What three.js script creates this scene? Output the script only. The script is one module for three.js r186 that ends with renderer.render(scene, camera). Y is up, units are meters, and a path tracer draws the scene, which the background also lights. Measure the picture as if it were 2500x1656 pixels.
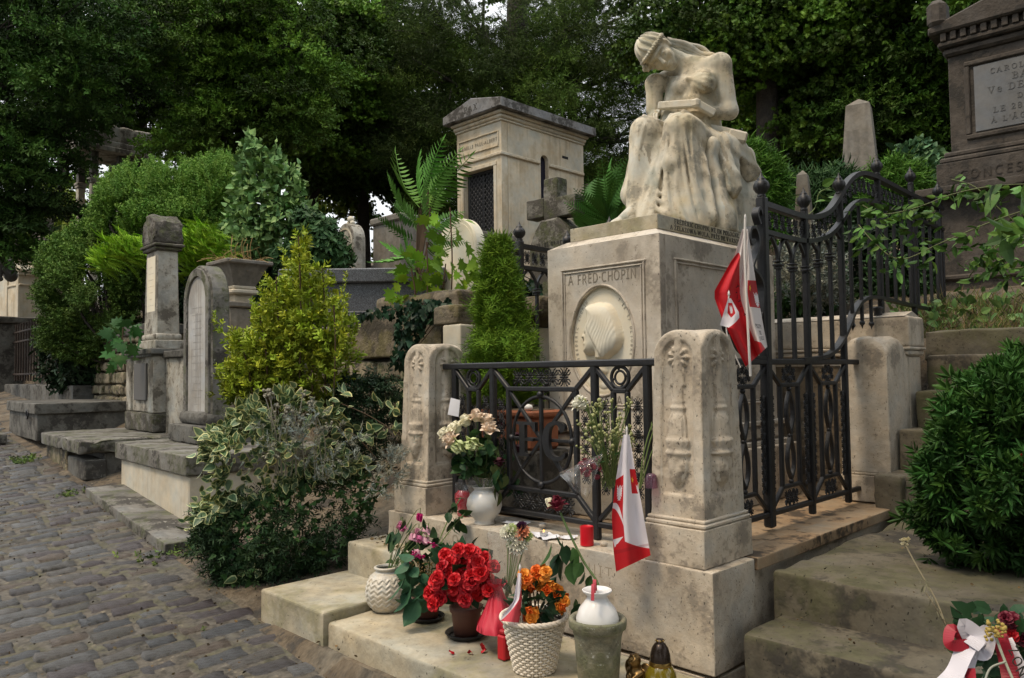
import * as THREE from 'three';
import { mergeGeometries, mergeVertices, toCreasedNormals } from 'three/addons/utils/BufferGeometryUtils.js';
import { TextGeometry } from 'three/addons/geometries/TextGeometry.js';
import { FontLoader } from 'three/addons/loaders/FontLoader.js';

// ---------------------------------------------------------------- camera, sky, sun, exposure
const scene = new THREE.Scene();
const V = (x, y, z) => new THREE.Vector3(x, y, z);
const EYE = 1.7;
const camera = new THREE.PerspectiveCamera(47.11, 2500 / 1656, 0.05, 400);
camera.position.set(0, EYE, 0);
camera.rotation.order = 'YXZ';
camera.rotation.set(THREE.MathUtils.degToRad(2.48), THREE.MathUtils.degToRad(45), THREE.MathUtils.degToRad(-0.7));
camera.updateMatrixWorld(true);
{ // bright overcast sky, a little brighter overhead
  const w = 64, h = 64, a = new Float32Array(w * h * 4);
  for (let j = 0; j < h; j++) {
    const el = ((j + .5) / h - .5) * Math.PI, s = Math.max(0, Math.sin(el));
    const L = el > 0 ? (1.25 * (1 + 2 * s) / 3 + .55) * .72 : .25 + .44 * Math.exp(el * 9);
    for (let i = 0; i < w; i++) { const k = (j * w + i) * 4; a[k] = L * .97; a[k + 1] = L; a[k + 2] = L * 1.03; a[k + 3] = 1; }
  }
  const sky = new THREE.DataTexture(a, w, h, THREE.RGBAFormat, THREE.FloatType);
  sky.mapping = THREE.EquirectangularReflectionMapping; sky.magFilter = THREE.LinearFilter; sky.needsUpdate = true;
  scene.background = sky; scene.environment = sky;
}
const sun = new THREE.DirectionalLight(0xffe6c4, 1.5);
sun.position.set(-6, 30, 11); sun.target.position.set(-3, 1.5, -4);
sun.castShadow = true; sun.shadow.radius = 26; sun.shadow.mapSize.set(2048, 2048);
Object.assign(sun.shadow.camera, { left: -25, right: 25, top: 25, bottom: -25, near: 1, far: 90 });
scene.add(sun, sun.target);
const renderer = new THREE.WebGLRenderer({ antialias: true });
renderer.toneMapping = THREE.LinearToneMapping;
renderer.toneMappingExposure = 1.5;
renderer.shadowMap.enabled = true;
renderer.setSize(1024, 678);

// ---------------------------------------------------------------- small tools
function rngOf(seed) { let a = seed >>> 0; return () => { a = (a + 0x6D2B79F5) | 0; let t = Math.imul(a ^ (a >>> 15), 1 | a); t = (t + Math.imul(t ^ (t >>> 7), 61 | t)) ^ t; return ((t ^ (t >>> 14)) >>> 0) / 4294967296; }; }
let rnd = rngOf(7);
const rr = (a, b) => a + (b - a) * rnd();
const pick = a => a[Math.floor(rnd() * a.length)];
const clamp = (x, a = 0, b = 1) => Math.min(b, Math.max(a, x));
const mix = (a, b, t) => a + (b - a) * t;
const sst = (a, b, x) => { const t = clamp((x - a) / (b - a)); return t * t * (3 - 2 * t); };
// a sight line of the survey photograph (2367 x 1568) turned into a place
const _F = 1798, _r = V(0, 0, 0);
function ray(px, py) { return _r.set((px - 1183.5) / _F, -(py - 784) / _F, -1).clone().applyQuaternion(camera.quaternion); }
const at = (px, py, depth) => ray(px, py).multiplyScalar(depth).add(camera.position);
function hash3(x, y, z) { let h = (Math.imul(x, 374761393) + Math.imul(y, 668265263) + Math.imul(z, 2147483647 ^ 1274126177)) | 0; h = Math.imul(h ^ (h >>> 13), 1274126177); return ((h ^ (h >>> 16)) >>> 0) / 4294967296; }
function noise3(x, y, z) {
  const X = Math.floor(x), Y = Math.floor(y), Z = Math.floor(z); let u = x - X, v = y - Y, w = z - Z;
  u = u * u * (3 - 2 * u); v = v * v * (3 - 2 * v); w = w * w * (3 - 2 * w);
  const h = (a, b, c) => hash3(X + a, Y + b, Z + c);
  return mix(mix(mix(h(0, 0, 0), h(1, 0, 0), u), mix(h(0, 1, 0), h(1, 1, 0), u), v), mix(mix(h(0, 0, 1), h(1, 0, 1), u), mix(h(0, 1, 1), h(1, 1, 1), u), v), w) * 2 - 1;
}
const fbm3 = (x, y, z) => noise3(x, y, z) * .55 + noise3(x * 2.1 + 7, y * 2.1, z * 2.1) * .3 + noise3(x * 4.3, y * 4.3 + 3, z * 4.3) * .15;

// ---------------------------------------------------------------- procedural textures
function tileNoise(n, cells, seed) { // one octave of tileable value noise, n x n
  const r = rngOf(seed), g = new Float32Array(cells * cells).map(() => r() * 2 - 1), o = new Float32Array(n * n);
  for (let y = 0; y < n; y++) {
    const fy = y / n * cells, Y = Math.floor(fy); let v = fy - Y; v = v * v * (3 - 2 * v);
    const r0 = (Y % cells) * cells, r1 = ((Y + 1) % cells) * cells;
    for (let x = 0; x < n; x++) {
      const fx = x / n * cells, X = Math.floor(fx); let u = fx - X; u = u * u * (3 - 2 * u);
      const a = X % cells, b = (X + 1) % cells;
      o[y * n + x] = mix(mix(g[r0 + a], g[r0 + b], u), mix(g[r1 + a], g[r1 + b], u), v);
    }
  }
  return o;
}
function tileFbm(n, c0, oct, seed, gain = .5) { const o = new Float32Array(n * n); let a = 1, s = 0; for (let k = 0; k < oct; k++) { const t = tileNoise(n, Math.min(c0 << k, n), seed + k * 17); for (let i = 0; i < o.length; i++) o[i] += t[i] * a; s += a; a *= gain; } for (let i = 0; i < o.length; i++) o[i] /= s; return o; }
const fields = {}; // the noise that all stones share, shifted differently for each
function rolled(n, k, seed) {
  const F = fields[k + n] ??= k === 'A' ? tileFbm(n, 3, 4, 11) : k === 'B' ? tileFbm(n, 24, 4, 102, .75) : k === 'C' ? tileFbm(n, 5, 6, 213, .65) : tileFbm(n, 4, 6, 314, .6);
  const o = new Float32Array(n * n), dx = (seed * 131 + k.charCodeAt(0) * 37) % n, dy = (seed * 77 + k.charCodeAt(0) * 91) % n;
  for (let y = 0; y < n; y++) { const r = ((y + dy) % n) * n; o.set(F.subarray(r + dx, r + n), y * n); o.set(F.subarray(r, r + dx), y * n + n - dx); } return o;
}
const toS = v => { v = clamp(v); return 255 * (v <= .0031308 ? 12.92 * v : 1.055 * Math.pow(v, 1 / 2.4) - .055); };
const SRGB = Uint8Array.from({ length: 4096 }, (_, i) => toS(i / 4095));
function dataTex(bytes, n, srgb, rep) {
  const t = new THREE.DataTexture(bytes, n, n, THREE.RGBAFormat); t.wrapS = t.wrapT = THREE.RepeatWrapping; t.magFilter = THREE.LinearFilter; t.minFilter = THREE.LinearMipmapLinearFilter; t.generateMipmaps = true;
  if (srgb) t.colorSpace = THREE.SRGBColorSpace; t.repeat.set(1 / rep, 1 / rep); t.needsUpdate = true; return t;
}
// stone: base colour, coarse and fine variation, pits, dark crust, moss or lichen patches, all in linear colour
function stone(o) {
  const { n = 512, tile = 1.1, base, seed = 1, coarse = .12, fine = .1, warm = .04, pits = 0, pitLen = 4, crust = 0, crustCol = [.03, .028, .025], moss = 0, mossCol = [.06, .07, .02], spots = 0, spotCol = [.5, .5, .48], streak = 0, bump = .004, rough = .9, speck = 0 } = o;
  const A = rolled(n, 'A', seed), B = rolled(n, 'B', seed), C = rolled(n, 'C', seed), Mo = rolled(n, 'M', seed), S = streak ? tileNoise(n, 40, seed + 400) : null;
  const r = rngOf(seed + 5), col = new Uint8Array(n * n * 4), bm = new Uint8Array(n * n * 4), pit = new Float32Array(n * n);
  for (let k = 0; k < pits; k++) {
    const cx = r() * n, cy = r() * n, rad = .45 + Math.pow(r(), 5) * 2.6 * n / 1024 * (o.pitSize ?? 1), len = 1 + r() * r() * pitLen, ang = (r() - .5) * .9, str = .35 + .65 * r(), ca = Math.cos(ang), sa = Math.sin(ang), R = Math.ceil(rad * len) + 1;
    for (let y = -R; y <= R; y++) for (let x = -R; x <= R; x++) {
      const u = (x * ca - y * sa) / rad, v = (x * sa + y * ca) / (rad * len), d = u * u + v * v + noise3(x * .5 + k, y * .5, 1) * .5;
      if (d < 1) { const i = ((Math.floor(cy + y) + n) % n) * n + (Math.floor(cx + x) + n) % n; pit[i] = Math.max(pit[i], (1 - d * d) * str); }
    }
  }
  for (let i = 0; i < n * n; i++) {
    const x = i % n, y = (i / n) | 0, a = A[i], b = B[i];
    let v = 1 + a * coarse * 2.4 + b * fine * 2; const w = C[i] * warm * 2.5;
    if (streak) v *= 1 - .8 * streak * sst(.1, .9, S[((y >> 5) % n) * n + x] * .4 + A[(y >> 3) * n + x] * .9 + C[i] * .9 + .2);
    if (speck) { const s = hash3(x >> 2, y >> 2, seed); v *= s > .8 ? 1 + speck * (s - .7) * 5 : s < .25 ? 1 - speck * .7 : 1; }
    let c0 = base[0] * v * (1 + w), c1 = base[1] * v, c2 = base[2] * v * (1 - w * 1.4);
    const cr = crust ? sst(.52 - crust, .86 - crust, C[i] * .9 + b * .35 + .5) * .88 : 0, ms = moss ? .75 * sst(.58 - moss, 1.05 - moss, Mo[i] * 1.1 + b * .25 + .5) : 0;
    c0 += (crustCol[0] - c0) * cr; c1 += (crustCol[1] - c1) * cr; c2 += (crustCol[2] - c2) * cr;
    if (ms) { const q = 1 + b * .6, m = ms * .8; c0 += (mossCol[0] * q - c0) * m; c1 += (mossCol[1] * q - c1) * m; c2 += (mossCol[2] * q - c2) * m; }
    if (spots) { const sp = sst(.8 - spots, .86 - spots, tileAt(C, n, x + 77, y + 31) * .5 + b * .6 + .35) * .7; c0 += (spotCol[0] - c0) * sp; c1 += (spotCol[1] - c1) * sp; c2 += (spotCol[2] - c2) * sp; }
    const pk = 1 - pit[i] * .82, k = i * 4; col[k] = SRGB[Math.min(4095, Math.max(0, c0 * pk * 4095)) | 0]; col[k + 1] = SRGB[Math.min(4095, Math.max(0, c1 * pk * 4095)) | 0]; col[k + 2] = SRGB[Math.min(4095, Math.max(0, c2 * pk * 4095)) | 0]; col[k + 3] = 255;
    const h = clamp(.62 + a * .18 + b * .34 + ms * .08 + cr * .06 - pit[i] * .6) * 255; bm[k] = bm[k + 1] = bm[k + 2] = h; bm[k + 3] = 255;
  }
  return new THREE.MeshStandardMaterial({ map: dataTex(col, n, true, tile), bumpMap: dataTex(bm, n, false, tile), bumpScale: bump, roughness: rough });
}
const tileAt = (T, n, x, y) => T[((y % n) * n) + (x % n)];
const flat = (r, g, b, rough = .6, o = {}) => new THREE.MeshStandardMaterial({ color: new THREE.Color().setRGB(r, g, b), roughness: rough, ...o });
const leafy = (r, g, b, rough = .5, tr = .25) => new THREE.MeshPhysicalMaterial({ color: new THREE.Color().setRGB(r, g, b), roughness: rough + .12, specularIntensity: .4, side: THREE.DoubleSide, ...(tr >= .35 ? { transmission: tr, thickness: 0, ior: 1.35 } : {}) });
function withTint(m) { if (!m.userData.tinted) { const c = m.clone(); c.vertexColors = true; m.userData.tinted = c; } return m.userData.tinted; }

const M = {
  lime: stone({ n: 1024, tile: .9, base: [.50, .435, .345], seed: 11, coarse: .2, spots: .02, spotCol: [.3, .27, .22], fine: .1, warm: .05, pits: 5200, pitLen: 3, streak: .25, crust: .02, crustCol: [.25, .22, .18], bump: .004 }),
  limeFine: stone({ n: 1024, tile: 1.1, base: [.52, .465, .385], seed: 21, coarse: .2, streak: .2, crust: .03, crustCol: [.26, .23, .19], fine: .09, pits: 2200, pitLen: 2.5, bump: .003 }),
  marble: stone({ tile: .8, base: [.60, .545, .43], seed: 31, coarse: .09, fine: .05, warm: .07, crust: .03, crustCol: [.30, .28, .23], streak: .15, pits: 500, bump: .0028, rough: .85 }),
  slabStone: stone({ n: 1024, tile: 1.2, base: [.40, .36, .27], seed: 41, coarse: .2, fine: .16, warm: .06, pits: 2500, pitLen: 2, moss: .10, mossCol: [.15, .14, .06], bump: .005 }),
  stepStone: stone({ n: 1024, tile: 1.3, base: [.125, .11, .08], seed: 51, coarse: .26, fine: .2, pits: 3000, pitLen: 4, moss: .14, mossCol: [.08, .08, .035], crust: .06, bump: .005 }),
  floorStone: stone({ tile: 1, base: [.34, .24, .145], seed: 53, coarse: .2, fine: .12, warm: .1, pits: 200, crust: .03, bump: .003, rough: .75 }),
  grey: stone({ n: 1024, tile: .9, base: [.17, .16, .14], seed: 61, coarse: .25, fine: .22, crust: .12, spots: .08, spotCol: [.32, .31, .28], moss: .06, bump: .006 }),
  greyDark: stone({ tile: .9, base: [.12, .115, .10], seed: 66, coarse: .25, fine: .22, crust: .14, spots: .05, spotCol: [.22, .215, .19], bump: .006 }),
  crusted: stone({ n: 1024, tile: .55, base: [.16, .145, .12], seed: 71, coarse: .25, fine: .25, crust: .32, crustCol: [.045, .04, .032], moss: .05, bump: .009 }),
  plaster: stone({ tile: 1.2, base: [.52, .47, .37], seed: 81, coarse: .18, fine: .06, warm: .06, streak: .3, bump: .002 }),
  worn: stone({ n: 1024, tile: .9, base: [.36, .335, .28], seed: 87, coarse: .25, fine: .14, warm: .05, streak: .5, crust: .09, crustCol: [.09, .08, .065], pits: 900, bump: .006 }),
  chapel: stone({ n: 1024, tile: 1.6, base: [.52, .455, .34], seed: 83, coarse: .16, fine: .06, warm: .07, streak: .35, bump: .002 }),
  chapelRoof: stone({ tile: 1.2, base: [.19, .185, .18], seed: 85, coarse: .2, fine: .2, crust: .1, bump: .005 }),
  paleTablet: stone({ tile: 1, base: [.40, .39, .37], seed: 91, coarse: .16, fine: .07, streak: .4, bump: .0015 }),
  granite: stone({ tile: .5, base: [.085, .09, .10], seed: 101, coarse: .04, fine: .06, warm: .01, speck: .9, bump: .0004, rough: .42 }),
  moss: stone({ n: 1024, tile: .9, base: [.15, .12, .08], seed: 111, coarse: .3, fine: .3, crust: .2, crustCol: [.03, .025, .015], moss: .2, mossCol: [.12, .10, .035], bump: .012 }),
  rubble: stone({ tile: .7, base: [.26, .215, .14], seed: 121, coarse: .3, fine: .25, crust: .12, moss: .08, bump: .012 }),
  white: stone({ tile: 1, base: [.72, .66, .52], seed: 131, coarse: .05, fine: .02, bump: .0006, rough: .8 }),
  brown: stone({ n: 1024, tile: 1, base: [.075, .063, .052], seed: 141, coarse: .25, fine: .25, crust: .1, bump: .008 }),
  brownTab: stone({ tile: 1, base: [.17, .175, .18], seed: 143, coarse: .12, fine: .08, bump: .001 }),
  obelisk: stone({ tile: 1.4, base: [.17, .155, .13], seed: 151, coarse: .15, fine: .18, streak: .3, bump: .003 }),
  soil: stone({ n: 1024, tile: 1.4, base: [.13, .10, .065], seed: 161, coarse: .25, fine: .4, warm: .08, spots: .1, spotCol: [.25, .2, .13], crust: .08, bump: .02 }),
  joint: stone({ n: 1024, tile: .8, base: [.085, .076, .062], seed: 171, coarse: .2, fine: .5, spots: .1, spotCol: [.2, .17, .12], moss: .03, mossCol: [.07, .07, .03], bump: .012 }),
  iron: stone({ tile: .4, base: [.0105, .011, .013], seed: 181, coarse: .3, fine: .4, spots: .03, spotCol: [.05, .03, .02], bump: .0012, rough: .46 }),
  rust: stone({ tile: .4, base: [.03, .018, .012], seed: 191, coarse: .3, fine: .4, bump: .001, rough: .8 }),
  bark: stone({ tile: .5, base: [.055, .045, .035], seed: 201, coarse: .3, fine: .4, crust: .1, bump: .02 }),
  terracotta: stone({ tile: .4, base: [.30, .105, .05], seed: 211, coarse: .08, fine: .06, bump: .0006, rough: .75 }),
  darkPot: stone({ tile: .4, base: [.105, .04, .025], seed: 213, coarse: .06, fine: .05, bump: .0004, rough: .6 }),
  mossPot: stone({ tile: .3, base: [.21, .20, .14], seed: 221, coarse: .25, fine: .2, moss: .2, mossCol: [.10, .11, .05], spots: .05, bump: .004 }),
  wicker: flat(.72, .66, .56, .7),
  ceramic: stone({ tile: .3, base: [.60, .60, .58], seed: 231, coarse: .05, fine: .03, spots: .0, bump: .0003, rough: .28 }),
  ceramicChev: stone({ tile: .2, base: [.56, .52, .44], seed: 233, coarse: .14, fine: .08, warm: .06, bump: .0006, rough: .4 }),
  jug: flat(.76, .76, .75, .22), blackPlastic: flat(.013, .013, .015, .45), paper: flat(.72, .73, .78, .85, { side: THREE.DoubleSide }),
  letter: flat(.21, .185, .145, .9), letterDark: flat(.045, .042, .036, .9), letterGrey: flat(.11, .11, .11, .9),
};
// ---------------------------------------------------------------- geometry tools
const font = {};
for (const k of ['sans_regular', 'serif_regular', 'serif_bold']) font[k] = await new FontLoader().loadAsync(`fonts/droid/droid_${k}.typeface.json`);
function plain(g) { // position, normal, uv only, no index
  let q = g.index ? g.toNonIndexed() : g; for (const k of Object.keys(q.attributes)) if (!['position', 'normal', 'uv', 'color'].includes(k)) q.deleteAttribute(k);
  if (!q.attributes.normal) q.computeVertexNormals();
  if (!q.attributes.uv) q.setAttribute('uv', new THREE.BufferAttribute(new Float32Array(q.attributes.position.count * 2), 2)); q.morphAttributes = {}; return q;
}
function boxUV(g) {
  const p = g.attributes.position, uv = g.attributes.uv, ou = rnd() * 9, ov = rnd() * 9, a = V(), b = V(), c = V(), n = V();
  for (let i = 0; i < p.count; i += 3) {
    a.fromBufferAttribute(p, i); b.fromBufferAttribute(p, i + 1); c.fromBufferAttribute(p, i + 2);
    n.copy(b).sub(a).cross(V().copy(c).sub(a)); const ax = Math.abs(n.x), ay = Math.abs(n.y), az = Math.abs(n.z);
    [a, b, c].forEach((q, k) => { if (ay >= ax && ay >= az) uv.setXY(i + k, q.x + ou, q.z + ov); else if (ax >= az) uv.setXY(i + k, q.z + ou, q.y + ov); else uv.setXY(i + k, q.x + ou, q.y + ov); });
  }
  return g;
}
function join(list) { list = [list].flat(Infinity).filter(Boolean).map(plain); const hasC = list.some(g => g.attributes.color); if (hasC) list = list.map(g => { if (!g.attributes.color) g.setAttribute('color', new THREE.BufferAttribute(new Float32Array(g.attributes.position.count * 3).fill(1), 3)); return g; }); return list.length === 1 ? list[0] : mergeGeometries(list); }
const mv = (g, x = 0, y = 0, z = 0) => g.translate(x, y, z);
// a chamfered block standing on y
function bx(w, h, d, x = 0, y = 0, z = 0, r = .006) {
  r = Math.min(r, w * .3, h * .3, d * .3);
  const X = w / 2, Y = h / 2, Z = d / 2, P = [], pts = [];
  const quad = (a, b, c, e) => P.push(a, b, c, a, c, e);
  const f = (sx, sy, sz, ax) => V(sx * (X - (ax === 0 ? 0 : r)), sy * (Y - (ax === 1 ? 0 : r)), sz * (Z - (ax === 2 ? 0 : r)));
  for (const s of [1, -1]) {
    const o = (a, b, c, e) => s > 0 ? quad(a, b, c, e) : quad(a, e, c, b);
    o(f(s, -1, 1, 0), f(s, -1, -1, 0), f(s, 1, -1, 0), f(s, 1, 1, 0));
    o(f(-1, s, 1, 1), f(1, s, 1, 1), f(1, s, -1, 1), f(-1, s, -1, 1));
    o(f(-1, -1, s, 2), f(1, -1, s, 2), f(1, 1, s, 2), f(-1, 1, s, 2));
  }
  for (const s of [1, -1]) for (const t of [1, -1]) {
    const fl = (a, b, c, e) => s * t > 0 ? quad(a, b, c, e) : quad(a, e, c, b);
    fl(f(s, t, 1, 0), f(s, t, -1, 0), f(s, t, -1, 1), f(s, t, 1, 1));
    fl(f(1, s, t, 1), f(-1, s, t, 1), f(-1, s, t, 2), f(1, s, t, 2));
    fl(f(s, 1, t, 2), f(s, -1, t, 2), f(s, -1, t, 0), f(s, 1, t, 0));
  }
  for (const a of [1, -1]) for (const b of [1, -1]) for (const c of [1, -1]) { const p = f(a, b, c, 0), q = f(a, b, c, 1), e = f(a, b, c, 2); a * b * c > 0 ? P.push(p, q, e) : P.push(p, e, q); }
  const g = new THREE.BufferGeometry().setFromPoints(P); g.computeVertexNormals();
  g.setAttribute('uv', new THREE.BufferAttribute(new Float32Array(P.length * 2), 2));
  return mv(g, x, y + Y, z);
}
// an old block: rounded edges, uneven faces; cell = mesh size, amp = how uneven
function rough(w, h, d, x = 0, y = 0, z = 0, { r = .012, cell = .06, amp = .006, fr = 7, seed = 0, chip = 0 } = {}) {
  r = Math.min(r, w * .4, h * .4, d * .4);
  const ns = [w, h, d].map(q => Math.min(60, Math.max(1, Math.round(q / cell))) + 4), g = new THREE.BoxGeometry(2, 2, 2, ...ns), p = g.attributes.position, half = [w / 2, h / 2, d / 2], s = seed || rnd() * 100, v = V(), inn = V(), nn = V();
  const remap = (t, k) => { const n = ns[k], i = Math.round((t + 1) / 2 * n), H = half[k]; if (i <= 2) return -H + [0, r * .35, r][i]; if (i >= n - 2) return H - [0, r * .35, r][n - i]; return -H + r + (2 * H - 2 * r) * (i - 2) / (n - 4); };
  for (let i = 0; i < p.count; i++) {
    v.set(remap(p.getX(i), 0), remap(p.getY(i), 1), remap(p.getZ(i), 2));
    inn.set(clamp(v.x, -half[0] + r, half[0] - r), clamp(v.y, -half[1] + r, half[1] - r), clamp(v.z, -half[2] + r, half[2] - r));
    nn.copy(v).sub(inn); const l = nn.length(); if (l > 1e-9) { nn.divideScalar(l); v.copy(inn).addScaledVector(nn, r); }
    const edge = [0, 1, 2].filter(k => Math.abs(Math.abs(v.getComponent(k)) - half[k]) < r * 1.2).length;
    const N = fbm3(v.x * fr + s, v.y * fr, v.z * fr) * amp - (chip && edge > 1 ? Math.max(0, noise3(v.x * 9 + s, v.y * 9, v.z * 9) - .1) * chip : 0);
    v.addScaledVector(nn, N); p.setXYZ(i, v.x, v.y, v.z);
  }
  g.deleteAttribute('uv'); g.deleteAttribute('normal'); const m = mergeVertices(g, 1e-5); m.computeVertexNormals();
  return mv(plain(m), x, y + h / 2, z);
}
function tube(pts, r, rad = 6, seg, closed = false) { const c = new THREE.CatmullRomCurve3(pts.map(p => p.isVector3 ? p : V(...p)), closed); return new THREE.TubeGeometry(c, seg || Math.max(3, pts.length * 4), r, rad, closed); }
function taper(pts, radii, rad = 7, seg = 14) { // a tube whose radius changes along it
  const c = new THREE.CatmullRomCurve3(pts), g = new THREE.TubeGeometry(c, seg, 1, rad, false), p = g.attributes.position, v = V(), q = V();
  for (let i = 0; i <= seg; i++) { const t = i / seg, k = t * (radii.length - 1), a = Math.min(Math.floor(k), radii.length - 2), R = mix(radii[a], radii[a + 1], k - a); c.getPointAt(t, q); for (let j = 0; j <= rad; j++) { const n = i * (rad + 1) + j; v.fromBufferAttribute(p, n).sub(q).multiplyScalar(R).add(q); p.setXYZ(n, v.x, v.y, v.z); } }
  return g;
}
function bar(a, b, w, d = w) { // square bar between two points
  a = a.isVector3 ? a : V(...a); b = b.isVector3 ? b : V(...b); const dir = b.clone().sub(a), L = dir.length(), g = bx(w, L, d, 0, 0, 0, Math.min(w, d) * .18);
  const yv = dir.normalize(), ref = Math.abs(yv.y) > .9 ? null : V(0, 1, 0); if (!ref && yv.y > .999) return mv(g, a.x, a.y, a.z);
  const m = new THREE.Matrix4(); let z; if (Math.abs(yv.y) > .97) m.makeRotationFromQuaternion(new THREE.Quaternion().setFromUnitVectors(V(0, 1, 0), yv)); else { z = yv.clone().cross(V(0, 1, 0)).normalize(); const x = yv.clone().cross(z).normalize(); m.makeBasis(x, yv, z); }
  return g.applyMatrix4(m).translate(a.x, a.y, a.z);
}
function band(pts, w, t) { // a flat strip w wide (across +x) and t thick that follows points in the y-z plane
  const c = new THREE.CatmullRomCurve3(pts), n = pts.length * 6, P = []; let prev;
  for (let i = 0; i <= n; i++) { const p = c.getPoint(i / n), tg = c.getTangent(i / n), u = V(0, -tg.z, tg.y).normalize(), q = [[-1, -1], [1, -1], [1, 1], [-1, 1]].map(([a, b]) => p.clone().add(V(a * w / 2, 0, 0)).addScaledVector(u, b * t / 2)); if (prev) for (let k = 0; k < 4; k++) { const l = (k + 1) % 4; P.push(prev[k], prev[l], q[l], prev[k], q[l], q[k]); } else P.push(q[0], q[1], q[2], q[0], q[2], q[3]); prev = q; }
  P.push(prev[0], prev[2], prev[1], prev[0], prev[3], prev[2]);
  const g = new THREE.BufferGeometry().setFromPoints(P); g.computeVertexNormals(); return g;
}
const lathe = (pr, seg = 28) => new THREE.LatheGeometry(pr.map(([r, y]) => new THREE.Vector2(r, y)), seg);
const ball = (r, x, y, z, w = 10, h = 8) => mv(new THREE.SphereGeometry(r, w, h), x, y, z);
const ring = (R, r, x, y, z, ns = 6, nt = 20) => mv(new THREE.TorusGeometry(R, r, ns, nt), x, y, z);
function prism(pts, depth, bevel = 0) { const s = new THREE.Shape(pts.map(p => new THREE.Vector2(...p))); return new THREE.ExtrudeGeometry(s, { depth: depth - 2 * bevel, bevelEnabled: bevel > 0, bevelSize: bevel, bevelThickness: bevel, bevelOffset: -bevel, bevelSegments: 1, curveSegments: 10 }).translate(0, 0, bevel); }
function archPts(w, h, n = 14, k = 1) { const p = [[-w / 2, 0], [w / 2, 0]], r = w / 2; for (let i = 0; i <= n; i++) { const a = Math.PI * i / n; p.push([Math.cos(a) * r, h - r * k + Math.sin(a) * r * k]); } return p; }
function text(str, size, { f = 'sans_regular', depth = .003, gap = 0, centre = true, seg = 2 } = {}) {
  let g; if (!gap) g = new TextGeometry(str, { font: font[f], size, depth, curveSegments: seg });
  else { let x = 0; const L = []; for (const ch of str) { if (ch !== ' ') { const q = new TextGeometry(ch, { font: font[f], size, depth, curveSegments: seg }); q.computeBoundingBox(); const w = q.boundingBox.max.x; L.push(plain(q).translate(x, 0, 0)); x += w + gap; } else x += size * .35 + gap; } g = mergeGeometries(L); }
  if (centre) { g.computeBoundingBox(); g.translate(-(g.boundingBox.min.x + g.boundingBox.max.x) / 2, 0, 0); } return plain(g);
}
// a carved face: grid of heights over w x h, in the x-y plane, facing +z
function relief(w, h, nx, ny, f) {
  const g = new THREE.PlaneGeometry(w, h, nx, ny), p = g.attributes.position; for (let i = 0; i < p.count; i++) p.setZ(i, f(p.getX(i), p.getY(i) + h / 2));
  g.translate(0, h / 2, 0); g.computeVertexNormals(); return g;
}
// a closed surface where f = 0 inside a box (surface nets)
function sdfMesh(f, lo, hi, cell) {
  const n = [0, 1, 2].map(k => Math.ceil((hi[k] - lo[k]) / cell) + 1), [nx, ny, nz] = n, D = new Float32Array(nx * ny * nz), id = (x, y, z) => (z * ny + y) * nx + x;
  const big = 4; // coarse pass first: skip blocks that are far from the surface
  for (let z = 0; z < nz; z += big) for (let y = 0; y < ny; y += big) for (let x = 0; x < nx; x += big) {
    const d = f(lo[0] + (x + big / 2) * cell, lo[1] + (y + big / 2) * cell, lo[2] + (z + big / 2) * cell), far = Math.abs(d) > cell * big * 1.6 + .03;
    for (let c = z; c < Math.min(z + big, nz); c++) for (let b = y; b < Math.min(y + big, ny); b++) for (let a = x; a < Math.min(x + big, nx); a++) D[id(a, b, c)] = far ? d : f(lo[0] + a * cell, lo[1] + b * cell, lo[2] + c * cell);
  }
  const vid = new Int32Array(nx * ny * nz).fill(-1), P = [], I = [];
  for (let z = 0; z < nz - 1; z++) for (let y = 0; y < ny - 1; y++) for (let x = 0; x < nx - 1; x++) {
    let s = 0, sx = 0, sy = 0, sz = 0, c = 0; const d = []; for (let k = 0; k < 8; k++) { d[k] = D[id(x + (k & 1), y + (k >> 1 & 1), z + (k >> 2))]; if (d[k] < 0) s++; }
    if (s === 0 || s === 8) continue;
    for (let a = 0; a < 8; a++) for (const b of [1, 2, 4]) if (!(a & b)) { const e = a | b; if ((d[a] < 0) !== (d[e] < 0)) { const t = d[a] / (d[a] - d[e]); sx += (a & 1) + (b === 1 ? t : 0); sy += (a >> 1 & 1) + (b === 2 ? t : 0); sz += (a >> 2) + (b === 4 ? t : 0); c++; } }
    vid[id(x, y, z)] = P.length / 3; P.push(lo[0] + (x + sx / c) * cell, lo[1] + (y + sy / c) * cell, lo[2] + (z + sz / c) * cell);
  }
  const q = (a, b, c, d, fl) => { if (a < 0 || b < 0 || c < 0 || d < 0) return; fl ? I.push(a, b, c, a, c, d) : I.push(a, c, b, a, d, c); };
  for (let z = 1; z < nz - 1; z++) for (let y = 1; y < ny - 1; y++) for (let x = 1; x < nx - 1; x++) {
    const a = D[id(x, y, z)] < 0;
    if (a !== D[id(x + 1, y, z)] < 0) q(vid[id(x, y - 1, z - 1)], vid[id(x, y, z - 1)], vid[id(x, y, z)], vid[id(x, y - 1, z)], a);
    if (a !== D[id(x, y + 1, z)] < 0) q(vid[id(x - 1, y, z - 1)], vid[id(x - 1, y, z)], vid[id(x, y, z)], vid[id(x, y, z - 1)], a);
    if (a !== D[id(x, y, z + 1)] < 0) q(vid[id(x - 1, y - 1, z)], vid[id(x, y - 1, z)], vid[id(x, y, z)], vid[id(x - 1, y, z)], a);
  }
  const g = new THREE.BufferGeometry(); g.setAttribute('position', new THREE.Float32BufferAttribute(P, 3)); g.setIndex(I); g.computeVertexNormals();
  return g;
}
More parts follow.
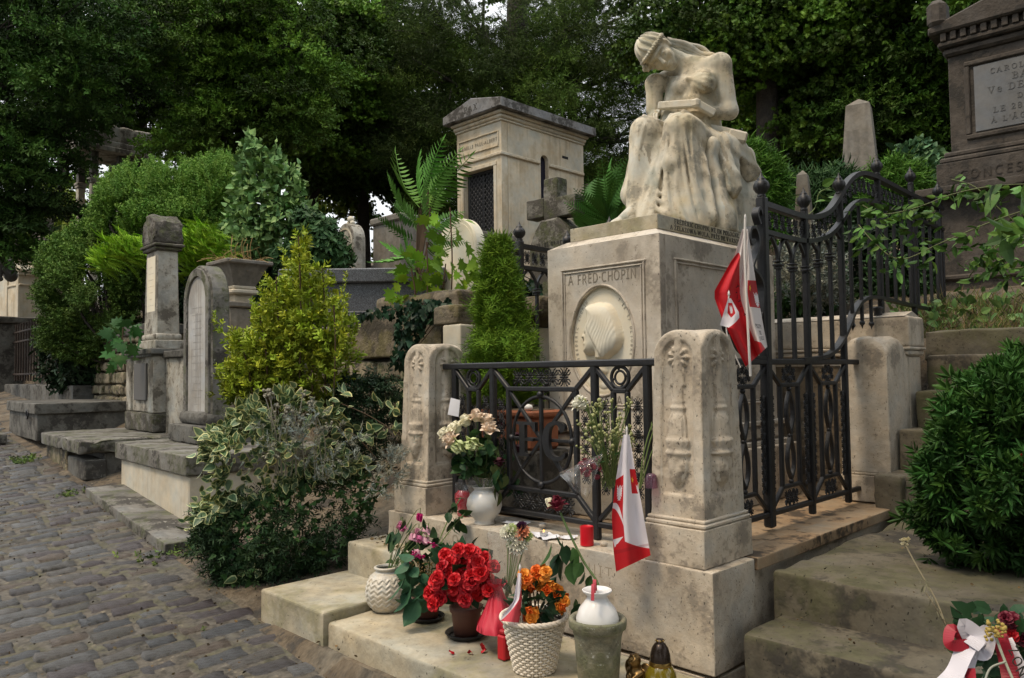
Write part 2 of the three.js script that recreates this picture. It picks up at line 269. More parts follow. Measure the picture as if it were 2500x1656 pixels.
const cap = (x, y, z, a, b, ra, rb) => { const bx_ = b.x - a.x, by = b.y - a.y, bz = b.z - a.z, px = x - a.x, py = y - a.y, pz = z - a.z; const t = clamp((px * bx_ + py * by + pz * bz) / (bx_ * bx_ + by * by + bz * bz + 1e-9)); return Math.hypot(px - bx_ * t, py - by * t, pz - bz * t) - mix(ra, rb, t); };
const ell = (x, y, z, c, rx, ry, rz) => { const k0 = Math.hypot((x - c.x) / rx, (y - c.y) / ry, (z - c.z) / rz); return (k0 - 1) * Math.min(rx, ry, rz) * (k0 < 1 ? 1 : Math.min(1.5, k0)); };
const smin = (a, b, k) => { const h = Math.max(k - Math.abs(a - b), 0) / k; return Math.min(a, b) - h * h * k * .25; };

// ---------------------------------------------------------------- the scene's things and parts
const taken = {};
function numbered(name) { const k = taken[name] = (taken[name] ?? -1) + 1; return k ? `${name}_${String(k).padStart(3, '0')}` : name; }
function tag(o, label, category, group) { if (label) o.userData.label = label; if (category) o.userData.category = category; if (group) o.userData.group = group; return o; }
function thing(name, label, category, pos = [0, 0, 0], turn = 0, group) { const o = new THREE.Group(); o.name = numbered(name); pos = pos.isVector3 ? pos : V(...pos); o.position.copy(pos); o.rotation.y = turn; scene.add(o); return tag(o, label, category, group); }
function shade(m) { m.castShadow = m.receiveShadow = true; return m; }
function part(name, geos, mat, parent, o = {}) {
  let g = join(geos); if (!o.keepUV) g = boxUV(g); const m = shade(new THREE.Mesh(g, g.attributes.color ? withTint(mat) : mat)); m.name = parent && parent !== scene ? name : numbered(name);
  if (o.label) m.userData.label = o.label; if (o.stuff) m.userData.kind = 'stuff'; (parent || scene).add(m); return m;
}
function solo(name, label, category, geos, mat, o = {}) { const m = part(name, geos, mat, scene, o); return tag(m, label, category, o.group); }
function struct(name, geos, mat, o) { const m = part(name, geos, mat, scene, o); m.userData.kind = 'structure'; return m; }
function tint(g, fn) { const p = g.attributes.position, n = g.attributes.normal, c = new Float32Array(p.count * 3); for (let i = 0; i < p.count; i++) { const q = fn(p.getX(i), p.getY(i), p.getZ(i), n.getX(i), n.getY(i), n.getZ(i)); c[i * 3] = q[0]; c[i * 3 + 1] = q[1]; c[i * 3 + 2] = q[2]; } g.setAttribute('color', new THREE.BufferAttribute(c, 3)); return g; }

// ---------------------------------------------------------------- foliage tools
function blade(outline, fold = .25, curl = .15) { // a leaf along +y with its midrib on x = 0; outline = [[half width, y] ...] from base to tip
  const P = [], mid = y => -curl * y * y; for (const s of [-1, 1]) for (let i = 0; i < outline.length - 1; i++) {
    const [w0, y0] = outline[i], [w1, y1] = outline[i + 1], A = V(0, y0, mid(y0)), B = V(0, y1, mid(y1)), C = V(s * w1, y1, mid(y1) + w1 * fold), E = V(s * w0, y0, mid(y0) + w0 * fold);
    const tri = (a, b, c) => s > 0 ? P.push(a, c, b) : P.push(a, b, c); if (w1 > 0) tri(A, B, C); if (w0 > 0) tri(A, w1 > 0 ? C : B, E);
  }
  const g = new THREE.BufferGeometry().setFromPoints(P); g.computeVertexNormals(); g.setAttribute('uv', new THREE.BufferAttribute(new Float32Array(P.length * 2), 2)); return g;
}
const ONE = V(1, 1, 1), Q = () => new THREE.Quaternion();
const xf = (p, q, s) => new THREE.Matrix4().compose(p, q, V(s, s, s));
const qDir = (dir, roll = 0) => { const d = dir.clone().normalize(), q = Q().setFromUnitVectors(V(0, 1, 0), d); return roll ? q.multiply(Q().setFromAxisAngle(V(0, 1, 0), roll)) : q; };
const rdir = () => { const z = rr(-1, 1), a = rr(0, 6.283), r = Math.sqrt(1 - z * z); return V(r * Math.cos(a), z, r * Math.sin(a)); };
const L = {
  oval: blade([[0, 0], [.16, .22], [.2, .5], [.12, .8], [0, 1]]),
  lance: blade([[0, 0], [.1, .25], [.12, .5], [.06, .8], [0, 1]]),
  needle: blade([[0, 0], [.05, .3], [.05, .7], [0, 1]], .3, .2),
  heart: blade([[.02, .06], [.34, 0], [.44, .2], [.36, .5], [.16, .8], [0, 1]], .2, .2),
  broad: blade([[0, 0], [.24, .2], [.34, .45], [.24, .75], [0, 1]], .18, .25),
  maple: (() => { const o = [[0, 0], [.3, -.12], [.22, .1], [.52, .12], [.42, .28], [.62, .5], [.36, .5], [.3, .58], [.34, .86], [.16, .76], [0, 1.1]]; const s = new THREE.Shape(); s.moveTo(0, .02); for (const [x, y] of o) s.lineTo(x, y); for (const [x, y] of o.slice(1, -1).reverse()) s.lineTo(-x, y); const g = new THREE.ShapeGeometry(s), p = g.attributes.position; for (let i = 0; i < p.count; i++) p.setZ(i, Math.abs(p.getX(i)) * .2 - p.getY(i) ** 2 * .18); g.computeVertexNormals(); return plain(g); })(),
  ivy: (() => { const o = [[0, 0], [.34, -.08], [.5, .2], [.28, .36], [.24, .6], [0, 1]]; const s = new THREE.Shape(); s.moveTo(0, .05); for (const [x, y] of o) s.lineTo(x, y); for (const [x, y] of o.slice(1, -1).reverse()) s.lineTo(-x, y); const g = new THREE.ShapeGeometry(s), p = g.attributes.position; for (let i = 0; i < p.count; i++) p.setZ(i, Math.abs(p.getX(i)) * .15 - p.getY(i) ** 2 * .12); g.computeVertexNormals(); return plain(g); })(),
};
function spray(leaf, n, len, size, seed, droop = .2, flatness = .5) { // a twig with leaves on it, along +y
  const r = rngOf(seed), out = []; for (let i = 0; i < n; i++) { const t = (i + .5) / n, a = i * 2.4 + r() * .7, d = V(Math.cos(a), .35 + r() * .7, Math.sin(a) * flatness), p = V(0, len * t, -droop * t * t * len); out.push(plain(leaf.clone()).applyMatrix4(xf(p, qDir(d, r() * 6), size * (.7 + r() * .6)))); } return mergeGeometries(out);
}
function frond(leaf, pairs, len, size, bend = .35, angle = 1.0, seed = 1) { // a feathered leaf: leaflets in pairs along a stalk
  const out = [], r = rngOf(seed), pt = t => V(0, len * t, -bend * len * t * t); for (let i = 0; i < pairs; i++) { const t = .12 + .86 * i / (pairs - 1), w = size * Math.sin(Math.PI * (.18 + .74 * t)) ; for (const s of [-1, 1]) { const d = V(s * Math.sin(angle), Math.cos(angle), -.15 - .2 * r()), q = qDir(d, s * .3); out.push(plain(leaf.clone()).applyMatrix4(xf(pt(t), q, w * (.9 + .2 * r())))); } }
  out.push(plain(leaf.clone()).applyMatrix4(xf(pt(.98), qDir(V(0, 1, -.6)), size * .5))); out.push(plain(tube([pt(0), pt(.35), pt(.7), pt(1)], len * .006, 3, 6))); return mergeGeometries(out);
}
function vary(mat, n, amt) { const out = []; for (let i = 0; i < n; i++) { const m = mat.clone(), k = 1 + (i / (n - 1) - .5) * amt * 2; m.color.setRGB(mat.color.r * k * (1 + .12 * (i % 3 - 1)), mat.color.g * k, mat.color.b * k * (1 - .1 * (i % 3 - 1))); out.push(m); } return out; }
// put leaves (or sprays) on a plant: the nearest `single` are meshes of their own, the rest one instanced part
function foliage(parent, items, geo, mat, { single = 0, name = 'leaf', amt = .35, rest = 'foliage' } = {}) {
  const o = parent.position || V(), inv = parent.isScene ? new THREE.Matrix4() : (parent.updateMatrixWorld(true), parent.matrixWorld.clone().invert());
  items.forEach(it => it.d = it.p.distanceToSquared(camera.position)); items.sort((a, b) => a.d - b.d);
  const vs = single ? vary(mat, 4, amt) : null, m4 = new THREE.Matrix4();
  items.slice(0, single).forEach((it, i) => { const m = shade(new THREE.Mesh(geo, vs[i % 4])); m.name = name; m4.compose(it.p, it.q, V(it.s, it.s, it.s)).premultiply(inv); m4.decompose(m.position, m.quaternion, m.scale); parent.add(m); });
  const left = items.slice(single); if (!left.length) return;
  const im = new THREE.InstancedMesh(geo, mat, left.length), c = new THREE.Color(); im.name = rest; im.userData.kind = 'stuff'; im.castShadow = im.receiveShadow = true;
  left.forEach((it, i) => { im.setMatrixAt(i, m4.compose(it.p, it.q, V(it.s, it.s, it.s)).premultiply(inv)); const k = it.k ?? 1 + (rnd() - .5) * amt * 2, w = (rnd() - .5) * .25; im.setColorAt(i, c.setRGB(k * (1 + w), k, k * (1 - w))); });
  parent.add(im); return im;
}
// ---------------------------------------------------------------- the lie of the land
const S7 = Math.SQRT1_2, TH = -0.06;
const fwdOf = (x, z) => (-x - z) * S7, latOf = (x, z) => (x - z) * S7;
const pathY = (x, z) => { const f = fwdOf(x, z); return -.0595 + .105 * (f < 11 ? f : 11 + (f - 11) * .6); };
const backOf = (x, z) => -1.75 - (-.06 * x + .998 * z); // metres behind the edge of the path
function hill(d) { const K = [[-40, 0], [0, 0], [.3, .04], [.9, .13], [1.5, .25], [1.75, 1.35], [2.2, 1.5], [3, 1.72], [7, 2.4], [14, 3.7], [26, 5.4], [45, 6.2], [200, 7]]; for (let i = 1; i < K.length; i++) if (d <= K[i][0]) return mix(K[i - 1][1], K[i][1], (d - K[i - 1][0]) / (K[i][0] - K[i - 1][0])); return 7; }
function ground(x, z) {
  const d0 = backOf(x, z), shift = .38 * sst(-8.2, -10.2, x), d = d0 > .7 ? d0 + shift * sst(.7, 1.1, d0) : d0;
  let y = pathY(x, z) + hill(d) + fbm3(x * .8, 3, z * .8) * .04 * sst(.1, .6, d0);
  if (x > -3.86) {
    let m; if (z > -5.1) m = x > -2.05 && z > -2.7 ? Math.min(.42, pathY(x, z) + .06) : .4; else m = Math.max(1.7, mix(1.75, 2.3, sst(-5.3, -6.9, z)) + Math.max(0, -z - 7) * .22);
    if (z < -5.1 && x > -1.9 && z > -5.75) m = mix(.9, 1.9, sst(-5.1, -5.7, z)); const far = sst(-8, -11, z); y = mix(m, y, far);
    if (x > -1.0 && z > -5.1) y = mix(m, Math.max(m, 1.2), sst(-.7, 0, x) * sst(-2.6, -4, z)); if (z > -2.0) y = pathY(x, z);
  }
  return y;
}
{
  const N = 250, g = new THREE.PlaneGeometry(2, 2, N, N), p = g.attributes.position, sh = t => Math.sinh(t * 4.6) / Math.sinh(4.6);
  for (let i = 0; i < p.count; i++) { const x = -4.2 + sh(p.getX(i)) * 75, z = -3.6 - sh(p.getY(i)) * 75; p.setXYZ(i, x, ground(x, z), z); }
  g.computeVertexNormals(); struct('ground', g, M.soil);
}
// cobbled path: a bed of dirt and sand, and the stones set in it
{
  const path = new THREE.Group(); path.name = 'cobbled_path'; path.userData.kind = 'structure'; scene.add(path);
  const edge = (x) => -1.72 + .06 * x * 0 + noise3(x * 1.3, 0, 5) * .08 + (x > -5.6 && x < -3.2 ? .1 * sst(-5.6, -5, x) : 0);
  const g = new THREE.PlaneGeometry(1, 1, 150, 40), p = g.attributes.position;
  for (let i = 0; i < p.count; i++) { const u = p.getX(i) + .5, v = .5 - p.getY(i), x = mix(-26, 1.5, Math.pow(u, .8)), z0 = -1.85 + .06 * (x + 3) * 0; const zz = z0 + .06 * (x + 1.2) * 1 + v * 4.5; p.setXYZ(i, x, pathY(x, zz) + .008 + fbm3(x * 3, 1, zz * 3) * .006, zz); }
  g.computeVertexNormals(); part('path_bed', g, M.joint, path);
  const base = stone({ tile: .5, base: [.5, .5, .5], seed: 301, coarse: .22, fine: .2, spots: .06, spotCol: [.75, .75, .75], crust: .07, crustCol: [.2, .18, .16], bump: .006, rough: .42 });
  const cols = [[.26, .25, .23], [.22, .225, .23], [.30, .26, .21], [.20, .17, .165], [.25, .19, .19], [.34, .335, .32], [.19, .20, .215], [.34, .22, .12], [.23, .21, .17], [.19, .13, .14], [.28, .27, .25]].map(c => { const m = base.clone(); const g_ = (c[0] + c[1] + c[2]) / 3; m.color.setRGB(mix(c[0], g_, .45) * .80, mix(c[1], g_, .45) * .82, mix(c[2], g_, .45) * .85); return m; });
  rnd = rngOf(55);
  const geos = []; for (let k = 0; k < 9; k++) { // a worn setts: domed top, ragged outline
    const nx = 4, nz = 7, q = new THREE.PlaneGeometry(2, 2, nx, nz), a = q.attributes.position;
    for (let i = 0; i < a.count; i++) { let u = a.getX(i), v = -a.getY(i); const e = Math.max(Math.abs(u), Math.abs(v)), border = e > .99; const s = 1 - .07 * Math.pow(Math.abs(u * v), 2) + noise3(u * 1.7 + k * 9, v * 2.2, 2) * .13; const h = border ? -.035 : .006 * (1 - Math.pow(Math.abs(u), 3)) * (1 - Math.pow(Math.abs(v), 4)) + noise3(u * 2 + k * 5, 4, v * 2.5) * .007 + (Math.max(Math.abs(u) / .5, Math.abs(v) / .72) > .99 ? -.004 : 0); const uu = border ? u : u * (Math.abs(u) > .4 ? 1.72 : 1.5), vv = border ? v : v * (Math.abs(v) > .6 ? 1.3 : 1.2); a.setXYZ(i, clamp(uu, -1, 1) * s * (border ? 1 : .93), h, clamp(vv, -1, 1) * s * (border ? 1 : .95)); }
    q.computeVertexNormals(); geos.push(boxUV(plain(q)));
  }
  const list = []; let row = 0;
  for (let x = -24; x < 1; x += rr(.12, .148), row++) {
    const w = rr(.115, .135); let z = -1.98 + .06 * (x + 1.2) + rr(-.2, .02) ;
    while (z < 2.4) {
      const l = rr(.14, .29), zc = z + l / 2; z += l + rr(.012, .03); const xc = x + (zc + 1) * .1 + noise3(zc * 1.5, row * .4, 0) * .02;
      if (zc < edge(xc) - .14 + .06 * (xc + 1.2)) continue; const y = pathY(xc, zc) + .012, c = V(xc, y, zc), pr = c.clone().project(camera);
      if (Math.abs(pr.x) > 1.12 || pr.y < -1.15 || pr.z > 1) continue; list.push({ c, w, l, d: c.distanceTo(camera.position) });
    }
  }
  list.sort((a, b) => a.d - b.d); const rest = cols.map(() => []);
  list.forEach((s, i) => {
    const gk = geos[Math.floor(rnd() * 9)], mk = Math.floor(rnd() * cols.length), e = new THREE.Euler(rr(-.035, .035) + .074 * -1 * 0, Math.PI * (rnd() < .5 ? 1 : 0) - .1 + rr(-.03, .03), rr(-.04, .04)), sc = V(s.w * .5 * rr(.9, 1), rr(.8, 1.2), s.l * .5); s.c.y += rr(-.006, .008);
    const tilt = Q().setFromUnitVectors(V(0, 1, 0), V(.105 * S7, 1, .105 * S7).normalize()), q = tilt.multiply(Q().setFromEuler(e));
    if (i < 300) { const m = shade(new THREE.Mesh(gk, cols[mk])); m.name = i ? `cobblestone_${String(i).padStart(3, '0')}` : 'cobblestone'; m.position.copy(s.c); m.quaternion.copy(q); m.scale.copy(sc); path.add(m); }
    else rest[mk].push(gk.clone().applyMatrix4(new THREE.Matrix4().compose(s.c, q, sc)));
  });
  const far = new THREE.Group(); rest.forEach((r, i) => { if (r.length) { const m = shade(new THREE.Mesh(mergeGeometries(r), cols[i])); m.name = 'far_cobblestones'; m.userData.kind = 'stuff'; path.add(m); } });
}

// ---------------------------------------------------------------- the tomb: base, steps, piers
const TY = .913; // the level of its floor
{
  const t = thing('tomb_platform', 'pale pitted stone platform of the central tomb, its front carved with a concession inscription', 'tomb platform', [-2.68, .3, -2.7]);
  const add = (n, g, m) => part(n, [g].flat(Infinity).filter(Boolean).map(q => q.translate(2.68, -.3, 2.7)), m, t);
  rnd = rngOf(3);
  add('front_stone', rough(2.125, .40, .34, -2.6775, .513, -2.87, { r: .008, cell: .05, amp: .003, chip: .012 }), M.lime);
  add('lower_stone', rough(2.12, .3, .33, -2.6775, .20, -2.868, { r: .01, cell: .06, amp: .004, chip: .01 }), M.lime);
  add('floor_slab', bx(1.86, .12, 2.02, -2.66, .785, -4.055, .008), M.floorStone);
  add('threshold_slab', rough(.13, .055, .62, -1.675, .857, -3.36, { r: .008, amp: .003 }), M.floorStone);
  add('threshold_slab', rough(.13, .055, 1.35, -1.675, .859, -4.35, { r: .008, amp: .003 }), M.floorStone);
  add('side_wall', bx(.10, .45, 2.0, -1.685, .405, -4.05), M.lime);
  const l1 = text('CONCESSION', .052, { f: 'sans_regular', gap: .017 }), l2 = text('A PERPÉTUITÉ', .052, { gap: .017 });
  add('inscription', [l1.translate(-2.95, .80, -2.703), l2.translate(-2.36, .80, -2.703), text('97', .05, { gap: .02 }).translate(-2.05, .70, -2.703)], flat(.33, .29, .225, .9));
}
{
  rnd = rngOf(4);
  const st = thing('front_step', 'low mossy stone step under the flower pots in front of the tomb', 'step', [-2.3, .3, -2.35]);
  part('tread', rough(2.2, .165, .63, .08, .055, 0, { r: .022, cell: .04, amp: .008, chip: .02 }), M.slabStone, st);
  part('footing', rough(2.2, .2, .58, .09, -.15, .012, { r: .02, cell: .05, amp: .012 }), M.slabStone, st);
  const rounded = (w, d, r, h, s) => { const sh = new THREE.Shape(); sh.moveTo(w / 2, -d / 2); sh.lineTo(w / 2, d / 2); sh.lineTo(-w / 2, d / 2); sh.lineTo(-w / 2, -d / 2 + r); sh.absarc(-w / 2 + r, -d / 2 + r, r, Math.PI, Math.PI * 1.5, false); const g = new THREE.ExtrudeGeometry(sh, { depth: h - .03, bevelEnabled: true, bevelSize: .014, bevelThickness: .015, bevelOffset: -.014, bevelSegments: 3, curveSegments: 14 }); g.rotateX(Math.PI / 2).translate(0, h - .015, 0); return g; };
  const a = thing('rounded_step', 'lower pale stone step with rounded corner beside the cobbles', 'step', [-3.64, .22, -2.34], 0, 'rounded steps left of the tomb');
  part('step_stone', rounded(.62, .63, .12, .34).rotateY(0).scale(1, 1, -1).scale(1, 1, -1), M.slabStone, a);
  const b = thing('rounded_step', 'upper curved stone step beside the chevron vase, greened by moss', 'step', [-3.56, .5, -2.78], 0, 'rounded steps left of the tomb');
  part('step_stone', rounded(.66, .5, .2, .24), M.slabStone, b);
}
// stone piers with carved torches
function pierGeo(hx0, hz0, hx1, hz1, H, seed, plain_ = false) {
  const tr = [[.0, .0], [.03, .03], [.08, .05], [.135, .052], [.15, .066], [.165, .05], [.20, .062], [.215, .048], [.29, .046], [.32, .034], [.335, .044], [.35, .032], [.36, .036], [.37, .03], [.62, .021], [.635, .028], [.65, .02], [.68, .02], [.72, .024], [.725, .012]];
  const rad = v => { for (let i = 1; i < tr.length; i++) if (v <= tr[i][0]) return mix(tr[i - 1][1], tr[i][1], (v - tr[i - 1][0]) / (tr[i][0] - tr[i - 1][0])); return -1; };
  const f = (x, y, z) => {
    const t = clamp(y / H), hx = mix(hx0, hx1, t), hz = mix(hz0, hz1, t), yb = H - hx1 * .86;
    const ax = Math.sqrt(Math.max(0, hx * hx - x * x)) * .86, az = Math.sqrt(Math.max(0, hz * hz - z * z)) * (hx1 / hz1) * .86;
    const side = Math.max(Math.abs(x) - hx, Math.abs(z) - hz), top = (y - yb - Math.max(ax, az)) * .8; let d = Math.max(side, top, -y);
    const R_ = plain_ ? .05 : .015, q = Math.hypot(Math.max(side + R_, 0), Math.max(top + R_, 0)); if (side > -R_ && top > -R_) d = q - R_;
    if (!plain_) for (const [u, w, hu, hw] of [[x, z, hx, hz], [z, x, hz, hx]]) {
      const aw = Math.abs(w), r = hu * .62, ay = y < yb - .02 ? 0 : y - yb + .02, ins = ay > 0 ? Math.hypot(u, ay) - r : Math.max(Math.abs(u) - r, .11 - y), face = hw - aw;
      if (ins < .02) { const rec = .013 * sst(.008, -.008, ins); d = Math.max(d, aw - (hw - rec)); const rt = rad(y - .13) * (hu / .13); if (rt > 0) { const c = hw - .012; let flute = y > .31 && y < .44 ? 1 + .05 * Math.cos(Math.atan2(u, aw - c) * 14) : 1; if (y > .13 && y < .26) flute = 1 + .12 * noise3(u * 60, y * 38, seed); d = Math.min(d, (Math.hypot(u, (aw - c) * 1.55) - rt * flute) * .7); }
        const wy = y - (yb - .02), wr = Math.hypot(u, wy); d = Math.min(d, Math.hypot(wr - .034, (aw - hw + .012) * 1.2) - .014 - .006 * Math.sin(Math.atan2(u, wy) * 9)); d = Math.min(d, Math.hypot(u, wy, aw - hw + .012) - .017); if (wy < -.03 && wy > -.12) d = Math.min(d, Math.hypot(Math.abs(u) - .012 + wy * .12, aw - hw + .012) - .011); }
    }
    return d + noise3(x * 40, y * 40, z * 40 + seed) * .0012;
  };
  return sdfMesh(f, [-hx0 - .04, -.006, -hz0 - .04], [hx0 + .04, H + .03, hz0 + .04], .0058);
}
const pierShape = pierGeo(.128, .165, .113, .135, .79, 3);
const plainPier = pierGeo(.14, .185, .135, .175, .81, 5, true);
function pier(label, x, z, shape = pierShape) {
  const t = thing('stone_pier', label, 'pier', [x, TY, z], 0, 'round topped stone piers round the tomb');
  part('base_block', rough(.29, .155, .39, 0, 0, 0, { r: .006, cell: .06, amp: .002, chip: .006 }), M.lime, t);
  part('moulding', [bx(.285, .018, .37, 0, .156, 0, .006), bx(.274, .014, .355, 0, .175, 0, .006)], M.lime, t);
  part('shaft', shape.clone().translate(0, .189 - .02, 0), M.lime, t);
  return t;
}
pier('pale stone pier with a carved torch, nearest the camera, beside the hanging flag', -1.80, -2.905);
pier('pale stone pier with a carved torch behind the white roses, bearing a paper note', -3.545, -2.905);
pier('shaded stone pier at the foot of the upper stairs, where the side gate ends', -1.80, -4.93, plainPier);
pier('stone pier mostly hidden behind the conifer at the tomb\'s far corner', -3.545, -4.93, plainPier);

// pedestal with its portrait medallion
{
  const t = thing('pedestal', 'tall pale stone pedestal with an oval portrait medallion under the seated statue', 'pedestal', [-2.73, TY, -4.08]);
  const o = g => g.translate(2.73, -TY, 4.08), A = (n, g, m, k) => part(n, [g].flat(Infinity).filter(Boolean).map(o), m, t, k); rnd = rngOf(8);
  A('base_block', rough(.98, .33, 1.5, -2.73, TY - .005, -4.08, { r: .008, cell: .07, amp: .002 }), M.lime);
  A('moulding', [bx(.90, .03, 1.4, -2.73, 1.238, -4.08), bx(.86, .09, 1.33, -2.73, 1.268, -4.08, .02), bx(.88, .03, 1.37, -2.73, 1.358, -4.08)], M.limeFine);
  A('body', bx(.8, 1.04, 1.23, -2.73, 1.388, -4.105, .004), M.limeFine);
  const sh = new THREE.Shape([[-.4, 0], [.4, 0], [.4, 1.04], [-.4, 1.04]].map(p => new THREE.Vector2(...p))), hole = new THREE.Path(); hole.absellipse(0, .487, .222, .305, 0, Math.PI * 2, true); sh.holes.push(hole);
  A('front_face', new THREE.ExtrudeGeometry(sh, { depth: .044, bevelEnabled: true, bevelSize: .005, bevelThickness: .005, bevelOffset: -.005, bevelSegments: 2, curveSegments: 40 }).translate(-2.73, 1.388, -3.487), M.limeFine);
  // sloped top under the plinth
  { const a = [[-.4, -3.438], [.4, -3.438], [.4, -4.722], [-.4, -4.722]], b = [[-.318, -3.525], [.322, -3.525], [.322, -4.63], [-.318, -4.63]], P = []; for (let i = 0; i < 4; i++) { const j = (i + 1) % 4, c = V(a[i][0] - 2.73, 2.428, a[i][1]), d = V(a[j][0] - 2.73, 2.428, a[j][1]), e = V(b[j][0] - 2.73, 2.474, b[j][1]), f = V(b[i][0] - 2.73, 2.474, b[i][1]); P.push(c, d, e, c, e, f); } const g = new THREE.BufferGeometry().setFromPoints(P); g.computeVertexNormals(); A('sloped_top', g, M.limeFine); }
  const rect = (x0, x1, y0, y1, z) => [[x0, y0, x1 - x0, 'h'], [x0, y1, x1 - x0, 'h'], [x0, y0, y1 - y0, 'v'], [x1, y0, y1 - y0, 'v']].map(([x, y, l, k]) => k === 'h' ? [bx(l + .022, .012, .014, x + l / 2, y - .006, z, .004), bx(l - .02, .007, .008, x + l / 2, y - .006 + (y === y0 ? .018 : -.018), z, .003)] : [bx(.012, l - .014, .014, x, y + .007, z, .004), bx(.007, l - .05, .008, x + (x === x0 ? .018 : -.018), y + .025, z, .003)]).flat();
  A('panel_frame', rect(-3.01, -2.43, 1.50, 2.295, -3.435), M.limeFine);
  A('panel_frame', rect(-.5, .5, 1.50, 2.305, 0).map(g => g.rotateY(Math.PI / 2).translate(-2.327, 0, -4.08)), M.limeFine);
  const hd = [[-.112, .20], [-.01, .215], [.07, .19], [.12, .10], [.145, 0], [.115, -.06], [.045, -.105], [.025, -.135], [.03, -.19], [-.055, -.19], [-.052, -.075], [-.062, -.08], [-.115, -.08], [-.139, -.064], [-.135, -.035], [-.143, -.012], [-.132, .006], [-.152, .016], [-.136, .055], [-.12, .095], [-.104, .145], [-.112, .175]].map(p => new THREE.Vector3(p[0] * .98, p[1] * .98, 0)); { const c = new THREE.CatmullRomCurve3(hd, true, 'centripetal').getPoints(90); hd.length = 0; c.pop(); c.forEach(p => hd.push([p.x, p.y])); }
  const pd = (x, y) => { let d = 9, ins = false; for (let i = 0, j = hd.length - 1; i < hd.length; j = i++) { const [ax, ay] = hd[i], [bX, by] = hd[j], ex = bX - ax, ey = by - ay, k = clamp(((x - ax) * ex + (y - ay) * ey) / (ex * ex + ey * ey)); d = Math.min(d, Math.hypot(x - ax - ex * k, y - ay - ey * k)); if ((ay > y) !== (by > y) && x < (bX - ax) * (y - ay) / (by - ay) + ax) ins = !ins; } return ins ? d : -d; };
  const hf = (x, yy) => {
    const y = yy - .31, e = Math.hypot(x / .224, y / .308); let h = .006 * sst(1.0, .93, e); const d = pd(x, y);
    if (d > 0) {
      h += .055 * Math.sqrt(1 - Math.pow(1 - clamp(d / .075), 2)); const jaw = (x + .13) * .4 + (y + .08) * -.9;
      const HL = [[-.2, .06], [-.1, .015], [-.03, -.025], [.03, -.062], [.08, -.086], [.14, -.10], [.3, -.13]]; let hx = .06; for (let i = 1; i < HL.length; i++) if (y <= HL[i][0]) { hx = mix(HL[i - 1][1], HL[i][1], clamp((y - HL[i - 1][0]) / (HL[i][0] - HL[i - 1][0]))); break; } const hair = x > hx && y > -.125;
      if (hair) { const band_ = y > .135 ? Math.sin(Math.atan2(x, y + .1) * 60) : Math.sin((x * .8 - y * .35 + 1.2 * x * y + noise3(x * 12, y * 12, 1) * .012) * 330); h += (.009 + (y > .12 ? .0004 : .0009) * band_) * sst(0, .02, d) * sst(0, .014, x - hx); }
      h -= .012 * Math.exp(-((x + .108) ** 2 + (y - .035) ** 2) / .00025); h -= .005 * Math.exp(-((x + .125) ** 2 + (y + .0) ** 2) / .00008); if (y < -.1) h -= .012;
    }
    return h;
  };
  const med = relief(.448, .616, 96, 128, hf), mp = med.attributes.position; { const keep = []; const idx = med.index.array; for (let i = 0; i < idx.length; i += 3) { const a = idx[i], x = mp.getX(a), y = mp.getY(a) - .308; if (Math.hypot(x / .226, y / .31) < 1.01) keep.push(idx[i], idx[i + 1], idx[i + 2]); } med.setIndex(keep); }
  A('medallion', med.translate(-2.73, 1.875 - .308, -3.464), M.white, { label: 'white marble medallion with a man\'s profile in relief' });
  A('bust_foot', lathe([[.035, 0], [.05, .012], [.05, .03], [.03, .045]], 16).scale(1, 1, .5).translate(-2.73, 1.6, -3.475), M.marble);
  const el = []; for (let i = 0; i < 48; i++) { const a = i / 48 * Math.PI * 2; el.push(V(-2.73 + Math.cos(a) * .228, 1.875 + Math.sin(a) * .311, -3.438)); } A('medallion_rim', tube(el, .008, 6, 96, true), M.limeFine);
  A('inscription', [text('À FRÉD·CHOPIN', .056, { gap: .008 }).scale(.8, 1, 1).translate(-2.725, 2.205, -3.439), text('SES AMIS', .05, { gap: .016 }).translate(-2.62, 1.515, -3.439)], M.letter);
  const arc = (s, a0, a1, R) => [...s].map((ch, i) => { if (ch === ' ') return null; const a = mix(a0, a1, i / (s.length - 1)), g = text(ch, .017, { depth: .002 }); return g.rotateZ(a - Math.PI / 2).translate(-2.73 + Math.cos(a) * .19, 1.875 + Math.sin(a) * .265, -3.4575); });
  A('medallion_letters', [arc('FREDERIC CHOPIN', 3.5, 2.2, 1), arc('† LE 17 OCTOBRE 1849', .95, -.75, 1)], flat(.36, .33, .27, .9));
  A('plinth', rough(.625, .082, 1.1, -2.71, 2.473, -4.075, { r: .005, cell: .05, amp: .002 }), M.slabStone);
  A('plinth_inscription', [text('FRÉDÉRIC CHOPIN, NÉ EN POLOGNE,', .026, { f: 'serif_regular', gap: .004 }), text('A ŻELAZOWA-WOLA, PRÈS DE VARSOVIE', .026, { f: 'serif_regular', gap: .004 }).translate(0, -.037, 0)].map(g => g.rotateY(Math.PI / 2).translate(-2.3985, 2.52, -4.05)), M.letterDark);
}
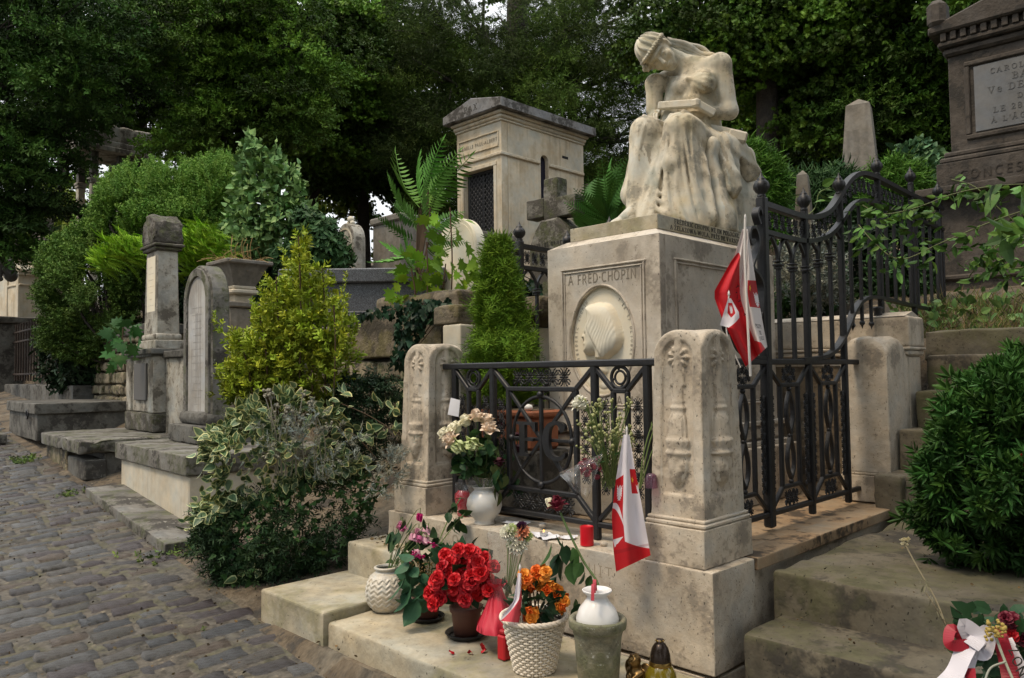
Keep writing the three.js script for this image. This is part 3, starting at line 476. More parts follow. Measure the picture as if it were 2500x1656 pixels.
// ---------------------------------------------------------------- the mourning muse in marble
{
  const B = V(-2.71, 2.555, -4.3), t = thing('marble_statue', 'cream marble statue of a seated mourning woman with bowed head on the tall pedestal', 'statue', B);
  const J = { pel: V(-2.69, 3.09, -4.50), bel: V(-2.67, 3.29, -4.47), che: V(-2.665, 3.53, -4.42), top: V(-2.69, 3.655, -4.42), nb: V(-2.715, 3.70, -4.39), hb: V(-2.80, 3.765, -4.27),
    Ls: V(-2.505, 3.655, -4.43), Le: V(-2.475, 3.355, -4.47), Lw: V(-2.65, 3.325, -4.29), Rs: V(-2.875, 3.64, -4.385), Re: V(-2.905, 3.60, -4.275), Rw: V(-2.912, 3.42, -4.265),
    Rk: V(-2.875, 3.235, -4.105), Lk: V(-2.63, 3.205, -4.14), Ra: V(-2.875, 2.72, -3.985), La: V(-2.52, 2.70, -4.22) };
  const skin = (x, y, z) => {
    let d = cap(x, y, z, J.pel, J.bel, .13, .105); d = smin(d, cap(x, y, z, J.bel, J.che, .105, .12), .06); d = smin(d, cap(x, y, z, J.che, J.top, .12, .085), .05);
    d = smin(d, cap(x, y, z, V(-2.52, 3.665, -4.43), V(-2.88, 3.645, -4.39), .066, .062), .07); d = smin(d, cap(x, y, z, J.nb, J.hb, .06, .052), .05);
    d = smin(d, ell(x, y, z, V(-2.575, 3.545, -4.335), .068, .062, .06), .05); d = smin(d, ell(x, y, z, V(-2.75, 3.545, -4.32), .068, .062, .06), .05);
    d = smin(d, cap(x, y, z, J.Ls, J.Le, .064, .05), .04); d = smin(d, cap(x, y, z, J.Le, J.Lw, .05, .03), .03);
    d = smin(d, cap(x, y, z, J.Rs, J.Re, .064, .06), .04); d = smin(d, cap(x, y, z, J.Re, J.Rw, .06, .05), .03);
    d = Math.min(d, cap(x, y, z, J.Ra, V(-2.885, 2.63, -3.86), .044, .036)); 
    return d;
  };
  const knot = V(-2.655, 3.565, -4.29), sy = (a, s) => { const v = Math.sin(a); return s * (v * .7 + .5 * Math.sin(a * 2.3 + 1)); };
  let ridges = null, bare = true;
  const cloth = (x, y, z) => {
    // skirt: thighs, knees and what hangs from them
    let d = cap(x, y, z, V(-2.82, 3.13, -4.45), J.Rk, .125, .092); d = smin(d, cap(x, y, z, V(-2.59, 3.12, -4.45), J.Lk, .125, .09), .05);
    d = smin(d, cap(x, y, z, J.Rk, V(-2.87, 2.72, -4.03), .09, .075), .05); d = smin(d, cap(x, y, z, V(-2.9, 3.1, -4.14), V(-2.93, 2.83, -4.03), .075, .07), .06);
    d = smin(d, cap(x, y, z, J.Lk, V(-2.555, 2.64, -4.2), .09, .10), .06);
    d = smin(d, cap(x, y, z, V(-2.75, 3.06, -4.17), V(-2.73, 2.62, -4.05), .07, .12), .09); d = smin(d, cap(x, y, z, V(-2.66, 2.62, -4.12), V(-2.86, 2.6, -4.02), .10, .06), .08);
    d = smin(d, cap(x, y, z, V(-2.49, 3.13, -4.42), V(-2.44, 2.84, -4.42), .075, .055), .06); d = smin(d, cap(x, y, z, V(-2.46, 3.12, -4.52), V(-2.42, 2.97, -4.63), .06, .045), .05);
    d = smin(d, ell(x, y, z, V(-2.68, 3.13, -4.5), .19, .10, .17), .06);
    const n = noise3(x * 5 + 3, y * 3.2, z * 5), a = Math.atan2(x + 2.71, z + 4.36), low = sst(3.28, 2.95, y);
    const dk = Math.atan2(y - J.Rk.y, (x - J.Rk.x) * .7 - (z - J.Rk.z) * .7), dl = Math.atan2(y - J.Lk.y, (x - J.Lk.x) * .7 - (z - J.Lk.z) * .7), near = sst(.32, .05, Math.hypot(x - J.Lk.x, y - J.Lk.y - .05, z - J.Lk.z));
    const fold = sy(a * 10 + n * 1.5 + y * 1.6, 1) * (.004 + .016 * low) * (1 - near * .6) + sy(y * 17 + (x + z) * 9 + n * 3, 1) * .005 * near + sy(y * 24 + x * 30 - z * 12 + n * 4, 1) * .006 * sst(-2.62, -2.5, x) + noise3(x * 11, y * 4, z * 11) * .004;
    if (!bare) d -= fold;
    d = smin(d, cap(x, y, z, V(-2.79, 3.56, -4.36), V(-2.80, 3.33, -4.32), .07, .085) - sy(x * 34 + z * 30 + n, .006), .05);
    // bodice gathered in a knot between the breasts
    const bod = Math.min(ell(x, y, z, V(-2.575, 3.525, -4.333), .078, .066, .07), cap(x, y, z, V(-2.66, 3.44, -4.41), V(-2.67, 3.25, -4.44), .118, .126)) ;
    const kr = Math.hypot(x - knot.x, y - knot.y, z - knot.z), ka = Math.atan2(y - knot.y, x - knot.x - (z - knot.z) * .6); const bf = sy(ka * 9 + noise3(x * 8, y * 8, z * 8), .005) * sst(.02, .06, kr);
    let b = bod - bf; b = smin(b, Math.hypot(x - knot.x, y - knot.y, z - knot.z) - .02, .02); b = smin(b, cap(x, y, z, knot, V(-2.52, 3.66, -4.40), .012, .008), .012); b = smin(b, cap(x, y, z, knot, V(-2.83, 3.63, -4.31), .011, .008), .012);
    d = smin(d, b, .03);
    if (ridges) for (const R of ridges) { if (Math.abs(x - R.c.x) > R.r || Math.abs(y - R.c.y) > R.r || Math.abs(z - R.c.z) > R.r) continue; let q = 9; for (let i = 1; i < R.p.length; i++) { const t0 = (i - 1) / (R.p.length - 1), t1 = i / (R.p.length - 1); q = Math.min(q, cap(x, y, z, R.p[i - 1], R.p[i], R.w * (.35 + 1.1 * t0), R.w * (.35 + 1.1 * t1))); } d = smin(d, q, .016); }
    // scarf ends falling between the knees
    d = smin(d, cap(x, y, z, V(-2.70, 3.25, -4.17), V(-2.655, 2.98, -4.065), .04, .055) - sy(x * 70 + z * 30, .004), .03);
    return d;
  };
  { // folds: ridges laid over the cloth's surface
    const lay = q => { const e = .004; for (let k = 0; k < 5; k++) { const d = cloth(q.x, q.y, q.z), g = V(cloth(q.x + e, q.y, q.z) - d, cloth(q.x, q.y + e, q.z) - d, cloth(q.x, q.y, q.z + e) - d).normalize(); q.addScaledVector(g, -d * .8); } return q; };
    const R = [], r = rngOf(17), jit = a => V((r() - .5) * a, (r() - .5) * a, (r() - .5) * a);
    const fold = (a, b, w, bend = V(0, 0, 0), n = 9) => { const p = []; for (let i = 0; i <= n; i++) { const t = i / n; p.push(lay(a.clone().lerp(b, t).addScaledVector(bend, Math.sin(Math.PI * t)).add(V(Math.sin(t * 4 + a.x * 90) * .012, 0, Math.cos(t * 3.5 + b.x * 70) * .012)))); } for (let k = 0; k < 2; k++) for (let i = 1; i < n; i++) p[i].multiplyScalar(2).add(p[i - 1]).add(p[i + 1]).divideScalar(4); const c = p.reduce((s, q) => s.add(q), V(0, 0, 0)).divideScalar(p.length); R.push({ p, w, c, r: Math.max(...p.map(q => q.distanceTo(c))) + .06 }); };
    for (let i = 0; i < 9; i++) { const t = i / 8; fold(V(-2.975, 3.2, -4.2).lerp(V(-2.82, 3.24, -4.02), t).add(jit(.01)), V(-3.0, 2.62, -4.14).lerp(V(-2.84, 2.6, -3.92), t).add(jit(.015)), .009 + r() * .011, V(-.02, 0, .015)); }
    for (let i = 0; i < 10; i++) { const t = i / 9; fold(V(-2.70, 3.23, -4.10).lerp(V(-2.57, 3.22, -4.10), t).add(jit(.02)), V(-2.82, 2.62, -3.95).lerp(V(-2.46, 2.6, -4.2), t).add(jit(.015)), .009 + r() * .013, V(-.01, -.03, .03)); }
    for (let i = 0; i < 6; i++) { const t = i / 5; fold(V(-2.54, 3.2, -4.18).lerp(V(-2.47, 3.14, -4.5), t).add(jit(.02)), V(-2.47, 2.66, -4.24).lerp(V(-2.40, 2.9, -4.58), t).add(jit(.03)), .010 + r() * .006, V(.03, -.02, .01)); }
    for (let i = 0; i < 5; i++) { const t = i / 4; fold(V(-2.78, 3.27, -4.36).lerp(V(-2.56, 3.27, -4.36), t), V(-2.86, 3.30, -4.10).lerp(V(-2.60, 3.27, -4.10), t).add(jit(.03)), .010, V(.015, .02, 0)); }
    for (let i = 0; i < 9; i++) { const a = -2.9 + i * .42; fold(knot.clone(), V(-2.61 + Math.cos(a) * .10, 3.52 + Math.sin(a) * .09, -4.3), .0048, V(0, -.008, 0), 6); }
    for (let i = 0; i < 6; i++) fold(V(-2.76 + i * .03, 3.50, -4.33), V(-2.80 + i * .05, 3.30, -4.33), .006, V(.01, 0, 0), 6);
    for (let i = 0; i < 5; i++) { const t = i / 4; fold(V(-2.86 + t * .02, 3.16 - t * .34, -4.03), V(-2.74 + t * .08, 2.92 - t * .28, -4.0), .008 + r() * .005, V(.01, -.02, .01), 7); }
    ridges = R; bare = false;
  }
  const figure = (x, y, z) => { const s = skin(x, y, z), c = cloth(x, y, z); let d = smin(s, c, .012); d = smin(d, 2.556 - y > 0 ? 9 : 9, .01); return d; };
  const parts = [sdfMesh(figure, [-3.1, 2.53, -4.78], [-2.33, 3.80, -3.78], .0076)];
  // locks of hair over the shoulder
  const locks = []; for (const [o1, r] of [[0, .022], [.022, .018], [-.018, .017], [.036, .012]]) locks.push(tube([V(-2.80, 3.86 - o1 * .3, -4.28 - o1 * .3), V(-2.73, 3.835 - o1, -4.38), V(-2.66, 3.79 - o1, -4.46), V(-2.60, 3.75 - o1 * 1.2, -4.50), V(-2.545, 3.705 - o1 * 1.2, -4.52)].map((p, i) => p.add(V(.006 * Math.sin(i * 2.1 + o1 * 80), .012 * Math.sin(i * 2.7 + o1 * 200), 0))), r, 7, 26));
  parts.push(...locks);
  // the head: crown (+y), face (+z) in its own frame, then bowed
  {
    const hf = (x, y, z) => {
      let d = ell(x, y, z, V(0, .02, -.012), .078, .095, .094); d = smin(d, ell(x, y, z, V(0, -.05, .025), .056, .066, .062), .04); d = smin(d, ell(x, y, z, V(0, -.1, .05), .026, .02, .024), .03);
      d = smin(d, cap(x, y, z, V(0, .012, .085), V(0, -.032, .108), .008, .013), .014); d = smin(d, ell(x, y, z, V(0, .028, .068), .052, .014, .022), .02);
      for (const s of [-1, 1]) { const e = ell(x, y, z, V(s * .031, .004, .088), .02, .012, .018); d = Math.max(d, -smin(e, 9, .01) * 1); d = smin(d, ell(x, y, z, V(s * .031, .001, .072), .015, .01, .012), .006); d = smin(d, ell(x, y, z, V(s * .04, -.03, .06), .024, .022, .02), .02); d = smin(d, ell(x, y, z, V(s * .078, -.012, -.008), .012, .03, .018), .008); }
      d = smin(d, ell(x, y, z, V(0, -.062, .084), .022, .007, .011), .008); d = smin(d, ell(x, y, z, V(0, -.075, .08), .018, .007, .012), .008);
      const hl = z < .035 + (y - .05) * .75 || y > .085; let h = ell(x, y, z, V(0, .03, -.02), .092, .108, .104) - (.005 * Math.sin(Math.atan2(x, z + .1) * 22 + y * 30 + noise3(x * 20, y * 20, z * 20) * 2)); h = Math.max(h, (z - .05) * .6 - (y - .035) * .8); d = smin(d, h, .012);
      const wr = Math.atan2(x, z), wy = .045 + .02 * Math.cos(wr), R = .098; const w = Math.hypot(Math.hypot(x / .95, z + .012) - R, y - wy) - (.012 + .006 * Math.sin(wr * 17) * Math.sin(wr * 17 + y * 60)); d = smin(d, w, .008);
      d = smin(d, ell(x, y, z, V(-.06, -.01, -.085), .034, .034, .034) - .006 * Math.sin(x * 160) * Math.sin(y * 150), .02);
      d = smin(d, ell(x, y, z, V(-.088, .02, .045), .026, .026, .026) - .006 * Math.sin(x * 190) * Math.sin(y * 180), .012);
      return d;
    };
    const g = sdfMesh(hf, [-.14, -.15, -.15], [.14, .17, .15], .0045), up = V(-.40, .42, .82).normalize(), fc = V(.45, -.55, .45); fc.addScaledVector(up, -fc.dot(up)).normalize(); const rx = up.clone().cross(fc);
    g.scale(1.13, 1.13, 1.13).applyMatrix4(new THREE.Matrix4().makeBasis(rx, up, fc)).translate(-2.838, 3.765, -4.215); parts.push(g);
  }
  const hand = (fs, palmA, palmB, pr, lo, hi) => sdfMesh((x, y, z) => { let d = cap(x, y, z, palmA, palmB, pr, pr * .85); for (const f of fs) { let q = 9; for (let i = 1; i < f.length; i++) q = smin(q, cap(x, y, z, f[i - 1], f[i], .0105 - i * .0007, .0098 - i * .0007), .004); d = smin(d, q, .006); } return d; }, lo, hi, .0036);
  // left hand lies over the right wrist, palm down, fingers forward
  parts.push(hand([0, 1, 2, 3].map(k => [V(-2.70 - k * .004, 3.335 - k * .004, -4.262 + k * .018 - .02), V(-2.745 - [.0, .008, .006, -.006][k], 3.34 - k * .005, -4.245 + k * .018 - .02), V(-2.775 - [.0, .01, .008, -.006][k], 3.328 - k * .005, -4.235 + k * .017 - .02), V(-2.795 - [.0, .012, .01, -.006][k], 3.312 - k * .004, -4.228 + k * .016 - .02)]).concat([[V(-2.668, 3.335, -4.265), V(-2.69, 3.345, -4.235), V(-2.715, 3.34, -4.215)]]), V(-2.655, 3.325, -4.285), V(-2.70, 3.328, -4.255), .03, [-2.86, 3.25, -4.35], [-2.6, 3.4, -4.16]));
  // right hand hangs over the lyre's end, fingers curling down
  parts.push(hand([0, 1, 2, 3].map(k => [V(-2.915 + k * .019, 3.385, -4.235 - k * .004), V(-2.91 + k * .02, 3.372 + [0, .004, .003, -.002][k], -4.205 - k * .003), V(-2.905 + k * .02, 3.345, -4.192 - k * .003), V(-2.90 + k * .019, 3.322 + [.004, 0, .002, .008][k], -4.20)]).concat([[V(-2.885, 3.41, -4.25), V(-2.855, 3.40, -4.235), V(-2.835, 3.385, -4.22)]]), V(-2.922, 3.42, -4.25), V(-2.895, 3.388, -4.24), .034, [-3.0, 3.27, -4.32], [-2.78, 3.48, -4.14]));
  // bare right foot over the plinth's edge
  parts.push(sdfMesh((x, y, z) => { let d = cap(x, y, z, V(-2.88, 2.65, -3.93), V(-2.895, 2.597, -3.80), .047, .034); for (let k = 0; k < 5; k++) { const px = -2.932 + k * .019, L = [.02, .03, .036, .04, .044][k]; d = smin(d, smin(cap(x, y, z, V(px + .004, 2.592, -3.795), V(px, 2.588, -3.78 + L * .5), .0125, .0115), cap(x, y, z, V(px, 2.588, -3.78 + L * .5), V(px, 2.576, -3.78 + L), .0115, .01), .004), .008); } return Math.max(d, 2.556 - y); }, [-3.0, 2.55, -4.0], [-2.8, 2.72, -3.70], .0042));
  const stain = (g) => tint(g, (x, y, z, nx, ny, nz) => { const n = fbm3(x * 5, y * 4, z * 5), m = fbm3(x * 14 + 9, y * 7, z * 14); const grey = sst(-.05, .4, m) * .62 * (ny > .1 ? 1 : .6) + sst(.1, .4, noise3(x * 30, y * 2.5, z * 30)) * .22, ochre = sst(-.05, .45, n) * (y < 3.1 ? .8 : .4); return [1 - grey * .55 - ochre * .04, 1 - grey * .5 - ochre * .16, 1 - grey * .5 - ochre * .42]; });
  const fig = join(parts); stain(fig); part('figure', fig.translate(-B.x, -B.y, -B.z), M.marble, t);
  // the rock she sits on
  const rock = sdfMesh((x, y, z) => { const k = clamp((y - 2.55) / .65), cx = -2.64, hx = mix(.235, .17, k) + .02 * noise3(y * 5, z * 6, 2), zb = mix(-4.60, -4.77, k) , zf = -4.2, qx = Math.abs(x - cx) - hx, qz = Math.abs(z - (zb + zf) / 2 + .06) - (zf - zb) / 2, top = 3.17 + .03 * noise3(x * 8, 4, z * 8) - y; let d = Math.max(qx, qz, -top, 2.556 - y); const o = [Math.max(qx + .04, 0), Math.max(qz + .04, 0), Math.max(-top + .04, 0)]; if (qx > -.04 || qz > -.04 || -top > -.04) d = Math.max(Math.hypot(...o) - .04, 2.556 - y); return d + fbm3(x * 6, y * 6, z * 6) * .022; }, [-2.95, 2.545, -4.95], [-2.33, 3.26, -4.1], .011);
  stain(rock); part('rock_seat', rock.translate(-B.x, -B.y, -B.z), M.marble, t);
  const ly = V(.80, -.30, -.52).normalize(), pos = V(-2.60, 3.245, -4.47); const basis = new THREE.Matrix4().makeBasis(ly, V(0, 1, 0).addScaledVector(ly, -ly.y).normalize(), ly.clone().cross(V(0, 1, 0)).normalize());
  const lyre = [bx(.36, .055, .20, 0, -.03, 0, .008), bx(.12, .07, .23, .16, -.05, 0, .012)].map(g => g.applyMatrix4(basis).translate(pos.x, pos.y, pos.z)); const onX = (zx, zy, X) => { const r = ray((1450 + zx / 2.85) / 1.0562, (50 + zy / 2.85) / 1.0562), k = X / r.x; return r.multiplyScalar(k).add(camera.position); }, q1 = onX(450, 596, -2.83), q2 = onX(712, 578, -2.585), q3 = onX(838, 650, -2.515); lyre.push(bar(q1, q2, .05, .04), bar(q2, q3, .05, .04), bx(.055, .055, .055, q2.x, q2.y - .0275, q2.z, .012));
  part('lyre', join(lyre).translate(-B.x, -B.y, -B.z), M.marble, t);
}

// ---------------------------------------------------------------- ironwork
const petalE = (l, w, a, d) => new THREE.SphereGeometry(1, 7, 5).scale(l, w, .006).translate(d, 0, 0).rotateZ(a), arcT = (R, r, a, d, sp) => new THREE.TorusGeometry(R, r, 4, 8, sp).rotateZ(a - sp / 2 + Math.PI).translate(Math.cos(a) * d, Math.sin(a) * d, 0);
const fleuron = () => join([ball(.007, 0, 0, .003, 6, 5), ...[0, 1, 2, 3].map(k => petalE(.0125, .0062, k * 1.571, .0165)), ...[0, 1, 2, 3].map(k => petalE(.010, .0045, k * 1.571 + .785, .016)), ...[0, 1, 2, 3].map(k => arcT(.0155, .0036, k * 1.571 + .785, .036, 4.4)), ...[0, 1, 2, 3].map(k => petalE(.0075, .0052, k * 1.571 + .785, .043)), ...[0, 1, 2, 3].map(k => bx(.034, .0055, .006, 0, -.003, 0, .001).translate(.03, 0, 0).rotateZ(k * 1.571 + .785))]);
const FL = fleuron();
const finialGeo = lathe([[0, .128], [.003, .12], [.008, .105], [.014, .094], [.02, .09], [.019, .084], [.03, .074], [.037, .058], [.036, .042], [.026, .024], [.015, .012], [.02, .006], [.02, -.004], [.013, -.01]].reverse(), 20);
{ const p = finialGeo.attributes.position; for (let i = 0; i < p.count; i++) { const a = Math.atan2(p.getZ(i), p.getX(i)), k = p.getY(i) > .02 && p.getY(i) < .085 ? 1 - .09 * Math.abs(Math.cos(a * 5)) : 1; p.setX(i, p.getX(i) * k); p.setZ(i, p.getZ(i) * k); } finialGeo.computeVertexNormals(); }
{ // front railing, x-y plane at z = -2.88
  const Z = -2.88, t = thing('iron_railing', 'low black iron front railing with a monogram in a circle between the two front piers', 'railing', [-2.7, TY, Z]);
  const A = (n, g, m = M.iron) => part(n, [g].flat(Infinity).filter(Boolean).map(q => q.translate(2.7, -TY, -Z)), m, t), b = (n, x0, y0, x1, y1, w = .028, d = .03) => A(n, bar(V(x0, y0, Z), V(x1, y1, Z), w, d));
  b('top_rail', -3.43, 1.739, -1.93, 1.739, .034, .04); b('bottom_rail', -3.36, .985, -2.03, .985, .026, .028);
  for (const x of [-3.338, -3.027, -2.33, -2.03]) b('post', x, x === -2.33 ? .914 : .95, x, 1.735, .036, .034);
  for (const [x0, x1] of [[-3.338, -3.027], [-2.33, -2.03]]) {
    const m = (x0 + x1) / 2, i0 = m - .04, i1 = m + .04; b('brace', x0, 1.725, i0, 1.612, .022, .024); b('brace', x1, 1.725, i1, 1.612, .022, .024); b('cross_bar', i0, 1.61, i1, 1.61, .022, .026);
    b('upright', i0, 1.608, i0, 1.10, .024, .024); b('upright', i1, 1.608, i1, 1.10, .024, .024); b('cross_bar', i0, 1.10, i1, 1.10, .022, .026); b('brace', i0, 1.10, x0, .99, .022, .024); b('brace', i1, 1.10, x1, .99, .022, .024);
    A('ring', [ring(.05, .009, m, 1.672, Z, 6, 24), ring(.03, .006, m, 1.672, Z, 5, 18), ...[0, 1, 2, 3].map(k => ball(.007, m + Math.cos(k * 1.571 + .2) * .04, 1.672 + Math.sin(k * 1.571 + .2) * .04, Z, 6, 4))]);
    for (const s of [-1, 1]) A('ornament_strip', [0, 1, 2, 3, 4, 5, 6].map(k => FL.clone().scale(.62, .82, .8).translate(m + s * .095, 1.16 + k * .064, Z)));
  }
  b('brace', -3.027, 1.725, -2.909, 1.616, .024, .024); b('brace', -2.33, 1.725, -2.447, 1.616, .024, .024); b('cross_bar', -2.915, 1.616, -2.441, 1.616, .024, .03);
  b('upright', -2.909, 1.612, -2.909, 1.105, .026, .026); b('upright', -2.447, 1.612, -2.447, 1.105, .026, .026); b('cross_bar', -2.915, 1.105, -2.441, 1.105, .024, .03);
  b('brace', -2.909, 1.105, -3.027, .99, .024, .024); b('brace', -2.447, 1.105, -2.33, .99, .024, .024);
  b('diagonal', -2.905, 1.608, -2.45, 1.112, .02, .016); b('diagonal', -2.45, 1.608, -2.905, 1.112, .02, .016);
  A('circle', [ring(.2, .0095, 0, 0, 0, 6, 48).scale(1, 1.08, 1).translate(-2.678, 1.362, Z)]); b('circle_bar', -2.678, 1.61, -2.678, 1.11, .02, .02); b('circle_bar', -2.90, 1.362, -2.45, 1.362, .016, .018);
  for (const [x, y] of [[-2.678, 1.588], [-2.678, 1.136], [-2.472, 1.362], [-2.884, 1.362]]) A('boss', ball(.02, x, y, Z + .004, 12, 8));
  A('monogram_letter', text('F', .175, { f: 'serif_bold', depth: .022 }).translate(-2.765, 1.275, Z + .005)); A('monogram_letter', text('C', .19, { f: 'serif_bold', depth: .022 }).translate(-2.575, 1.268, Z + .005));
  A('ornament_panel', [-2, -1, 0, 1, 2].map(k => FL.clone().scale(k ? 1.0 : 1.15, 1.05, 1).translate(-2.678 + k * .078, 1.675, Z)));
  A('ornament_panel', [-2, -1, 0, 1, 2].map(k => FL.clone().scale(1.05, 1.0, 1).translate(-2.678 + k * .084, 1.045, Z)));
  for (const s of [-1, 1]) A('ornament_strip', [0, 1, 2, 3, 4, 5].map(k => FL.clone().scale(.66, .82, .8).translate(-2.678 + s * .288, 1.2 + k * .066, Z)));
}
function sideRailing(X, s, label, nm, from = 0) { // z-y plane at x = X; s = +1 scrolls as on the right side
  const t = thing(nm, label, nm === 'iron_gate' ? 'gate' : 'railing', [X, TY, -4.3]);
  const A = (n, g) => part(n, [g].flat(Infinity).filter(Boolean).map(q => q.translate(-X, -TY, 4.3)), M.iron, t), b = (n, z0, y0, z1, y1, w = .026, d = .028) => A(n, bar(V(X, y0, z0), V(X, y1, z1), w, d)), f2 = (z, y, sz, sy) => FL.clone().scale(sz, sy, .9).rotateY(Math.PI / 2).translate(X, y, z);
  b('mid_rail', -3.05, 1.739, -4.80, 1.739, .03, .036); b('bottom_rail', -3.1, .99, -4.74, .99, .026, .028);
  const posts = [[-3.62, 2.565], [-4.10, 2.565], [-4.58, 2.73], [-5.19, 2.95], [-5.82, 2.99], [-6.42, 2.98]];
  posts.forEach(([z, y], i) => { b('post', z, i < 3 ? .925 : 2.0, z, y, i ? .034 : .05, i ? .034 : .05); A('finial', finialGeo.clone().scale(i ? 1 : 1.12, 1, i ? 1 : 1.12).translate(X, y, z)); });
  const P3 = a => a.map(([z, y]) => V(X, y, z)), top = P3([[-3.63, 2.53], [-3.9, 2.525], [-4.1, 2.527], [-4.28, 2.555], [-4.42, 2.605], [-4.53, 2.68], [-4.63, 2.765], [-4.75, 2.845], [-4.9, 2.905], [-5.1, 2.925], [-5.4, 2.92], [-5.8, 2.91], [-6.5, 2.91]]), low = P3([[-3.63, 2.39], [-3.9, 2.388], [-4.1, 2.395], [-4.26, 2.42], [-4.4, 2.46], [-4.52, 2.52], [-4.63, 2.595], [-4.73, 2.665], [-4.88, 2.73], [-5.1, 2.755], [-5.4, 2.755], [-5.8, 2.755], [-6.5, 2.75]]);
  A('top_rail', band(top, .04, .028)); A('second_rail', band(low, .034, .024));
  A('ornament_band', [...Array(27)].map((_, i) => { const z = -3.69 - i * .075; const y = z > -4.1 ? 2.458 : 2.458 + .375 * sst(-4.15, -4.95, z); return f2(z, y, .66, 1.0); }));
  const colon = (z, y0, y1, yc) => { b('bar', z, y0, z, yc, .022, .022); A('capital', [bx(.044, .012, .044, X, yc - .006, z, .003), bx(.034, .014, .034, X, yc - .022, z, .003), bx(.044, .008, .044, X, yc + .014, z, .003)]); };
  const cz = [-3.62, -3.78, -3.94, -4.10, -4.26, -4.42, -4.58]; cz.forEach((z, i) => { const yc = i < 4 ? 2.235 : mix(2.235, 2.39, (i - 3) / 3); if (i % 6) colon(z, 1.745, 0, yc); if (i < 6) { const z2 = cz[i + 1], ya = yc + .012, yb = (i + 1 < 4 ? 2.235 : mix(2.235, 2.39, (i + 1 - 3) / 3)) + .012, m = (z + z2) / 2, yt = (ya + yb) / 2 + .135; A('arch', [band(P3([[z, ya], [z - .012, ya + .06], [m + .03, yt - .025], [m, yt]]), .016, .014), band(P3([[z2, yb], [z2 + .012, yb + .06], [m - .03, yt - .025], [m, yt]]), .016, .014)]); } });
  for (let z = -4.72, k = 0; z > -6.5; z -= .148, k++) { const yt = mix(2.66, 2.755, sst(-4.72, -4.95, z)), yl = k < 3 ? [1.97, 1.99, 1.99][k] : 2.13; b('bar', z, yl, z, yt, .02, .02); if (k < 3) A('drop', [ball(.017, X, yl - .012, z, 10, 8), mv(new THREE.ConeGeometry(.01, .03, 8).rotateX(Math.PI), X, yl - .035, z)]); }
  A('low_curve', band(P3([[-4.02, 1.75], [-4.24, 1.762], [-4.38, 1.785], [-4.52, 1.845], [-4.63, 1.935], [-4.74, 2.04], [-4.85, 2.105], [-5.0, 2.142], [-5.2, 2.148], [-5.6, 2.135], [-6.0, 2.125], [-6.5, 2.12]]), .04, .02));
  A('pendant', lathe([[0, 1.845], [.018, 1.855], [.022, 1.87], [.012, 1.89], [.03, 1.905], [.044, 1.925], [.03, 1.95], [.02, 1.97], [.028, 2.02], [.024, 2.06], [.034, 2.075], [.034, 2.085], [.02, 2.09]], 16).translate(X, 0, -5.13));
  // the lower half: braces, leaf panels, crossed bands
  for (const [z0, z1] of [[-3.14, -3.62], [-3.62, -4.10], [-4.10, -4.58]]) {
    const i0 = z0 - .14, i1 = z1 + .14, m = (z0 + z1) / 2; b('brace', z0, 1.725, i0, 1.62, .02, .022); b('brace', z1, 1.725, i1, 1.62, .02, .022); b('cross_bar', i0, 1.62, i1, 1.62, .022, .024); b('upright', i0, 1.62, i0, 1.105, .022, .022); b('upright', i1, 1.62, i1, 1.105, .022, .022);
    b('brace', i0, 1.105, z0, .99, .02, .022); b('brace', i1, 1.105, z1, .99, .02, .022); b('cross_bar', i0, 1.105, i1, 1.105, .02, .022);
    A('ornament_panel', [f2(m, 1.70, .9, .62), f2(m, 1.648, .9, .5), f2(m - .05, 1.675, .6, .8), f2(m + .05, 1.675, .6, .8)]); A('ornament_panel', [f2(m, 1.045, 1, 1), f2(m - .045, 1.045, .7, .9), f2(m + .045, 1.045, .7, .9)]);
    for (const q of [[z0 - .045], [z1 + .045]]) A('ornament_strip', [0, 1, 2, 3, 4, 5, 6, 7].map(k => f2(q[0] + .0, 1.12 + k * .06, .62, .78)));
    A('crossed_band', [band(P3([[m, 1.585], [m - .03, 1.53], [m - .036, 1.46], [m, 1.36], [m + .036, 1.26], [m + .03, 1.19], [m, 1.14]]), .02, .012), band(P3([[m, 1.585], [m + .03, 1.53], [m + .036, 1.46], [m, 1.36], [m - .036, 1.26], [m - .03, 1.19], [m, 1.14]]), .02, .012), ball(.014, X, 1.6, m, 8, 6), ball(.014, X, 1.36, m, 8, 6), ball(.014, X, 1.125, m, 8, 6)]);
  }
  // big scroll bracket in front of the first post
  A('scroll', [band(P3([[-3.60, 1.76], [-3.58, 2.0], [-3.585, 2.12], [-3.54, 2.17], [-3.49, 2.20], [-3.535, 2.27], [-3.555, 2.34], [-3.52, 2.395], [-3.475, 2.385], [-3.462, 2.34], [-3.487, 2.31], [-3.51, 2.335]]), .04, .014)]); A('scroll', [band(P3([[-3.575, 2.42], [-3.55, 2.47], [-3.575, 2.50], [-3.6, 2.47]]), .036, .014)]);
  A('scroll', [band(P3([[-3.60, 1.76], [-3.46, 1.765], [-3.36, 1.80], [-3.31, 1.87], [-3.30, 1.93], [-3.26, 1.945], [-3.24, 1.90], [-3.27, 1.87]]), .036, .014)]); A('scroll', [band(P3([[-3.60, 2.0], [-3.52, 1.93], [-3.44, 1.90], [-3.40, 1.84], [-3.43, 1.80], [-3.46, 1.83]]), .03, .012)]);
  return t;
}
rnd = rngOf(12);
sideRailing(-1.84, 1, 'tall black iron side gate with ball finials and a sweeping top rail beside the stairs', 'iron_gate');
sideRailing(-3.54, 1, 'black iron side railing behind the conifer, in front of the mossy cross', 'iron_railing');
const Tw = (x, y, z) => V(.998 * x - .06 * z, y, .06 * x + .998 * z); // from the frame of the tombs along the path
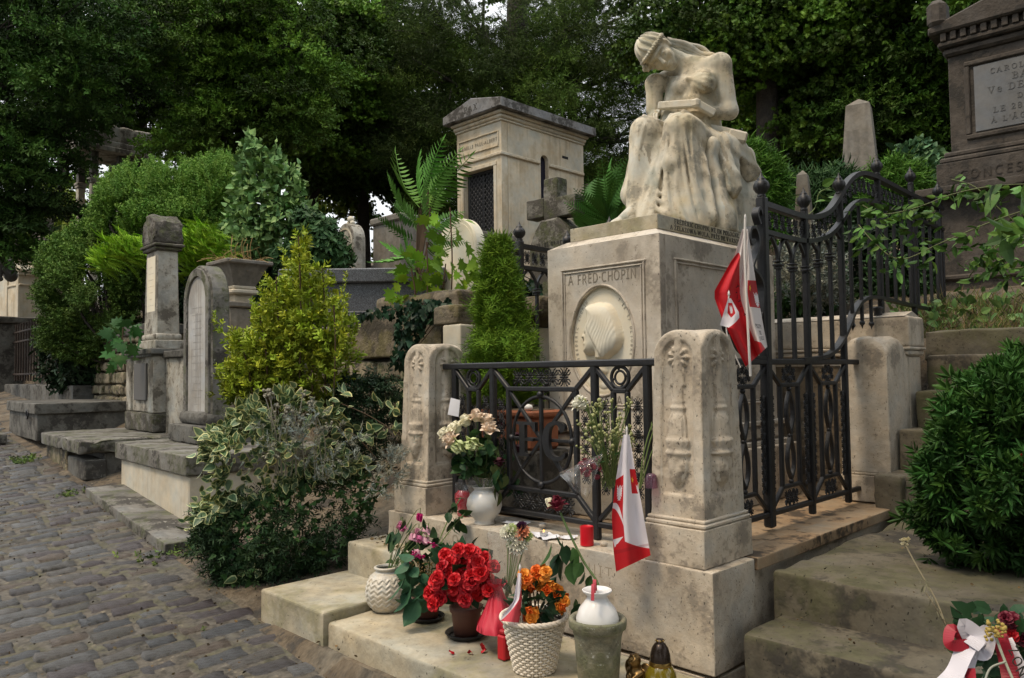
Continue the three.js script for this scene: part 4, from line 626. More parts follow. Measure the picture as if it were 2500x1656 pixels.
// ---------------------------------------------------------------- stairs on the right and the tomb's back wall
rnd = rngOf(21);
{
  const mk = (label, w, h, d, x, y, z, m = M.stepStone, o) => { const t = thing('stone_step', label, 'step', [x, y, z], 0, 'stone steps to the right of the tomb'); part('step_stone', rough(w, h, d, 0, 0, 0, { r: .02, cell: .06, amp: .008, chip: .02, ...o }), m, t); return t; };
  mk('broad worn step at the bottom right, lower of the two by the tomb base', 2.2, .24, 1.0, -.44, .444, -3.28);
  mk('broad worn landing slab above the lowest step, beside the threshold', 2.3, .24, 1.75, -.42, .62, -3.97);
  mk('first upper stair riser beside the shaded pier', 1.9, .26, .4, -.72, .84, -4.82);
  mk('second upper stair riser behind the clipped shrub', 1.9, .25, .4, -.70, 1.09, -5.06);
  mk('third upper stair riser, level with the top of the shrub', 1.9, .24, .4, -.69, 1.32, -5.32);
  mk('fourth upper stair riser, second from the top', 1.9, .24, .4, -.69, 1.54, -5.56);
  mk('topmost stair riser below the dry grass', 2.0, .2, .45, -.69, 1.74, -5.70);
  // broken corner stone at the foot of the stairs
  const t = thing('corner_stone', 'cracked stone block at the foot of the upper stairs', 'stone block', [-1.62, .86, -4.72]); part('block', rough(.16, .24, .3, 0, 0, 0, { r: .03, cell: .04, amp: .02 }), M.stepStone, t);
  const w = thing('back_wall', 'low stone wall with a moulded coping behind the side gate', 'wall', [-2.66, TY, -5.2]);
  part('wall_stone', [bx(1.98, .86, .22, .01, 0, -.02, .01)], M.lime, w); part('moulding', [bx(2.02, .035, .27, .01, .862, 0, .012), bx(2.04, .02, .29, .01, .897, 0, .008)], M.lime, w); part('coping', rough(2.03, .19, .28, .01, .917, 0, { r: .02, cell: .06, amp: .004 }), M.lime, w); part('coping_ridge', prism([[-.14, 0], [.14, 0], [0, .035]], 2.0).rotateY(Math.PI / 2).translate(-1.0, 1.106, 0), M.lime, w);
  const w2 = thing('side_wall', 'plain low stone side wall behind the conifer, under a mossy coping', 'wall', [-3.86, .4, -4.25]);
  part('wall_stone', rough(.18, 1.62, 1.9, 0, 0, 0, { r: .015, cell: .09, amp: .006 }), M.plaster, w2); part('coping', rough(.26, .13, 1.95, -.06, 1.62, -.02, { r: .02, cell: .05, amp: .02 }), M.moss, w2);
}
// retaining walls on the left of the tomb
{
  const t = thing('retaining_wall', 'mossy retaining wall of large blocks over rubble, hung with ivy', 'wall', [-4.9, .4, -3.72]);
  part('wall_block', rough(1.42, .36, .3, -.1, 1.43, 0, { r: .02, cell: .05, amp: .012, chip: .02 }), M.moss, t); part('wall_block', rough(.52, .42, .26, .92, 1.36, -.02, { r: .03, cell: .05, amp: .014 }), M.moss, t);
  part('coping_stone', rough(1.05, .2, .34, .0, 1.74, -.25, { r: .05, cell: .05, amp: .03 }), M.moss, t); part('coping_stone', rough(.8, .16, .3, .85, 1.68, -.35, { r: .04, cell: .05, amp: .02 }), M.moss, t);
  part('core', bx(2.2, 1.42, .16, .1, 0, -.06), M.joint, t);
  for (let r = 0, y = .15; y < 1.36; r++) { const h = rr(.13, .21); for (let x = -.95; x < 1.2;) { const w = rr(.14, .36); part('rubble_stone', rough(w - .02, h - .02, .18, x + w / 2, y, .05 + rr(-.03, .02), { r: .035, cell: .05, amp: .03 }), M.rubble, t); x += w; } y += h; }
  const t2 = thing('rubble_wall', 'low rubble retaining wall under the big shrub, left of the column tomb', 'wall', Tw(-11.3, .95, -2.8), TH);
  part('core', bx(3.2, 1.25, .3, .3, 0, -.22), M.rubble, t2); part('corner_pilaster', rough(.3, 1.22, .34, -1.2, 0, -.04, { r: .03, amp: .012, cell: .08 }), M.plaster, t2); part('coping', rough(3.3, .12, .42, .3, 1.25, -.15, { r: .02, amp: .02, cell: .08 }), M.greyDark, t2);
  for (let y = .1; y < 1.2;) { const h = rr(.1, .17); for (let x = -1.0; x < 1.8;) { const w = rr(.12, .3); part('rubble_stone', rough(w - .02, h - .02, .16, x + w / 2, y, -.06 + rr(-.03, .02), { r: .03, cell: .06, amp: .03 }), M.rubble, t2); x += w; } y += h; }
}
// tombs along the path (their fronts face it)
const scrawl = (w, rows, gap, seed) => { const r = rngOf(seed), out = []; for (let i = 0; i < rows; i++) { const L = w * (.5 + r() * .5); for (let x = -L / 2; x < L / 2;) { const q = .0022 + r() * .003, h = .005 + r() * .004; out.push(bx(q, h, .0012, x + q / 2, -i * gap, 0, .0003)); x += q + .006 + (r() < .15 ? .02 : r() * .008); } } return out; };
{
  const t = thing('tomb_slab', 'grave box with a thick dark lid and pale plaster sides on a low kerb', 'tomb', Tw(-6.84, .55, -1.75), TH);
  rnd = rngOf(31);
  part('kerb', rough(2.12, .13, .45, .26, -.0, -.22, { r: .015, cell: .06, amp: .004, chip: .01 }).rotateZ(-.076), M.grey, t);
  part('box', bx(1.74, .41, 1.3, .02, .0, -.95, .01), M.plaster, t); part('lid', rough(1.86, .148, 1.42, -.02, .413, -.98, { r: .012, cell: .06, amp: .003, chip: .01 }), M.grey, t);
  const s = thing('arched_stele', 'tall grey gravestone with a rounded top and long pale tablet, on the grave box', 'gravestone', Tw(-7.12, 1.114, -2.62), TH);
  part('base', [rough(.80, .16, .40, 0, 0, .02, { r: .015, amp: .012, cell: .05, chip: .02 }), rough(.70, .12, .28, .01, .155, .01, { r: .05, amp: .012, cell: .04 })], M.greyDark, s);
  const arch = archPts(.66, 1.365, 20, 1); part('slab', prism(arch, .16, .012).translate(.02, .222, -.06), M.grey, s);
  { const o = archPts(.62, 1.325, 20), i = archPts(.47, 1.22, 20); const sh = new THREE.Shape(o.map(p => new THREE.Vector2(p[0], p[1]))), h = new THREE.Path(i.map(p => new THREE.Vector2(p[0], p[1] + .03))); sh.holes.push(h); part('frame', new THREE.ExtrudeGeometry(sh, { depth: .018, bevelEnabled: true, bevelSize: .005, bevelThickness: .005, bevelOffset: -.005, bevelSegments: 1 }).translate(.02, .236, .10), M.grey, s); part('tablet', prism(archPts(.468, 1.216, 20), .006).translate(.02, .268, .099), M.paleTablet, s); }
  part('inscription', scrawl(.3, 15, .062, 5).map(g => g.translate(.02, 1.2, .1058)), flat(.30, .295, .28, .9), s);
}
{
  rnd = rngOf(33);
  const t = thing('grave_slab', 'dark cracked grave slab on rough stones, foremost of the low slabs by the path', 'grave slab', Tw(-8.97, .76, -1.85), TH);
  part('slab', rough(1.75, .13, 1.15, 0, .225, -.52, { r: .02, cell: .06, amp: .006, chip: .05 }), M.grey, t); part('front_stone', rough(.95, .25, .2, -.36, -.03, -.1, { r: .03, amp: .02, cell: .06 }), M.rubble, t); part('front_stone', rough(.72, .2, .2, .48, -.03, -.1, { r: .03, amp: .02, cell: .06 }), M.greyDark, t); part('core', bx(1.6, .22, .8, 0, 0, -.58), M.greyDark, t);
  const g = thing('grave_slab', 'long dark grave chest beside the rusty fence, farthest slab along the path', 'grave slab', Tw(-11.13, .98, -1.82), TH); part('lid', rough(1.8, .125, 1.5, 0, .31, -.74, { r: .015, amp: .004, cell: .08 }), M.greyDark, g); part('chest', rough(1.74, .32, 1.44, 0, 0, -.74, { r: .02, amp: .006, cell: .08 }), M.greyDark, g); part('iron_ring', ring(.05, .01, .5, .30, .015), M.iron, g);
  const k = thing('kerb_step', 'low stone kerb step at the edge of the cobbles, far left', 'kerb', Tw(-12.0, .93, -1.45), TH); part('kerb_stone', rough(2.2, .12, .4, 0, 0, 0, { r: .02, amp: .008, cell: .08 }), M.grey, k);
}
{ // stele with a carved cushion capital on a pilastered pedestal
  rnd = rngOf(35);
  const p = thing('column_tomb', 'pale tapering stele with a carved block capital on a pilastered pedestal', 'gravestone', Tw(-9.05, 1.12, -2.58), TH);
  part('plinth', [rough(.98, .2, .42, 0, 0, -.2, { r: .02, amp: .012, cell: .06 })], M.crusted, p);
  part('pedestal', rough(.74, .62, .34, 0, .2, -.2, { r: .02, amp: .010, cell: .05 }), M.worn, p); part('pilaster', rough(.16, .62, .4, .40, .2, -.2, { r: .02, amp: .012, cell: .05 }), M.worn, p); part('pilaster', rough(.16, .62, .4, -.40, .2, -.2, { r: .02, amp: .012, cell: .05 }), M.worn, p);
  part('cornice', [rough(1.06, .06, .48, 0, .82, -.2, { r: .015, amp: .01, cell: .05 }), rough(.98, .03, .44, 0, .795, -.2, { r: .01, amp: .006, cell: .05 })], M.greyDark, p);
  part('plaque', bx(.42, .40, .025, .0, .33, -.02, .005), M.letterGrey, p, { label: 'dark slate plaque on the pedestal' });
  part('shaft_base', [rough(.58, .1, .32, .05, .88, -.22, { r: .012, amp: .006, cell: .05 }), rough(.50, .07, .28, .05, .98, -.22, { r: .03, amp: .006, cell: .05 })], M.worn, p);
  const sh = bx(.44, .92, .24, .05, 1.04, -.22, .008), q = sh.attributes.position; for (let i = 0; i < q.count; i++) { const k = 1 - .12 * (q.getY(i) - 1.04) / .92; q.setX(i, .05 + (q.getX(i) - .05) * k); q.setZ(i, -.22 + (q.getZ(i) + .22) * k); } part('shaft', sh, M.worn, p);
  part('tablet', bx(.28, .8, .008, .05, 1.10, -.108, .002), M.white, p); part('inscription', scrawl(.2, 9, .07, 9).map(g => g.translate(.05, 1.78, -.103)), flat(.52, .48, .40, .9), p);
  part('necking', [bx(.46, .04, .28, .05, 1.96, -.22, .01), bx(.52, .03, .32, .05, 2.0, -.22, .008)], M.crusted, p);
  part('capital', sdfMesh((x, y, z) => { const X = x - .05, Z = z + .22, q = [Math.abs(X) - .22 + .03 * sst(2.1, 2.35, y), Math.abs(y - 2.2) - .17 + .05 * Math.abs(X) * 4 * 0, Math.abs(Z) - .15]; let d = Math.hypot(...q.map(v => Math.max(v + .03, 0))) - .03 + Math.min(0, Math.max(...q)); d = smin(d, Math.hypot(Math.abs(X) - .2, y - 2.17) - .075 > 0 ? Math.hypot(Math.hypot(Math.abs(X) - .19, y - 2.17) - .06, Math.abs(Z) - .14) - .025 : 9, .02); const top = y - (2.33 + .05 * Math.cos(X * 16)); d = Math.max(d, top); return d + fbm3(x * 16, y * 16, z * 16) * .022; }, [-.3, 2.0, -.48], [.4, 2.48, .04], .011), M.crusted, p);
  const w = thing('low_wall', 'low plastered wall stub between column tomb and rounded gravestone', 'wall', Tw(-8.15, 1.05, -2.85), TH); part('wall_stone', rough(.8, .85, .3, 0, 0, 0, { r: .02, amp: .01, cell: .06 }), M.worn, w); part('coping', rough(.85, .07, .36, 0, .85, 0, { r: .012, amp: .006 }), M.greyDark, w);
}
{ // rusty grave fence, far left
  const t = thing('rusty_fence', 'rusty iron grave fence at the far left edge', 'fence', Tw(-15.4, 1.66, -2.7), TH); for (let i = 0; i < 22; i++) part('bar', bar(V(-1.9 + i * .24, 0, 0), V(-1.9 + i * .24, 1.05, 0), .028), M.rust, t); for (const y of [.12, .72, .9]) part('rail', bar(V(-2, y, 0), V(3.2, y, 0), .035), M.rust, t);
  const base = thing('fence_kerb', 'low dark stone base under the rusty fence', 'kerb', Tw(-14.6, 1.1, -2.7), TH); part('kerb_stone', rough(5.4, .5, .3, 0, 0, 0, { r: .02, amp: .015, cell: .12 }), M.greyDark, base);
}
// ---------------------------------------------------------------- tombs higher up the slope
{ // chapel
  const k = 1.286, cx = (-8.332 - 7.42) / 2 * k, cz = -7.259 * k, w = .912 * k, dp = 1.73 * k, Y = y => 1.7 + (y - 1.7) * k, y0 = 3.2;
  rnd = rngOf(41); const t = thing('tomb_chapel', 'small cream stone chapel with a latticed black door and a dark gabled roof', 'chapel', [cx, y0, cz - dp / 2]);
  const zf = dp / 2, led = Y(4.66) - y0, top = Y(5.02) - y0, H = Y(5.15) - y0, dw = .64 * k, dh = Y(4.52) - y0, fw = (w - dw) / 2;
  // walls round a real doorway and a real window in the right-hand side
  const wz = cz - dp / 2, winZ = (-8.12 * k) - wz, wr = .105, wTop = Y(4.80) - y0, wBot = Y(3.9) - y0;
  part('wall', [bx(fw, led, .16, -w / 2 + fw / 2, 0, zf - .08, .006), bx(fw, led, .16, w / 2 - fw / 2, 0, zf - .08, .006), bx(dw - .002, led - dh, .159, 0, dh, zf - .08, .004), bx(w, H - led - .002, .158, 0, led + .002, zf - .081, .004), bx(.14, H, dp - .165, -w / 2 + .07, 0, -.08, .006), bx(w - .29, H, .14, 0, 0, -zf + .07, .006)], M.chapel, t);
  { const sh = new THREE.Shape([[-zf, 0], [zf - .163, 0], [zf - .163, H], [-zf, H]].map(p => new THREE.Vector2(...p))), h = new THREE.Path(); h.moveTo(winZ + wr, wBot); h.lineTo(winZ + wr, wTop - wr); h.absarc(winZ, wTop - wr, wr, 0, Math.PI, false); h.lineTo(winZ - wr, wBot); h.closePath(); sh.holes.push(h);
    part('wall', new THREE.ExtrudeGeometry(sh, { depth: .14, bevelEnabled: false, curveSegments: 12 }).rotateY(-Math.PI / 2).translate(w / 2, 0, 0), M.chapel, t);
    part('window_glass', bx(.012, wTop - wBot + .04, wr * 2 + .06, w / 2 - .09, wBot - .02, winZ, .002), flat(.008, .01, .03, .12), t, { label: 'dark blue stained glass of the narrow round-headed window' }); }
  const trimR = (y, hh, o) => [bx(w + 2 * o, hh, .06 + o, 0, y, zf - .03 + o / 2 + .002, .01), bx(.06 + o, hh, (zf - winZ) - wr - .06, w / 2 - .03 + o / 2 + .002, y, (zf + winZ + wr) / 2 - .0, .01), bx(.06 + o, hh, (winZ + zf) - wr - .02, w / 2 - .03 + o / 2 + .002, y, (-zf + winZ - wr) / 2 - .0, .01)];
  part('string_course', trimR(led - .02, .055, .035), M.chapel, t);
  part('cornice', [bx(w + .10, .07, dp + .10, 0, H, 0, .02), bx(w + .17, .06, dp + .17, 0, H + .07, 0, .02), bx(w + .05, .04, dp + .05, 0, H - .045, 0, .01)], M.chapel, t);
  const rw = w / 2 + .19, rl = dp + .36, rh = .15, ra = .17; part('roof', prism([[-rw, 0], [rw, 0], [rw, rh], [rw * .0 + .0, rh + ra], [-rw, rh]], rl, .015).translate(0, H + .132, -rl / 2), M.chapelRoof, t);
  part('inscription', text('PAX', .11, { f: 'serif_regular', gap: .03 }).translate(0, H + .21, rl / 2 + .0005), M.letterDark, t);
  const px = w - .12, py = .26; part('name_panel', [bx(px, .022, .03, 0, top - .06, zf + .006, .006), bx(px, .022, .03, 0, top - .06 - py, zf + .006, .006), bx(.022, py - .024, .03, -px / 2 + .011, top - .06 - py + .023, zf + .006, .006), bx(.022, py - .024, .03, px / 2 - .011, top - .06 - py + .023, zf + .006, .006)], M.chapel, t);
  part('inscription', text('FAMILLE PAUL-ALBERT', .062, { f: 'sans_regular', gap: .009 }).translate(0, top - .215, zf + .001), M.letter, t);
  part('door_frame', [bx(.07, dh, .03, -dw / 2 - .02, 0, zf + .006, .008), bx(.07, dh, .03, dw / 2 + .02, 0, zf + .006, .008), bx(dw + .12, .07, .032, 0, dh + .002, zf + .006, .008)], M.chapel, t);
  const dr = part('door', [bx(.05, dh, .03, -dw / 2 + .03, 0, zf - .12), bx(.05, dh, .03, dw / 2 - .03, 0, zf - .12), bx(dw - .11, .05, .03, 0, dh - .055, zf - .12), bx(dw - .11, .3, .03, 0, .0, zf - .12), bx(dw - .02, dh - .01, .012, 0, 0, zf - .16), bx(.03, dh - .36, .03, 0, .3, zf - .119)], M.iron, t);
  const lat = []; for (let i = -8; i < 26; i++) for (const s of [-1, 1]) { const y = .3 + i * .105, L = dw - .1; let a = V(-L / 2, y, 0), b = V(L / 2, y + L * 1.05, 0); const lo = .31, hi = dh - .06; const cl = (p, q, yy) => p.clone().lerp(q, (yy - p.y) / (q.y - p.y)); if (b.y < lo + .02 || a.y > hi - .02) continue; if (a.y < lo) a = cl(a, b, lo); if (b.y > hi) b = cl(a, b, hi); lat.push(bar(V(a.x * s, a.y, zf - .12 + s * .006), V(b.x * s, b.y, zf - .12 + s * .006), .016, .012)); }
  part('lattice', lat, flat(.045, .047, .05, .5), dr); part('vent', bx(.004, .05, .17, w / 2 + .001, Y(4.83) - y0, -8.57 * k - wz, .001), flat(.01, .01, .01, .9), t);
  const n = thing('tomb_wall', 'grey stone tomb just showing behind the cream chapel\'s far corner', 'tomb', [cx + .2, 3.4, cz - dp - 1.3]); part('block', rough(1.5, 2.2, .9, 0, 0, 0, { r: .03, amp: .01, cell: .12 }), M.obelisk, n);
}
{ // mossy cross
  rnd = rngOf(43); const t = thing('mossy_cross', 'blackened stone cross tomb crusted with lichen, behind the left side railing', 'cross tomb', [-4.35, 2.05, -4.87]);
  part('cross', [rough(.155, .35, .135, .02, .93, 0, { r: .012, cell: .025, amp: .008, chip: .01 }), rough(.2, .165, .133, -.16, .96, 0, { r: .012, cell: .025, amp: .008 }), rough(.2, .165, .133, .19, .94, 0, { r: .012, cell: .025, amp: .008 })], M.crusted, t);
  const body = prism([[-.22, 0], [.25, 0], [.25, .60], [.22, .78], [.17, .86], [.10, .93], [-.08, .93], [-.16, .84], [-.22, .72]], .2, .02).translate(.01, 0, -.1); part('body', body, M.crusted, t);
  part('inscription', [text('DE DILLON', .06, { gap: .016 }).translate(.01, .60, .1015), text('ACHILLES ERNEST', .032, { gap: .008 }).translate(.01, .70, .1015)], M.letterDark, t);
}
{ // white rounded stele
  const t = thing('white_stele', 'clean cream-white gravestone with a rounded top behind young maple leaves', 'gravestone', [-5.73, 2.2, -5.04]);
  part('slab', prism(archPts(.58, 1.02, 24), .13, .012).translate(0, 0, -.06), M.white, t); part('panel', prism(archPts(.50, .93, 24), .006, .002).translate(0, .045, .068), M.white, t);
}
{ // granite tomb, urn, distant stele
  rnd = rngOf(45);
  const gp = at(642, 617, 7.6), g = thing('granite_tomb', 'speckled dark granite tomb with a heavy overhanging rim, behind the yellow-green bush', 'tomb', V(gp.x + .82 * S7 - .42 * S7, 2.2, gp.z - .82 * S7 - .42 * S7), Math.PI / 4);
  part('rim', [bx(1.64, .14, .84, 0, .40, 0, .012)], M.granite, g); part('chest', bx(1.54, .28, .74, 0, .122, 0, .008), M.granite, g); part('base', [bx(1.66, .12, .88, 0, -.03, 0, .02), bx(1.6, .032, .8, 0, .092, 0, .01)], M.granite, g); part('footing', rough(1.8, .5, 1.0, 0, -.53, 0, { r: .03, amp: .02, cell: .08 }), M.obelisk, g);
  const pl = thing('stone_planter', 'square stone urn planter with dry stalks on a moulded plinth', 'planter', [-7.97, 2.12, -3.83]);
  const fr = (a, b, y0, y1) => { const q = new THREE.CylinderGeometry(b * Math.SQRT2, a * Math.SQRT2, y1 - y0, 4, 1).rotateY(Math.PI / 4).translate(0, (y0 + y1) / 2, 0), r = q.toNonIndexed(); r.computeVertexNormals(); return r; };
  part('plinth', [bx(.4, .30, .4, 0, 0, 0, .01), bx(.46, .06, .46, 0, .30, 0, .012)], M.obelisk, pl); part('foot', [bx(.2, .09, .2, 0, .36, 0), bx(.3, .05, .3, 0, .45, 0, .015), bx(.26, .04, .26, 0, .50, 0, .012)], M.plaster, pl); part('bowl', [fr(.12, .22, .54, .76), bx(.52, .045, .52, 0, .76, 0, .01)], M.obelisk, pl);
  const st = []; for (let i = 0; i < 60; i++) { const a = V(rr(-.22, .22), .80, rr(-.22, .22)), d = V(rr(-.3, .3), rr(-.05, .2), rr(-.3, .3)); st.push(tube([a, a.clone().addScaledVector(d, .5), a.clone().add(d).add(V(0, -.06, 0))], .003, 3, 5)); } for (let i = 0; i < 7; i++) { const a = V(rr(.0, .25), .8, rr(-.2, .2)); st.push(tube([a, a.clone().add(V(rr(-.03, .03), .14, .02)), a.clone().add(V(rr(-.05, .05), rr(.2, .3), 0))], .004, 3, 5)); } part('dry_grass', st, flat(.30, .20, .08, .9), pl, { stuff: true });
  const b = thing('tomb_block', 'pale stone block tomb under the urn planter', 'tomb', [-7.9, 1.3, -3.7]); part('block', [rough(.7, .78, .5, 0, 0, 0, { r: .02, amp: .006 }), rough(.8, .05, .6, 0, .78, 0, { r: .01, amp: .006 })], M.plaster, b); part('block', rough(.9, .7, .5, .86, 0, .02, { r: .02, amp: .006 }), M.obelisk, b);
  const s = thing('far_stele', 'pale distant gravestone with a pointed round top, above the granite tomb', 'gravestone', [-8.98, 2.75, -5.9]);
  part('slab', prism(archPts(.42, 1.0, 18, 1.15), .2, .012).translate(0, 0, -.1), M.worn, s); part('finial', [ball(.05, .0, 1.06, 0), ball(.035, -.04, 1.01, 0), ball(.035, .04, 1.01, 0)], M.plaster, s); part('moulding', band(archPts(.36, .92, 18, 1.15).slice(2).map(([x, y]) => V(0, y, -x)), .02, .02).rotateY(Math.PI / 2).translate(0, 0, .1), M.plaster, s);
  const s2 = thing('far_tomb', 'grey block tomb with a flat cap beside the distant pointed gravestone', 'tomb', [-8.62, 2.75, -6.45]); part('block', [bx(.62, 1.0, .45, 0, 0, 0), bx(.7, .1, .52, 0, 1.0, 0, .02)], M.obelisk, s2);
  const s3 = thing('far_tomb', 'low dark tomb wall behind the feathery sapling', 'tomb', [-8.6, 2.8, -7.6]); part('block', [bx(.2, .95, 2.0, 0, 0, 0), bx(.26, .08, 2.06, 0, .95, 0)], M.obelisk, s3);
}
function obelisk(label, p, w, h, capH) { const t = thing('obelisk', label, 'obelisk', p, .25); const o = (a, b, y0, y1) => { const q = new THREE.CylinderGeometry(b / Math.SQRT2, a / Math.SQRT2, y1 - y0, 4, 1).rotateY(Math.PI / 4).translate(0, (y0 + y1) / 2, 0).toNonIndexed(); q.computeVertexNormals(); return q; }; part('shaft', o(w, w * .46, 0, h), M.obelisk, t); part('tip', o(w * .46, .01, h, h + capH), M.obelisk, t); part('base', bx(w * 1.25, .5, w * 1.25, 0, -.5, 0, .02), M.obelisk, t); }
obelisk('tall grey stone obelisk behind the side railing', at(1998, 640, 9.5), .58, 2.1, .1);
obelisk('small grey obelisk, left of the tall one, behind the gate finials', at(1862, 620, 7.9), .22, .95, .05);
{ // dark monument at the right edge
  rnd = rngOf(47); const x0 = -1.93, z0 = -7.15, t = thing('dark_monument', 'large dark brown stone monument with an inscribed grey tablet, at the right edge', 'monument', [-.92, 2.0, -7.75], 0.05);
  const A = (n, g, m = M.brown, o) => part(n, g, m, t, o);
  A('pedestal', rough(2.36, 1.08, 1.05, 0, .05, 0, { r: .015, cell: .09, amp: .005 })); A('pedestal_band', [bx(2.42, .05, 1.11, 0, .42, 0, .02)]); A('ledge', rough(2.62, .07, 1.3, 0, 1.13, 0, { r: .015, cell: .09, amp: .006 }));
  A('upper_base', rough(2.34, .22, 1.02, 0, 1.2, 0, { r: .01, cell: .08, amp: .005 })); A('moulding', [bx(2.3, .05, .98, 0, 1.42, 0, .02), bx(2.24, .05, .94, 0, 1.47, 0, .02)]);
  A('body', rough(2.14, .82, .86, 0, 1.52, 0, { r: .01, cell: .09, amp: .004 })); const fx = 1.9, fy = .62, yy = 1.6, zf = .43;
  A('tablet_frame', [bx(fx, .04, .03, 0, yy, zf + .008, .008), bx(fx, .04, .03, 0, yy + fy, zf + .008, .008), bx(.04, fy - .042, .03, -fx / 2 + .02, yy + .041, zf + .008, .008), bx(.04, fy - .042, .03, fx / 2 - .02, yy + .041, zf + .008, .008)]); A('tablet', bx(fx - .14, fy - .07, .012, 0, yy + .055, zf + .004, .003), M.brownTab);
  const ins = [['CAROLINE AMÉLIE', .042], ['BAQUET,', .055], ['Ve DELAVALLÉE', .055], ['DÉCÉDÉE', .042], ['LE 28 MARS 1870', .046], ['À L\'ÂGE DE 75 ANS', .042]].map(([s, z], i) => text(s, z, { f: 'serif_regular', gap: .012 }).translate(-.42, yy + .515 - i * .082, zf + .0105)); ins.push(bx(.28, .004, .002, -.42, yy + .075, zf + .0105, .0005)); A('inscription', ins, flat(.115, .117, .118, .9)); A('inscription', text('CONCESSION À PERPÉTUITÉ', .075, { gap: .02 }).translate(-.18, 1.26, .512), flat(.05, .043, .036, .9));
  A('cornice', [bx(2.2, .07, .94, 0, 2.34, 0, .02), bx(2.26, .05, 1.02, 0, 2.41, 0, .015)]); const den = []; for (let i = 0; i < 30; i++) den.push(bx(.045, .07, .05, -1.08 + i * .0745, 2.46, .495, .004)); A('dentils', [...den, bx(2.18, .07, .96, 0, 2.46, 0)]); A('pediment', [prism([[-1.19, 0], [1.19, 0], [1.19, .06], [0, .42], [-1.19, .06]], 1.16, .015).translate(0, 2.53, -.61)]); A('corner_ornament', [bx(.15, .24, .2, -1.12, 2.58, .48, .05)]);
}
{ // mausoleum on the left, above the big shrub
  rnd = rngOf(49); const t = thing('mausoleum', 'weathered mausoleum porch with pillars and a scrolled roof above the big shrub', 'mausoleum', at(225, 760, 15).setY(2.95), .08);
  t.scale.set(.62, 1, .62); const y = 3.05, A = (n, g, m = M.grey) => part(n, g, m, t);
  A('back_wall', bx(1.2, y, 1.2, 0, 0, -1.2), M.greyDark); for (const [x, z] of [[-.5, .35], [.5, .35], [.5, -.45]]) { part('pillar', bx(.2, y - .62, .2, x, 0, z, .01), M.plaster, t); A('pillar_capital', [bx(.26, .06, .26, x, y - .62, z, .015), bx(.3, .05, .3, x, y - .56, z, .012)], M.worn); A('pillar_top', bx(.2, .5, .2, x, y - .5, z, .01), M.greyDark); }
  A('lintel', bx(1.0, .12, .5, .2, y - .35, -.6), M.greyDark); A('roof_slab', [rough(1.7, .1, 2.2, 0, y, -.3, { r: .02, amp: .01, cell: .1 }), rough(1.6, .12, 2.1, 0, y + .1, -.3, { r: .03, amp: .012, cell: .1 })], M.worn);
  for (const s of [-1, 1]) A('scroll_ridge', [rough(.2, .34, 2.0, s * .68, y + .2, -.3, { r: .06, amp: .02, cell: .06 })], M.worn); for (let i = 0; i < 3; i++) A('roof_rib', rough(.9, .2, .26, 0, y + .2, -1.0 + i * .72, { r: .05, amp: .02, cell: .06 }), M.worn);
}
